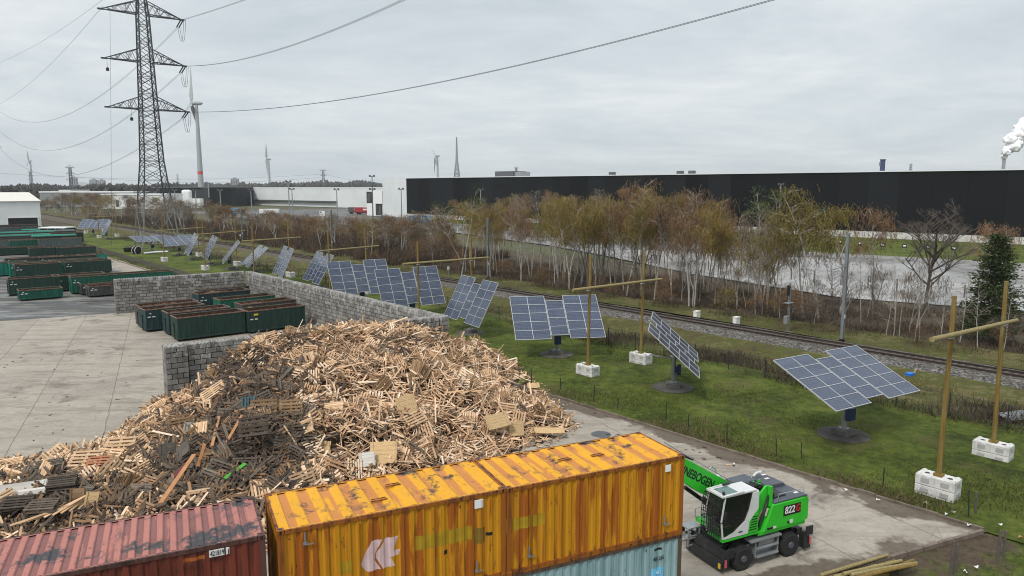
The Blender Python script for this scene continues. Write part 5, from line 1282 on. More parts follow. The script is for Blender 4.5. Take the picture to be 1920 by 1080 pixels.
# pallets placed one by one where the photograph shows them
def at_pile(px, py):
    z = 1.
    for _ in range(12): p = G(px, py, z); z = .1+(hz(p.x, p.y)*min(1, edged(p.x, p.y)/.9+.15) if inside(p.x, p.y) else 0)
    return G(px, py, z+.22)
def facing(face, spin):           # face: direction its deck looks to
    n = Vector(face).normalized(); a = Vector((1, 0, 0)); a = (a-n*a.dot(n)).normalized()
    return Matrix((a, n.cross(a), n)).transposed() @ Matrix.Rotation(R(spin), 3, 'Z')
for kind, px, py, face, spin, lab, s_ in (
  ('u', 469, 768, (-.1,-.85,.5), 98, 'blue painted broken pallet standing up in the dark middle of the heap', 1.0),
  ('b', 497, 772, (0,-.9,.42), 4, 'brown slatted crate side standing in the dark middle of the heap', 1.3), ('b', 548, 770, (0,-.9,.42), 4, 'brown crate side with wide gaps, right of the other crate side', 1.1),
  ('k', 478, 806, (0,-.85,.5), 8, 'black double pallet lying below the brown crate sides', 1.3), ('g', 520, 806, (0,-.85,.5), 3, 'dark grey pallet beside the black double pallet', 1.1),
  ('p', 512, 838, (.1,-.75,.65), 28, 'pale close slatted pallet lying flat below the blackened ones', 1.05),
  ('p', 652, 838, (.1,-.8,.6), 35, 'pale open framed pallet with wide gaps low on the right slope', 1.2),
  ('w', 358, 815, (.2,-.9,.3), 85, 'white painted pallet standing on its edge on the left flank', .95),
  ('p', 402, 740, (-.3,-.5,.8), 35, 'long pale pallet lying across the left flank of the heap', 1.4),
  ('r', 190, 876, (0,-.5,.86), 6, 'terracotta coloured pallet lying on pale ones in the left arm', 1.1),
  ('p', 165, 868, (0,-.45,.9), 4, 'pale wide pallet at the upper edge of the left arm', 1.4), ('p', 205, 862, (0,-.4,.92), -6, 'pale pallet behind the terracotta one', 1.2),
  ('p', 228, 843, (0,-.6,.8), 5, 'topmost pale pallet of the fallen stack at the left edge of the heap', 1.4),
  ('p', 264, 838, (.1,-.8,.6), 40, 'pale pallet tilted beside the fallen stack', .9),
  ('b', 338, 797, (.3,-.8,.4), 15, 'brown pallet leaning on the left flank next to the white one', 1.1),
  ('p', 210, 884, (.6,-.7,.4), 60, 'pale slatted pallet leaning in the left arm next to the terracotta one', 1.0),
  ('p', 118, 858, (.3,-.6,.7), -30, 'pale pallet slipping off the dark stack by the yard', 1.1)):
    put_pallet(kind, at_pile(px, py)+Vector((0,-.12,.22)), facing(face, spin), 0, lab, 'single pallets in the heap', s_)
# stacks of pallets along the left arm
for kind, px, py, n, face, spin, lab, grp in (
  ('g', 95, 888, 5, (0,-.1,1), 20, 'brown grey pallet in the low stack at the yard side of the heap', 'pallets of the stack by the yard'),
  ('p', 22, 880, 4, (0,-.15,1), 25, 'pale pallet in the low stack at the left picture edge', 'pallets of the stack at the left edge'),
  ('k', 120, 925, 6, (.1,-.35,.9), 15, 'grey pallet of the leaning stack with whitish deck edges', 'pallets of the leaning grey stack'),
  ('b', 225, 918, 6, (.9,-.35,.3), 80, 'brown pallet in the row standing on edge like books', 'pallets standing on edge like books'),
  ('k', 35, 960, 5, (.1,-.3,.95), 18, 'blackened pallet in the stack just above the red container', 'pallets of the black stack'),
  ('g', 85, 968, 5, (0,-.2,1), 8, 'dark brown pallet in the straight stack next to the black one', 'pallets of the dark brown stack'),
  ('g', 400, 905, 4, (-.1,-.6,.8), -25, 'weathered pallet of the slumped stack in the dark part of the heap', 'pallets of the slumped dark stack'),
  ('p', 300, 770, 4, (-.2,-.4,.9), 40, 'pale pallet in the slumped pile at the block pier', 'pallets slumped at the pier')):
    p = at_pile(px, py); M = facing(face, spin)
    for i in range(n):
        o = put_pallet(kind, p+M @ Vector((rp.uniform(-.06,.06), rp.uniform(-.06,.06), i*.15-.1)), M @ Matrix.Rotation(rp.uniform(-.06,.06), 3, 'Z'), i % 4, lab, grp, 1.05)
# boards and sheets of plywood
q = NT('plywood'); v = q.coords(); M_PLY = q.done(q.mix(1., q.ramp(q.noise(q.coords(scale=(1,7,1)), 2.5, 5, .6), [(.3, (.42,.285,.145)), (.7, (.62,.45,.255))]), q.ramp(q.rand(), [(0, (.7,.7,.7)), (1, (1.15,1.12,1.08))]), 'MULTIPLY'), .85, 0, .2)
M_SHEETG = pm('grey_sheet', (.12,.105,.09), .85, var=.25)
for px, py, w_, h_, face, spin, lab, m in (
  (735,712,2.1,1.7,(.1,-.75,.65),20,'large crumpled pale plywood sheet high on the right slope',M_PLY),(752,724,1.3,1.2,(.15,-.8,.6),5,'square tan board on the large plywood sheet',M_PLY),(765,771,1.2,1.6,(.1,-.8,.6),18,'split pale crate lid lower on the right slope',M_PLY),
  (933,795,1.5,1.1,(.1,-.55,.8),22,'pale crate lid at the lower right of the heap',M_PLY),(945,745,1.2,.8,(.2,-.6,.75),-15,'pale board high on the right end of the heap',M_PLY),(968,810,1.0,.9,(.1,-.8,.5),5,'upright pale board at the lower right of the heap',M_PLY),
  (675,665,1.2,.7,(.1,-.7,.7),15,'pale board on the crest of the heap',M_PLY),(742,668,1.1,1.0,(-.1,-.6,.8),35,'tan panel near the crest, right of the upright planks',M_PLY),(852,776,.9,.55,(.1,-.7,.7),-25,'whitish box lid in the middle of the right slope',PM['w']),
  (600,855,1.3,1.2,(0,-.85,.5),3,'pale panel just above the yellow container, left part',M_PLY),(720,855,1.5,1.2,(0,-.85,.5),3,'broad pale panel just above the yellow container',M_PLY),(690,868,.9,.8,(0,-.8,.6),8,'white edged square crate panel above the yellow container',PM['w']),
  (470,715,1.7,.7,(-.3,-.5,.8),30,'grey board crowning the dark mound',M_SHEETG),(405,797,1.6,.5,(-.1,-.6,.8),25,'pale grey sheet on the left flank of the dark mound',M_SHEETG),(318,855,.9,1.0,(.5,-.8,.2),5,'grey wooden panel standing in the left arm',M_SHEETG),(347,850,1.0,.7,(-.5,-.7,.4),25,'grey box side next to the standing panel',M_SHEETG),
  (1000,728,1.0,.5,(.1,-.6,.8),10,'small pale board at the upper right foot of the heap',M_PLY),(1030,813,2.0,.6,(.1,-.3,.95),8,'flat pale board on the ground at the right foot of the heap',M_PLY),(150,945,.7,1.1,(.1,-.9,.35),5,'brown cabinet side among the pallets of the left arm',PM['b']),(176,950,.6,1.0,(.2,-.9,.35),-5,'pale board by the brown cabinet side',M_PLY),(58,922,1.6,.8,(0,-.3,.95),20,'whitish sheet lying at the left end of the left arm',PM['w']),(468,672,.9,.4,(-.5,-.5,.7),55,'white and maroon painted board near the block pier',PM['w'])):
    b = MB(); n = 5
    for i in range(n): b.c = rp.random(); b.box((0, -h_/2+h_*(i+.5)/n, 0), (w_*rp.uniform(.94,1), h_/n-.008, .03))
    for x in (-.4, .4): b.c = rp.random(); b.box((x*w_, 0, .03), (.09, h_*.98, .04))
    o = b.build('wood_panel', m); T = facing(face, spin).to_4x4(); T.translation = at_pile(px, py)+Vector((0,-.2,.28)); o.matrix_world = T; tag(o, lab, 'board')
PLK = {}
def plank(label, a, b_, wd, m, group=None):
    k = round((b_-a).length, 1); b = MB(); b.c = rp.random(); L_ = (b_-a).length; b.box((0,0,0), (L_, wd, .045)); o = b.build('plank', m)
    x = (b_-a).normalized(); n = Vector((0,-.6,.8)); n = (n-x*n.dot(x)).normalized(); T = Matrix((x, n.cross(x), n)).transposed().to_4x4(); T.translation = (a+b_)/2; o.matrix_world = T
    return tag(o, label, 'plank', group)
M_GRN = pm('green_painted_wood', (.06,.32,.03), .6); M_ORW = pm('orange_pine', (.42,.20,.085), .8, var=.2); M_RDW = pm('dark_red_wood', (.13,.025,.03), .7)
for lab, x0, y0, x1, y1, wd, m, up0 in (
  ('long orange brown beam slanting down to the red container', 302,955,366,880,.22,M_ORW,.5),('orange brown beam steeply upright in the left arm', 372,885,382,848,.2,M_ORW,.5),('long pale beam in the dark middle of the heap', 418,850,455,800,.16,M_ORW,.4),('brown beam lying in the dark middle of the heap', 398,845,412,800,.16,M_ORW,.4),
  ('bright green painted plank lying in the dark part of the heap', 422,905,461,889,.2,M_GRN,.35),('pale upright plank on the crest, left one of two', 676,655,670,616,.3,PM['p'],.2),('pale upright plank on the crest, right one of two', 697,655,703,629,.32,PM['p'],.2),('short plank sticking up at the very top of the heap', 716,612,707,597,.25,PM['p'],.3),
  ('long thin pale batten across the lower right slope', 690,805,712,852,.1,PM['p'],.3),('long pale batten low above the yellow container', 800,805,818,875,.12,PM['p'],.3),('long dark batten above the yellow container', 740,815,795,862,.12,PM['g'],.3),('dark red painted plank in the left arm', 322,905,355,882,.2,M_RDW,.3),
  ('pale plank with a raised end at the upper right of the heap', 858,655,870,630,.2,PM['p'],.3),('leaning pale plank forming a peak at the right of the heap', 872,655,889,648,.16,PM['p'],.35),('long pale plank on the right slope', 905,690,950,728,.18,PM['p'],.3),('pale plank jutting out at the right edge of the heap', 950,697,970,688,.16,PM['p'],.3)):
    plank(lab, at_pile(x0, y0)+Vector((0,0,up0*.6)), at_pile(x1, y1)+Vector((0,0,up0*1.6)) if abs(y0-y1) < 200 and lab.find('upright') < 0 and lab.find('sticking') < 0 else at_pile(x0, y0)+Vector(((x1-x0)*.037,.1,(y0-y1)*.04)), wd, m)
k = 0
for i in range(9):
    p = at_pile(20+i*16, 1000-i*4); q_ = at_pile(120+i*9, 968-i*5)
    plank('long pale batten in the bundle lying along the red container', p+Vector((0,0,.35)), q_+Vector((0,0,.4)), .1, PM['p'], 'battens along the red container')
for i in range(7): p = at_pile(5+i*4, 925+i*3); plank('whitish batten in the bundle at the left picture edge', p+Vector((-.6,-.1,.3)), p+Vector((1.9,.7,.4)), .14, PM['w'], 'whitish battens at the left edge')
while k < 180:
    x, y = rp.uniform(gx0, gx1), rp.uniform(34, 62)
    if not inside(x, y) or edged(x, y) < .6: continue
    z = .2+hz(x, y)*min(1, edged(x, y)/.9+.15); px, py = zone(x, y, z)
    if not (0 < px < 1060 and py < 1000): continue
    M = rand_frame(slope_frame(x, y), .3); L_ = rp.uniform(1.3, 2.4); b = MB(); g = rp.random() < greyness(x, y, z)
    b.c = rp.random(); b.box((0,0,0), (L_, rp.choice((.09,.12,.16)), .035)); o = b.build('plank', PM['g' if g else rp.choice('ppb')]); T = M.to_4x4(); T.translation = Vector((x, y, z+.12)); o.matrix_world = T
    tag(o, 'long grey board lying loose on the waste wood heap' if g else 'long unpainted board lying loose on the waste wood heap', 'plank', 'loose grey boards on the heap' if g else 'loose light boards on the heap'); k += 1
t = thing('wooden_crate', 'open topped plywood crate at the right foot of the heap', 'crate', at_pile(1028, 775), R(12))
t.location.z = .06
b = MB()
for c_, d_ in (((0,-.5,.4),(1.3,.05,.8)),((0,.5,.4),(1.3,.05,.8)),((-.65,0,.4),(.05,.96,.8)),((.65,0,.4),(.05,.96,.8)),((0,0,.08),(1.25,.95,.05))): b.box(c_, d_)
b.build('side', M_PLY, t); b = MB()
for x in (-.66,0,.66):
    for y in (-.55,.55): b.box((x,y,.4),(.09,.05,.86))
b.build('batten', M_ORW, t); b = MB(); b.box((-.1,-.3,.9),(.14,.06,1.0), Matrix.Rotation(.1,3,'Y')); b.build('loose_slat', M_PLY, t)
b = MB(); b.lathe([(.66,.06),(.66,.066)], n=24); o = b.build('manhole_cover', M_DGREY); o.location = G(1127, 816); tag(o, 'round dark manhole cover in the concrete near the yellow container', 'manhole cover')
# ------------------------------------------------------------------ green material handler
q = NT('machine_green'); v = q.coords(); M_MG = q.done(q.ramp(q.noise(v, 1.5, 4), [(.3, (.030,.43,.026)), (.7, (.040,.52,.034))]), .3, 0, .5)
M_MW = pm('machine_white', (.60,.61,.61), .35, var=.05, dirt=(.35,.34,.32), dscale=3, dlo=.6, dhi=.8)
M_MGR = pm('machine_grey', (.075,.085,.10), .5, var=.15); M_MD = pm('machine_dark', (.022,.023,.024), .5, var=.2, dirt=(.07,.06,.05), dscale=3); M_STEP = pm('step_aluminium', (.36,.38,.39), .4, .5, .15)
M_CHROME = pm('chrome_pipe', (.65,.65,.63), .25, .8, .05); M_SEAT = pm('seat_fabric', (.16,.17,.18), .9)
q = NT('cab_glass'); q.b.inputs['Alpha'].default_value = .6; M_CG = q.done((.012,.014,.015), .06, 0, .6)
q = NT('roof_glass'); M_RG = q.done((.10,.17,.16), .08, 0, .6)
q = NT('reflector_red'); M_REF = q.done((.55,.10,.12), .4)
t = thing('material_handler', 'bright green wheeled material handler with a raised boom, parked beside the container stack', 'material handler', (10.36, 30.77, .055), math.atan2(-.447, -.894))
XZ = lambda x, z, h: (x, h, z)
b = MB(); b.box((0,0,.80), (3.6,.95,.40)); b.box((1.36,0,.52),(.3,1.9,.25)); b.box((-1.36,0,.52),(.3,1.9,.25)); b.lathe([(.72,.98),(.72,1.32)], n=24); b.build('chassis', M_MD, t)
for x in (1.36, -1.36):
    for sg in (1, -1):
        wh = MB(); y0 = sg*1.0
        pr = [(.28,-.27),(.42,-.28),(.50,-.25),(.525,-.20),(.525,.20),(.50,.25),(.42,.28),(.28,.27)]
        wh.lathe(pr, (x, y0, .525), 'y', 32)
        for k in range(26):
            a = 2*math.pi*k/26
            for yy in (-.14, .14): wh.box((x+.525*math.cos(a+(yy>0)*.12), y0+yy, .525+.525*math.sin(a+(yy>0)*.12)), (.035,.22,.06), Matrix.Rotation(-(a+(yy>0)*.12), 3, 'Y'))
        o = wh.build('wheel', M_TYRE, t)
        r_ = MB(); r_.lathe([(.30,-.2),(.30,.2),(.27,.255),(.20,.22),(.20,.20)], (x, y0, .525), 'y', 24) if sg > 0 else r_.lathe([(.20,-.2),(.20,-.22),(.27,-.255),(.30,-.2),(.30,.2)], (x, y0, .525), 'y', 24)
        r_.lathe([(.13,-.32),(.15,-.28),(.15,.28),(.13,.32)], (x, y0, .525), 'y', 16)
        r_.build('rim', M_MGR, o)
b = MB(); b.hexa([(2.05,-1.05,.25),(2.36,-1.05,.25),(2.36,1.12,.25),(2.05,1.12,.25),(1.95,-1.05,.9),(2.2,-1.05,1.0),(2.2,1.12,1.0),(1.95,1.12,.9)])
b.hexa([(2.36,-1.1,.14),(2.43,-1.1,.14),(2.43,1.15,.14),(2.36,1.15,.14),(2.36,-1.1,.6),(2.43,-1.1,.6),(2.43,1.15,.6),(2.36,1.15,.6)]); b.bar((1.5,.5,.8),(2.1,.5,.8),.2); b.bar((1.5,-.5,.8),(2.1,-.5,.8),.2); b.build('front_stabiliser', M_MD, t, bevel=.01)
b = MB()
for sg in (1,-1):
    b.hexa([(-2.1,sg*.8-.1,.55),(-1.75,sg*.8-.1,.8),(-1.75,sg*.8+.1,.8),(-2.1,sg*.8+.1,.55),(-2.15,sg*.8-.1,1.0),(-1.75,sg*.8-.1,1.1),(-1.75,sg*.8+.1,1.1),(-2.15,sg*.8+.1,1.0)])
    b.hexa([(-2.6,sg*1.1-.16,.14),(-2.2,sg*1.1-.16,.14),(-2.2,sg*1.1+.16,.14),(-2.6,sg*1.1+.16,.14),(-2.5,sg*1.1-.12,.85),(-2.15,sg*1.1-.12,.95),(-2.15,sg*1.1+.12,.95),(-2.5,sg*1.1+.12,.85)])
b.box((-2.1,0,.9),(.3,2.1,.3)); b.build('rear_stabiliser', M_MD, t, bevel=.01)
for x, y, z in ((-2.45,1.27,.98),(2.15,1.3,.95),(-2.45,-1.3,.98),(2.55,-1.35,1.0)): b = MB(); b.box((x,y,z),(.42,.07,.42)); b.bar((x,y,z-.1),(x+(.3 if x < 0 else -.3),y*.85,z-.2),.05); b.build('lamp_guard', M_MD, t, bevel=.03)
for x, y, z in ((-2.52,1.29,.5),(2.3,1.22,.5)): b = MB(); b.box((x,y,z),(.10,.03,.34)); b.build('reflector', M_REF, t)
b = MB(); b.box((2.52,1.08,.4),(.03,.12,.22)); b.build('yellow_plate', M_YLAB, t)
b = MB(); b.box((.1,1.08,1.16),(1.75,.40,.07)); b.box((.02,1.1,.78),(1.28,.34,.06)); b.box((-.02,1.12,.40),(1.24,.30,.06)); b.box((.02,.92,.80),(1.3,.06,.75))
for x in (-.62,.66): b.box((x,1.05,.78),(.05,.36,.80))
b.build('side_step', M_STEP, t); b = MB(); b.box((-.02,1.0,.98),(.9,.3,.28)); b.build('tool_locker', M_GALV, t)
b = MB(); b.box((2.35,-.95,1.28),(.7,.55,.05)); b.box((2.35,-.95,.8),(.65,.5,.04))
for y in (-.72,-1.2): b.bar((2.65,y,.45),(2.65,y,1.27),.05); b.bar((2.05,y,.45),(2.05,y,1.27),.05); b.bar((2.05,y,.5),(2.65,y,.5),.05); b.bar((2.05,y,.9),(2.65,y,.9),.05)
b.build('front_ladder', M_STEP, t)
b = MB(); b.box((-.85,0,1.40),(2.75,2.4,.16)); b.box((1.1,-.75,1.42),(1.6,.85,.2)); b.box((1.55,.78,1.53),(2.0,.92,.10)); b.build('deck', M_MG, t, bevel=.01)
b = MB(); b.prism([(-2.18,1.45),(.30,1.45),(-.22,2.58),(-2.1,2.58)], .62, 1.25, XZ); b.build('engine_hood', M_MG, t, bevel=.035)
b = MB(); b.prism([(-2.18,1.45),(.9,1.45),(.7,2.4),(-2.1,2.58)], -1.25, -.62, XZ); b.build('engine_hood', M_MG, t, bevel=.035)
b = MB(); b.prism([(-2.42,1.5),(-2.18,1.45),(-2.10,2.66),(-2.28,2.62),(-2.42,2.4)], -1.2, 1.2, XZ); b.build('counterweight', M_MG, t, bevel=.06)
b = MB(); b.prism([(-2.36,2.585),(-.3,2.59),(-.35,2.66),(-2.2,2.68)], -1.2, 1.22, XZ); b.prism([(-2.2,2.66),(-1.0,2.66),(-1.05,2.86),(-2.0,2.84)], -1.1, .1, XZ); b.prism([(-.95,2.6),(.3,2.6),(.2,2.95),(-.9,2.98)], -1.2, -.45, XZ); b.build('hood_top', M_MGR, t, bevel=.03)
b = MB(); b.box((-.85,.55,2.70),(.9,.7,.05)); b.tube([(-.35,.6,2.8),(-.7,.75,2.85)],.14,10); b.box((-.35,.1,2.7),(.5,.5,.3)); b.box((.55,-.1,2.3),(.8,.9,.9)); b.build('engine_parts', M_MD, t)
b = MB()
for x, y in ((-1.9,.9),(-1.6,-.5),(-1.1,-.9),(-.4,-.8),(-1.8,-.9)): b.box((x,y,2.87 if y < .1 else 2.69),(.22,.12,.02))
b.build('white_label', M_LABEL, t)
b = MB(); b.tube([(-1.05,-.75,2.7),(-1.05,-.75,3.0),(-1.15,-.72,3.12),(-1.4,-.68,3.16)],.075,10); b.build('exhaust_pipe', M_CHROME, t)
b = MB(); b.tube([(.85,-1.0,2.4),(.85,-1.0,3.15),(.92,-.95,3.28)],.085,10); b.build('air_intake', M_CHROME, t)
b = MB()
for k in range(6): b.tube([(.9,-.95+k*.07,2.5),(1.15,-.9+k*.06,3.0+.03*k),(.85,-.75+k*.05,3.15),(.45,-.7+k*.06,2.8)],.05,6)
b.lathe([(.14,-.3),(.17,-.2),(.17,.2),(.14,.3)],(.95,-.75,3.0),'x',12); b.build('hydraulic_hoses', M_MD, t)
b = MB()
for z in (2.74,2.9): b.tube([(-.25,-.35,z),(-1.0,-.3,z)],.02,5)
for x in (-.3,-.6,-.95): b.tube([(x,-.32,2.6),(x,-.32,2.95)],.02,5); b.box((x,-.32,2.95),(.08,.08,.08))
b.build('green_fitting', M_MG, t)
b = MB()
for y in (-1.15, 1.15):
    b.tube([(-2.1,y,2.66),(-2.1,y,2.92),(-.6,y,2.95),(-.55,y,2.64)],.018,5)
b.build('deck_rail', M_STEP, t)
b = MB()
for k in range(5): b.tube([(-.1,.15+.09*k,2.5),(.1,.2+.08*k,2.95+.05*k),(.35,.1+.06*k,2.75)],.035,6)
b.build('hose_bundle', M_BLACK, t)
# elevating cab linkage beside the cab
b = MB(); b.prism([(.02,3.38),(-.22,3.34),(-.30,2.62),(-.02,2.55),(.34,1.55),(.70,1.5),(.64,2.25),(.42,3.02)], .92, 1.02, XZ); b.prism([(-.06,3.40),(-.24,3.38),(-.26,2.50),(-.06,2.50)], 1.05, 1.16, XZ)
b.prism([(.02,3.3),(-.22,3.26),(-.30,2.62),(-.02,2.55),(.34,1.55),(.70,1.5),(.64,2.25),(.42,2.95)], .42, .50, XZ); b.build('lift_linkage', M_MG, t, bevel=.01)
b = MB(); b.tube([(.45,1.1,1.65),(-.1,1.1,3.0)],.055,8); b.tube([(.3,.75,1.6),(-.15,.75,3.1)],.07,8); b.build('lift_cylinder', M_MD, t)
b = MB()
for x, z in ((.22,2.2),(.08,2.3),(.32,2.08)): b.box((x,1.175 if x < .1 else 1.03,z),(.1,.012,.36), Matrix.Rotation(-.35,3,'Y'))
b.build('warning_strip', pm('warning_strip_pale', (.55,.48,.40), .6, var=.2, scale=12), t)
b = MB(); ch = []
for k in range(23):
    a = R(-55+k*10.5); ch.append((.42-.62*math.cos(a)*-1*-1, .6, 2.82+.62*math.sin(a)))
ch = [(.40+.60*math.cos(R(-40+k*10)), .7, 2.78+.60*math.sin(R(-40+k*10))) for k in range(24)]
for p0, p1 in zip(ch, ch[1:]): b.bar(p0, p1, .42, .05, up=(0,1,0)) if False else b.box(((p0[0]+p1[0])/2,.68,(p0[2]+p1[2])/2), (.085,.42,.14), Matrix.Rotation(-math.atan2((p0[2]+p1[2])/2-2.78,(p0[0]+p1[0])/2-.40)+math.pi/2, 3, 'Y'))
b.build('energy_chain', M_BLACK, t)
b = MB()
for p0, p1 in zip(ch[4:], ch[5:]): b.bar((p0[0],.46,p0[2]+.02),(p1[0],.46,p1[2]+.02),.03)
b.build('chain_edge', M_MG, t)
# cab
X0, X1, Y0, Y1, Zb, Zt = .62, 2.50, .30, 1.25, 1.60, 3.42
b = MB(); b.box((1.62,.775,3.43),(1.75,.93,.10)); b.build('cab_roof', M_MW, t, bevel=.03)
b = MB(); b.box((2.05,.775,3.487),(.72,.66,.02)); b.build('roof_window', M_RG, t)
b = MB()
for y in (Y0,Y1): b.bar((1.5,y,3.52),(2.62,y,3.47),.06)
b.bar((2.62,Y0,3.47),(2.62,Y1,3.47),.07); b.bar((2.5,Y1,3.4),(2.66,Y1,2.4),.045,.06); b.bar((2.66,Y1,2.4),(2.55,Y1,1.65),.045,.06); b.bar((2.5,Y0,3.4),(2.66,Y0,2.4),.07); b.bar((2.66,Y0,2.4),(2.55,Y0,1.65),.07)
b.build('cab_frame', M_MW, t)
b = MB(); b.prism([(.64,1.62),(1.18,1.62),(1.12,2.15),(.64,2.62)], 1.17, 1.262, XZ); b.build('rear_side_panel', M_MG, t)
lv = MB()
for k in range(6): lv.box((.93-.02*k,1.268,1.75+.11*k),(.42-.03*k,.02,.035))
lv.build('louvre', M_BLACK, t)
b = MB(); b.prism([(.64,2.625),(1.12,2.155),(1.19,1.62),(2.5,1.62),(2.54,1.69),(2.34,1.71),(1.92,1.84),(1.36,2.2),(1.16,2.62),(.98,3.36),(.64,3.38)], 1.165, 1.258, XZ); b.build('cab_side', M_MW, t)
b = MB(); b.box((.66,.775,2.5),(.06,.86,1.8)); b.box((1.6,.33,1.9),(1.8,.05,.55)); b.build('cab_back', M_MW, t)
b = MB(); b.prism([(.98,3.36),(1.16,2.62),(1.36,2.2),(1.92,1.84),(2.34,1.71),(2.54,1.69),(2.63,2.4),(2.49,3.36)], 1.20, 1.23, XZ); b.build('door_window', M_CG, t)
b = MB(); b.prism([(.75,3.36),(.75,2.2),(2.5,2.2),(2.62,2.4),(2.48,3.36)], .315, .335, XZ); b.build('side_window', M_CG, t)
b = MB()
for z0, z1, x0, x1 in ((1.65,2.4,2.54,2.63),(2.4,3.38,2.63,2.49)): b.quad((x0,Y0+.04,z0),(x0,Y1-.04,z0),(x1,Y1-.04,z1),(x1,Y0+.04,z1))
b.build('windscreen', M_CG, t)
b = MB()       # curved bar grille in front of the windscreen
def gx(z): return 2.72+.16*math.sin((z-1.5)/1.95*math.pi)
for k in range(10):
    y = Y0-.02+k*(Y1-Y0+.04)/9; b.tube([(gx(z_),y,z_) for z_ in (1.35,1.7,2.1,2.5,2.9,3.2,3.42)], .017, 5)
for z_ in (1.4,1.65,1.9,2.15,2.4,2.65,2.9,3.15,3.38): b.tube([(gx(z_),Y0-.02,z_),(gx(z_),Y1+.02,z_)], .02, 5)
for y in (Y0-.02,Y1+.02):
    for z_ in (1.4,2.4,3.38): b.bar((gx(z_),y,z_),(2.55,y,z_),.03)
b.build('front_grille', M_BLACK, t)
b = MB(); b.box((1.45,.78,2.05),(.5,.5,.14)); b.box((1.2,.78,2.45),(.14,.48,.75)); b.box((1.2,.78,2.92),(.1,.26,.2)); b.box((1.6,.52,2.25),(.4,.1,.1)); b.box((1.6,1.04,2.25),(.4,.1,.1)); b.build('seat', M_SEAT, t, bevel=.04)
b = MB(); b.box((2.15,.6,2.2),(.12,.3,.4)); b.bar((2.3,.78,1.7),(2.15,.78,2.3),.06); b.tube([(2.12+.0*k,.78+.18*math.cos(k*.7),2.35+.18*math.sin(k*.7)) for k in range(10)],.02,5); b.build('steering_column', M_BLACK, t)
b = MB(); b.tube([(2.5,.2,2.6),(2.75,.02,2.6),(2.95,.0,2.55),(2.95,.0,2.2),(2.75,.02,2.15),(2.5,.2,2.15)],.025,6); b.tube([(2.45,.22,2.9),(2.62,.1,3.1),(2.55,.1,3.3)],.025,6); b.build('handrail', M_STEP, t)
for x, y in ((1.85,-.1),):
    b = MB(); b.tube([(2.6,1.36,2.9),(2.7,1.5,2.9)],.02,5); b.box((2.7,1.52,2.8),(.05,.16,.34)); b.build('mirror', M_BLACK, t)
b = MB(); b.box((1.65,.35,3.55),(.35,.12,.06)); b.lathe([(.06,3.5),(.06,3.62)],(2.45,1.1,0),n=8); b.build('work_lamp', M_MD, t)
b = MB(); b.box((1.6,1.262,1.78),(.24,.006,.05)); b.box((1.6,1.263,1.78),(.10,.006,.09)); b.build('small_emblem', M_MGR, t)
# boom: raised over the deck, then down behind the containers
YB = -.42
b = MB(); b.prism([(.35,2.35),(.85,2.6),(1.95,2.78),(2.6,3.12),(3.2,3.55),(4.75,4.55),(5.05,4.95),(4.85,5.25),(4.6,5.35),(3.15,4.62),(1.3,3.50),(.55,3.05),(.25,2.7)], YB-.24, YB+.24, XZ); bo = b.build('boom', M_MG, t, bevel=.02)
b = MB(); b.prism([(4.7,4.9),(5.0,5.2),(5.4,4.9),(7.2,2.6),(6.95,2.45),(5.0,4.4)], YB-.17, YB+.17, XZ); b.build('stick', M_MG, t, bevel=.02)
b = MB(); b.bar((7.1,YB,2.5),(7.1,YB,1.9),.16); 
for k in range(5):
    a = k*2*math.pi/5; b.tube([(7.1,YB,1.9),(7.1+.55*math.cos(a),YB+.55*math.sin(a),1.5),(7.1+.6*math.cos(a),YB+.6*math.sin(a),1.0),(7.1+.25*math.cos(a),YB+.25*math.sin(a),.55)],[.1,.11,.1,.04],6)
b.build('grab', M_MD, t)
for a_, c_, r_ in (((1.2,YB-.35,1.9),(2.9,YB-.35,3.2),.09), ((1.2,YB+.35,1.7),(2.5,YB+.33,2.9),.09), ((2.8,YB,4.55),(4.4,YB,5.33),.06)): b = MB(); b.tube([a_, c_], r_, 10); b.build('boom_cylinder', M_MD, t)
b = MB()
for k in range(4): b.tube([(1.0+k*.9,YB+.28,3.40+.57*k),(1.9+k*.9,YB+.28,3.97+.57*k)],.022,5)
b.tube([(1.5,YB,3.72),(1.55,YB,3.9),(1.8,YB,4.05),(1.9,YB,3.95)],.03,6); b.build('boom_pipe', M_STEP, t)
th_ = math.atan2(1.0, 1.72); dx = Vector((-math.cos(th_), 0, -math.sin(th_))); dz = Vector((-math.sin(th_), 0, math.cos(th_)))
text_obj('lettering', 'SENNEBOGEN', .50, M_BLACK, bo, frame_M((4.06, YB+.243, 4.60), dx, dz), 0, .012, .80)
b = MB(); b.box((-1.34,1.253,2.17),(1.02,.012,.46)); b.build('number_panel', M_BLACK, t)
text_obj('lettering', '822', .44, M_WHITE, t, frame_M((-.89, 1.262, 2.17), (-1,0,0), (0,0,1)), .12, .008, .92)
q = NT('lettering_red'); M_LR = q.done((.55,.02,.02), .5)
text_obj('lettering', 'G', .44, M_LR, t, frame_M((-1.55, 1.262, 2.17), (-1,0,0), (0,0,1)), .12, .008, .85)
b = MB(); b.lathe([(.07,1.24),(.07,1.262)],(-1.15,0,1.62),'y',10); b.build('filler_cap', M_BLACK, t); b = MB(); b.box((-1.32,1.253,1.64),(.2,.01,.16)); b.box((-.35,1.253,1.56),(.18,.01,.10)); b.build('white_label', M_LABEL, t); b = MB(); b.box((-.08,1.253,1.56),(.34,.01,.09)); b.build('dark_label', M_BLACK, t)
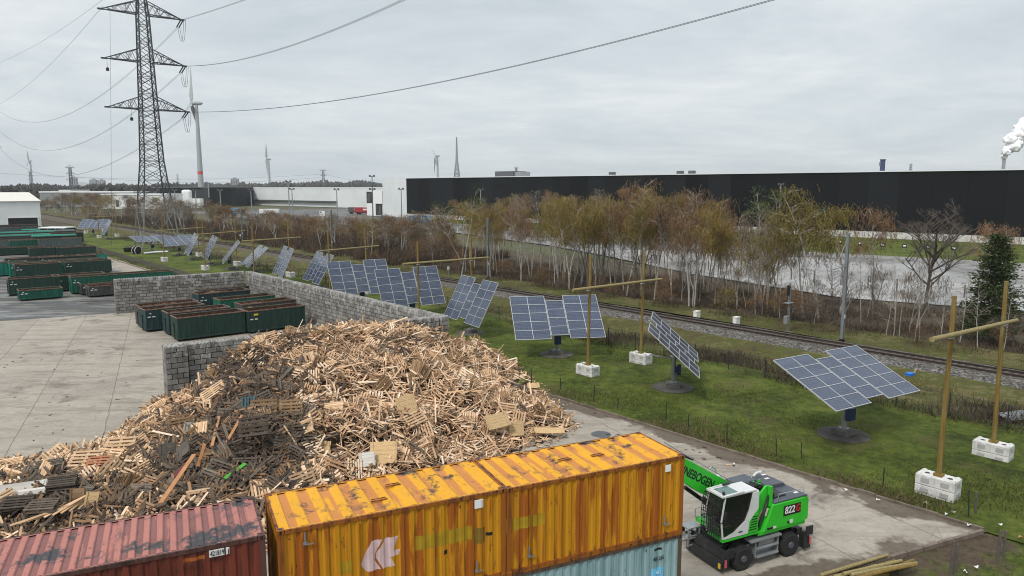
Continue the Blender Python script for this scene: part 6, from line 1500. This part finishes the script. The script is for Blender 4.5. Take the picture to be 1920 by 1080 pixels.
# logs at the bottom right corner
rp = random.Random(31)
for i in range(15):
    a = G(1535+rp.uniform(0,70), 1088+rp.uniform(0,16), .15); d_ = Vector((.93+rp.uniform(-.05,.03), .36+rp.uniform(-.12,.14), 0)).normalized(); L_ = rp.uniform(2.6, 4.2); z = .14+.12*(i % 4)
    b = MB(); b.tube([(0,0,0),tuple(d_*L_*.5+Vector((0,0,rp.uniform(-.05,.05)))),tuple(d_*L_)],[.085,.08,.065],9); o = b.build('log', M_BAR if i % 3 else M_POLE); o.location = (a.x, a.y-.35+i*.05, z); tag(o, 'peeled wooden log in the loose heap at the bottom right corner', 'log', 'logs in the corner heap')
# bits of litter in the grass
for i, (px, py, m) in enumerate(((1732,945,'w'),(1777,967,'w'),(1792,962,'w'),(1820,985,'w'),(1828,1062,'w'),(1805,1072,'w'),(1882,915,'o'),(1915,1010,'o'),(1590,920,'w'),(1650,938,'w'),(1875,983,'w'),(1373,870,'w'),(1804,817,'b'),(1668,774,'w'))):
    b = MB(); rr = random.Random(i)
    b.grid(lambda u_, v_: (u_*.18, v_*.13, .04+.05*math.sin(u_*5+i)*math.cos(v_*4)+rr.uniform(0,.03)), 4, 3); o = b.build('litter', {'w': M_LABEL, 'o': M_ORW, 'b': M_BB}[m]); o.location = G(px, py, .12); o.rotation_euler = (0,0,i)
    tag(o, {'w': 'scrap of white plastic blown into the grass', 'o': 'orange brown scrap lying in the rough grass', 'b': 'small blue scrap lying by the wire fence'}[m], 'litter', {'w': 'white scraps in the grass', 'o': 'orange scraps in the grass'}.get(m))
t = thing('panel_sheet', 'pale corrugated sheet lying behind the wire fence at the right edge', 'sheet', G(1895, 790, .3), .3)
b = MB(); b.grid(lambda u_, v_: (u_*3.6, v_*1.1, .25*v_+.04*math.cos(v_*40)), 2, 40); b.build('corrugated_sheet', M_GALV, t); b = MB(); b.box((.1,.2,-.05),(.1,.4,.4)); b.box((3.4,.2,-.05),(.1,.4,.4)); b.build('support', M_SLEEP, t)
# ------------------------------------------------------------------ trees
def m_leaf(name, a, b_, c):
    q = NT(name); r_ = q.attr('rnd'); col = q.ramp(r_, [(0, a), (.5, b_), (1, c)])
    col = q.mix(1., col, q.ramp(q.rand(), [(0, (.70,.72,.75)), (1, (1.2,1.15,1.05))]), 'MULTIPLY'); return q.done(col, .85, 0, .15)
ML = {'o': m_leaf('olive_catkins', (.11,.078,.022), (.21,.150,.042), (.31,.235,.075)), 'r': m_leaf('rust_twigs', (.11,.062,.032), (.21,.122,.060), (.30,.185,.095)), 'g': m_leaf('grey_twigs', (.085,.066,.055), (.16,.125,.10), (.23,.19,.155)), 'n': m_leaf('fresh_leaves', (.045,.065,.020), (.08,.11,.035), (.13,.16,.06)), 'y': m_leaf('yellow_catkins', (.12,.092,.024), (.22,.168,.045), (.31,.25,.08))}
q = NT('birch_bark'); v = q.coords(); M_BIRCH = q.done(q.mix(q.step(q.noise(q.coords(scale=(1,1,3.5)), 2.6, 5, .7), .54, .62), q.ramp(q.noise(v, .8, 4), [(.3, (.29,.265,.235)), (.7, (.47,.44,.40))]), (.06,.05,.045)), .85, 0, .2)
M_BARK = pm('dark_bark', (.085,.07,.058), .95, var=.35, scale=2.)
M_TWIG = pm('brown_twig', (.12,.095,.078), .9, var=.3)
class TreeB:
    def __init__(s, seed): s.r = random.Random(seed); s.tr = MB(); s.cr = MB()
def birch_mesh(seed, h, dens, bark, leaf, droop=.9, wide=1.0, fork=False, bare=.46):
    r = random.Random(seed); tr, cr = MB(), MB(); tips = []
    def stem(p, d, ln, r0, n=7):
        P = [Vector(p)]; D = Vector(d).normalized()
        for i in range(n):
            D = (D+Vector((r.gauss(0,.07), r.gauss(0,.07), .05))).normalized(); P.append(P[-1]+D*ln/n)
        tr.tube(P, [r0*(1-.86*i/n) for i in range(n+1)], 6); return P
    stems = [stem((0,0,-.1), (r.gauss(0,.06), r.gauss(0,.06), 1), h*.96, h*.0058+.02)]
    if fork: stems.append(stem(stems[0][1], (r.uniform(-.4,.4), r.uniform(-.4,.4), 1), h*.75, h*.0045+.015))
    for st in stems:
        n = len(st)-1
        for k in range(int(17*wide)):
            f = r.uniform(bare, .97); i = min(int(f*n), n-1); p = st[i].lerp(st[i+1], f*n-i); a = r.uniform(0, 6.28); ln = (h*.26*wide*(1.1-f)+.7)
            d = Vector((math.cos(a), math.sin(a), r.uniform(.7, 1.5))).normalized(); P = [p]
            for j in range(4): d = (d+Vector((r.gauss(0,.12), r.gauss(0,.12), -.10*j))).normalized(); P.append(P[-1]+d*ln/4)
            tr.tube(P, [.028*(1-f)+.016, .022*(1-f)+.013, .013, .010, .006], 4, False); tips += [(P[2], f), (P[3], f), (P[4], f), (P[4], f)]
            for q_ in range(2):
                j = r.randint(1, 3); a2 = a+r.uniform(-1.3,1.3); e = P[j]+Vector((math.cos(a2), math.sin(a2), r.uniform(.0,.9)))*ln*.4; tr.tube([P[j], e], [.014,.007], 3, False); tips.append((e, f))
        tips += [(st[-1], 1), (st[-2].lerp(st[-1], .6), 1), (st[-2], 1)]
    for k in range(int(dens)):
        p, f = tips[r.randrange(len(tips))]; p = p+Vector((r.gauss(0,.38), r.gauss(0,.38), r.gauss(0,.3)))
        ln = r.uniform(.45, 1.35)*droop; d = Vector((r.gauss(0,.45), r.gauss(0,.45), -.75 if droop > .5 else r.uniform(-.2,.9))); m = max(2, int(ln/.24)); base = r.random(); q0 = p
        for j in range(m):
            d = (d+Vector((r.gauss(0,.12), r.gauss(0,.12), -.22 if droop > .5 else .02))).normalized(); q1 = q0+d*.24; s_ = d.cross(Vector((r.gauss(0,1), r.gauss(0,1), .3))).normalized()
            cr.c = min(1, max(0, base+r.uniform(-.25,.25))); w0 = .012; cr.quad(q0-s_*w0, q0+s_*w0, q1+s_*w0, q1-s_*w0)
            for u_ in range(3):
                c = q0.lerp(q1, r.random()); e = Vector((r.gauss(0,1), r.gauss(0,1), r.gauss(0,1)-.6)).normalized(); g = e.cross(Vector((r.gauss(0,1), r.gauss(0,1), r.gauss(0,1)))).normalized(); a_ = r.uniform(.03,.062); c2 = c+e*a_*1.6
                cr.quad(c-g*a_*.5, c+g*a_*.5, c2+g*a_*.3, c2-g*a_*.3)
            q0 = q1
    return tr.mesh('trunk', bark), cr.mesh('crown', leaf)
VAR = {}
def variant(kind, i):
    k = (kind, i)
    if k in VAR: return VAR[k]
    sd = hash_(kind)*31+i*7
    if kind == 'bare': VAR[k] = birch_mesh(sd, 12, 60, M_BIRCH if i % 2 else M_BARK, ML['g'], .4, 1.0, i % 2 == 0, .25)
    elif kind == 'shrub': VAR[k] = birch_mesh(sd, 6, 460, M_BARK, ML['rgo'[i % 3]], .4, 1.5, True, .12)
    else: VAR[k] = birch_mesh(sd, 12, {'olive': 620, 'rust': 540, 'grey': 320, 'yellow': 760, 'green': 480}[kind], M_BIRCH, ML[{'olive': 'o', 'rust': 'r', 'grey': 'g', 'yellow': 'y', 'green': 'n'}[kind]], 1.0 if kind != 'green' else .4, 1.0, i % 3 == 0)
    return VAR[k]
def hash_(s_): return sum(ord(c)*(i+3) for i, c in enumerate(s_))
TLAB = {'olive': ('slender white stemmed birch with an olive brown drooping crown, in the belt beyond the railway', 'olive birches in the belt'), 'rust': ('slender white stemmed birch with a rust brown crown, in the belt beyond the railway', 'rust brown birches in the belt'), 'grey': ('thin birch with a bare greyish crown, in the belt beyond the railway', 'greyish birches in the belt'), 'yellow': ('birch with a yellow green drooping crown, in the belt beyond the railway', 'yellow green birches in the belt'), 'green': ('young tree with fresh green leaves in the birch belt', 'fresh green trees in the belt'), 'bare': ('leafless pale young stem with thin twigs in the belt beyond the railway', 'leafless stems in the belt'), 'shrub': ('bushy brown shrub at the edge of the birch belt', 'shrubs at the belt edge')}
rt = random.Random(2024)
def tree(kind, p, h, label=None, group=None, name=None, base=12., wide=1.0, v=None):
    tr, cr = variant(kind, rt.randint(0, 3) if v is None else v); lab, grp = TLAB[kind]
    if kind == 'shrub': base = 6.
    t = thing(name or ('shrub' if kind == 'shrub' else 'birch_tree' if kind != 'green' else 'young_tree'), label or lab, 'shrub' if kind == 'shrub' else 'tree', p, rt.uniform(0, 6.28), group if label else grp)
    k = h/base; t.scale = (k*wide*rt.uniform(.9,1.1),)*2+(k,)
    for nm, m in (('trunk', tr), ('crown', cr)):
        o = bpy.data.objects.new(nm, m); COL.objects.link(o); o.parent = t
    return t
PROF = [(-60,364),(80,364),(150,360),(330,366),(420,378),(480,388),(560,398),(640,402),(700,402),(760,398),(830,384),(860,350),(900,344),(960,350),(1000,343),(1100,343),(1200,330),(1260,352),(1300,346),(1350,358),(1400,380),(1440,380),(1470,395),(1900,430)]
def prof(x):
    for (x0, y0), (x1, y1) in zip(PROF, PROF[1:]):
        if x <= x1: return y0+(y1-y0)*max(0, x-x0)/(x1-x0)
    return 430
def put(kind, p, ytop, **k):
    px, py, D = PX(p); h = max(3, GD(px, ytop, p.y).z); return tree(kind, p, h, **k)
n = 0; placed = []
while n < 88:       # the dense part of the belt, right of the middle
    px = rt.uniform(800, 1455); tt = rt.choice((rt.uniform(80, 92), rt.uniform(84, 104)))
    s = None
    X = px; d = ray(px, 540); # solve along the row t
    k = tt/(d.x*W.x+d.y*W.y); p = Vector((d.x*k, d.y*k, 0))
    if any((p-o).length < 1.0 for o in placed): continue
    placed.append(p); yt = prof(px)+abs(rt.gauss(0, 17))+(0 if rt.random() < .4 else rt.uniform(10, 34))
    near = 1300 < px
    kind = rt.choices(('olive','rust','grey','yellow','bare'), (4, 3.2, 1.3, 3.0, 2.2))[0] if not near else rt.choices(('olive','rust','grey','bare'), (2, 2.4, 2, 2))[0]
    if kind == 'bare': yt += 25
    put(kind, p, yt); n += 1
n = 0
while n < 118:       # the farther, lower part of the belt towards the left
    px = rt.uniform(84, 830); tt = rt.uniform(83, 112)
    d = ray(px, 540); k = tt/(d.x*W.x+d.y*W.y); p = Vector((d.x*k, d.y*k, 0))
    if any((p-o).length < 1.4 for o in placed): continue
    placed.append(p); yt = prof(px)+abs(rt.gauss(0, 7))-3
    kind = rt.choices(('olive','rust','grey','bare'), (2, 3, 3, 2.5))[0]
    put(kind, p, yt, wide=1.55); n += 1
n = 0
while n < 110:       # brown scrub filling the belt on the left
    px = rt.uniform(80, 860); tt = rt.uniform(82, 118); d = ray(px, 540); k = tt/(d.x*W.x+d.y*W.y); p = Vector((d.x*k, d.y*k, 0))
    tree('shrub', p, rt.uniform(4.5, 7.5), 'tall bushy brown shrub within the left part of the birch belt', 'tall shrubs in the left belt', wide=1.1); n += 1
n = 0
while n < 46:
    px = rt.uniform(90, 1900); tt = rt.uniform(78.5, 86); d = ray(px, 540); k = tt/(d.x*W.x+d.y*W.y); p = Vector((d.x*k, d.y*k, 0))
    if px > 1500 and rt.random() < .3: continue
    h = rt.uniform(2.2, 4.5); tree('shrub', p, h, wide=1.25); n += 1
for i in range(30):  # sparse stems before the pond on the right
    px = rt.uniform(1450, 1915); tt = rt.uniform(80, 96); d = ray(px, 540); k = tt/(d.x*W.x+d.y*W.y); p = Vector((d.x*k, d.y*k, 0))
    tree('bare' if rt.random() < .75 else 'grey', p, rt.uniform(5, 9.5), 'thin leafless sapling standing before the pond on the right', 'saplings before the pond')
for i in range(34):  # thin bare stems screening the pond
    px = rt.uniform(960, 1500); tt = rt.uniform(82, 103); d = ray(px, 540); k = tt/(d.x*W.x+d.y*W.y); p = Vector((d.x*k, d.y*k, 0))
    tree('bare' if i % 3 else 'grey', p, rt.uniform(5.5, 10), 'thin leafless stem in the middle of the birch belt', 'thin stems in the belt')
for i in range(44):  # trees on the strip between the pond and the black warehouse
    px = rt.uniform(815, 1420); p = G(px, rt.uniform(428, 434)); put(rt.choice(('rust','olive','grey')), p, prof(px)+10+abs(rt.gauss(0,10)), label='birch in the far row between the pond and the black warehouse', group='birches before the warehouse', wide=1.3)
put('yellow', G(1535, 600), 334, label='big weeping birch with a yellow green crown against the black warehouse', wide=1.45, v=1)
put('rust', G(1505, 585), 372, label='birch with a rust crown close left of the big weeping birch', wide=1.2, v=2); put('yellow', G(1575, 590), 372, label='lower yellow birch close right of the big weeping birch', wide=1.2, v=2)
put('rust', G(1637, 590), 372, label='rust brown birch alone before the black warehouse, right of the weeping one', wide=1.25, v=1)
put('rust', G(1850, 560), 408, label='rust brown birch behind the dark conifer', wide=1.3); put('rust', G(1880, 540), 412, label='rust brown birch right of the dark conifer', wide=1.2)
put('green', G(1440, 560), 347, label='tall tree in fresh green leaf before the black warehouse', wide=1.2); put('green', G(1456, 560), 358, label='smaller tree in fresh green leaf beside the tall one', wide=1.0)
put('green', G(865, 520), 345, label='light green birch before the left end of the black warehouse', wide=1.1)
# big bare tree on the right
def bare_tree(seed, h):
    r = random.Random(seed); b = MB(); tw = MB()
    def grow(p, d, ln, rad, lev):
        P = [p]; D = d
        for i in range(4): D = (D+Vector((r.gauss(0,.03 if lev == 0 else .12), r.gauss(0,.03 if lev == 0 else .12), .04))).normalized(); P.append(P[-1]+D*ln/4)
        (b if lev < 3 else tw).tube(P, [rad*(1-.14*i) for i in range(5)], 6 if lev < 2 else 4 if lev < 3 else 3, False)
        if lev >= 5: return
        for k in range(4 if lev else 13):
            f = r.uniform(.35, 1) if lev else .36+.6*k/12; i = min(3, int(f*4)); q_ = P[i].lerp(P[i+1], f*4-i); a = r.uniform(0, 6.28) if lev else k*2.4
            side = Vector((math.cos(a), math.sin(a), 0)); nd = (D*.7+side*.95+Vector((0,0,.15))).normalized(); grow(q_, nd, ln*r.uniform(.42,.62), rad*.5, lev+1)
    grow(Vector((0,0,-.1)), Vector((0,0,1)), h*.62, .26, 0); return b, tw
t = thing('bare_tree', 'leafless spreading tree with dark twigs before the pond on the right', 'tree', G(1735, 585), .4)
b, tw = bare_tree(5, 14.5); b.build('trunk', M_BARK, t); tw.build('crown', M_TWIG, t)
# conifer
t = thing('conifer', 'dense dark green conifer by the track near the right picture edge', 'tree', G(1856, 640), .3)
b = MB(); b.tube([(0,0,-.1),(.1,0,5),(0,.1,11.2)], [.22,.14,.03], 8); b.build('trunk', M_BARK, t)
M_NEED = m_leaf('conifer_needles', (.022,.036,.014), (.045,.068,.028), (.085,.11,.045)); b = MB(); r = random.Random(9)
for k in range(270):
    z = r.uniform(.6, 11.0); f = 1-z/11.6; a = r.uniform(0, 6.28); ln = (.5+3.0*f**.75)*r.uniform(.65,1.12); d = Vector((math.cos(a), math.sin(a), .12))
    b.c = .2; b.bar((0,0,z), tuple(Vector((0,0,z))+d*ln), .03)
    for j in range(int(24+30*f)):
        u_ = r.uniform(.18, 1); p = Vector((0,0,z-.25*u_*u_*ln*.3))+d*ln*u_+Vector((r.gauss(0,.22), r.gauss(0,.22), r.gauss(0,.16))); b.c = r.random()
        e = (d+Vector((r.gauss(0,.7), r.gauss(0,.7), r.gauss(0,.5)))).normalized(); g = e.cross(Vector((r.gauss(0,1), r.gauss(0,1), r.gauss(0,1)))).normalized(); L_ = r.uniform(.16,.36)
        b.quad(p-g*.07, p+g*.07, p+e*L_+g*.03, p+e*L_-g*.03)
b.build('crown', M_NEED, t)

# ------------------------------------------------------------------ undergrowth, brambles, weeds, tufts (uncountable)
M_UND = m_leaf('dry_undergrowth', (.028,.020,.016), (.075,.054,.040), (.14,.11,.075))
def blades(name, m, gen, n, hmin, hmax, wd, lean=.5, seed=1, z=0.0):
    r = random.Random(seed); b = MB()
    while n:
        p = gen(r)
        if p is None: continue
        n -= 1; h = r.uniform(hmin, hmax)*p[2]; a = r.uniform(0, 6.28); l = Vector((r.gauss(0,lean), r.gauss(0,lean), 1)).normalized()*h; s_ = Vector((math.cos(a), math.sin(a), 0))*wd*r.uniform(.6,1.5); o = Vector((p[0], p[1], z-.05)); b.c = min(1, max(0, r.gauss(.5,.28)))
        mid = o+l*.6+Vector((r.gauss(0,.1*h), r.gauss(0,.1*h), 0))
        b._add([o-s_, o+s_, mid+s_*.7, mid-s_*.7, o+l], ((0,1,2,3),(3,2,4)))
    return tag(b.build(name, m), kind='stuff')
def band(s0, s1, t0, t1, clump=.12, thr=-.1):
    def g(r):
        s = s0+(s1-s0)*r.random()**1.5; t = r.uniform(t0, t1); f = und(s*1.7, t*1.9)+r.uniform(-.5,.5)
        if f < thr: return None
        p = S(s, t); return (p.x, p.y, (.55+.45*max(0, min(1, .5+f)))*(1 if t < 70 else .42+.58*min(1, max(0, s-20)/130)))
    return g
blades('undergrowth', M_UND, band(-25, 150, 77.5, 104), 36000, .6, 2.4, .026, .5, 1)
blades('undergrowth', M_UND, band(130, 430, 78, 110), 38000, .9, 3.6, .045, .42, 12)
blades('undergrowth', M_UND, band(-25, 120, 79, 96), 16000, .5, 1.7, .025, .6, 11)
blades('brambles', M_UND, band(-15, 60, 54.2, 60.2, thr=-.25), 24000, .5, 1.55, .022, .75, 2)
blades('brambles', M_UND, band(55, 260, 54.5, 59, thr=.05), 7000, .4, 1.2, .03, .7, 3)
M_DRY = m_leaf('dry_grass', (.09,.065,.035), (.17,.125,.065), (.26,.20,.11)); M_GBL = m_leaf('grass_blades', (.03,.045,.010), (.07,.10,.02), (.13,.16,.045))
blades('dry_grass', M_DRY, band(-15, 160, 73.5, 78.5, thr=-.05), 14000, .2, .7, .02, .6, 4)
blades('dry_grass', M_DRY, band(-10, 120, 58.5, 63.5, thr=0), 9000, .2, .6, .02, .6, 5)
blades('dry_grass', M_DRY, band(98, 118, 50, 55, thr=-.3), 2500, .3, .9, .03, .5, 55)
blades('grass_tufts', M_GBL, band(0, 110, 38.7, 54.5, thr=-.25), 85000, .08, .30, .015, .7, 6, .22)
blades('grass_tufts', M_GBL, band(-12, 10, 30, 54, thr=-.3), 7000, .07, .28, .012, .7, 7, .1)
blades('dry_grass', M_DRY, band(5, 110, 39, 54, thr=.3), 8000, .1, .34, .012, .7, 21, .2)
blades('weeds', M_DRY, band(8, 58, 38.3, 39.7, thr=.1), 2200, .15, .75, .010, .8, 8, .1)
blades('weeds', M_UND, band(8, 110, 38.2, 39.6, thr=-.1), 4500, .08, .35, .012, .8, 9, .12)
blades('weeds', M_DRY, band(104, 230, 38.6, 41.0, thr=-.1), 5000, .15, .7, .025, .6, 10, .05)

blades('dry_grass', M_DRY, band(-15, 150, 61, 65.5, thr=-.15), 12000, .15, .5, .016, .7, 14, .25)
blades('grass_tufts', M_GBL, band(-15, 150, 57.5, 65, thr=0), 12000, .12, .4, .016, .7, 15, .2)
blades('grass_tufts', M_GBL, band(-15, 150, 72.5, 79, thr=.05), 12000, .12, .4, .018, .7, 16, .25)
# ------------------------------------------------------------------ far woods on the horizon
q = NT('far_wood'); r_ = q.attr('rnd'); M_FW = q.done(q.ramp(r_, [(0, (.030,.030,.028)), (.5, (.060,.056,.050)), (1, (.10,.092,.08))]), .95, 0, .1)
def wood(seed, px0, px1, D, hh, n, gaps=0.0):
    r = random.Random(seed); b = MB(); x0, x1 = GD(px0,352,D).x, GD(px1,352,D).x
    for k in range(n):
        x = r.uniform(x0, x1); lim = hh*(.62+.38*abs(und(x*.012, seed, 1.3))+.1*math.sin(x*.05)); z = lim*r.random()**.6; y = D+r.uniform(0, 60); s_ = D/900*r.uniform(1.6, 3.4); b.c = r.random()
        a, c = r.uniform(0,6.28), r.uniform(-.6,.6); M = Matrix.Rotation(a,3,'Z') @ Matrix.Rotation(c,3,'X'); P = [M @ Vector(v_)*s_+Vector((x,y,z)) for v_ in ((1,0,-.6),(-.5,.87,-.6),(-.5,-.87,-.6),(0,0,1.0),(.3,.3,.5))]
        b._add(P, ((0,2,1),(0,1,4),(1,3,4),(1,2,3),(2,0,3),(0,4,3)))
    return tag(b.build('far_wood', M_FW), kind='stuff')
wood(1, -60, 235, 860, 19, 2600); wood(2, 150, 760, 1600, 21, 3600); wood(3, -60, 320, 1300, 22, 1500); wood(4, 300, 740, 2300, 30, 2200)
wood(5, -200, 120, 640, 10, 900)
# ------------------------------------------------------------------ air: far things fade
hb = MB(); hb.box((0, 3300, 100), (12000, 7400, 202.6)); q = NT('haze_air'); q.t.nodes.remove(q.b)
vo = q.n('VolumePrincipled'); vo.inputs['Density'].default_value = .00009; vo.inputs['Color'].default_value = (.84,.89,.93,1); vo.inputs['Anisotropy'].default_value = .0
q.l(vo.outputs[0], q.t.nodes['Material Output'].inputs['Volume'])
o = hb.build('haze', q.m); tag(o, kind='stuff')
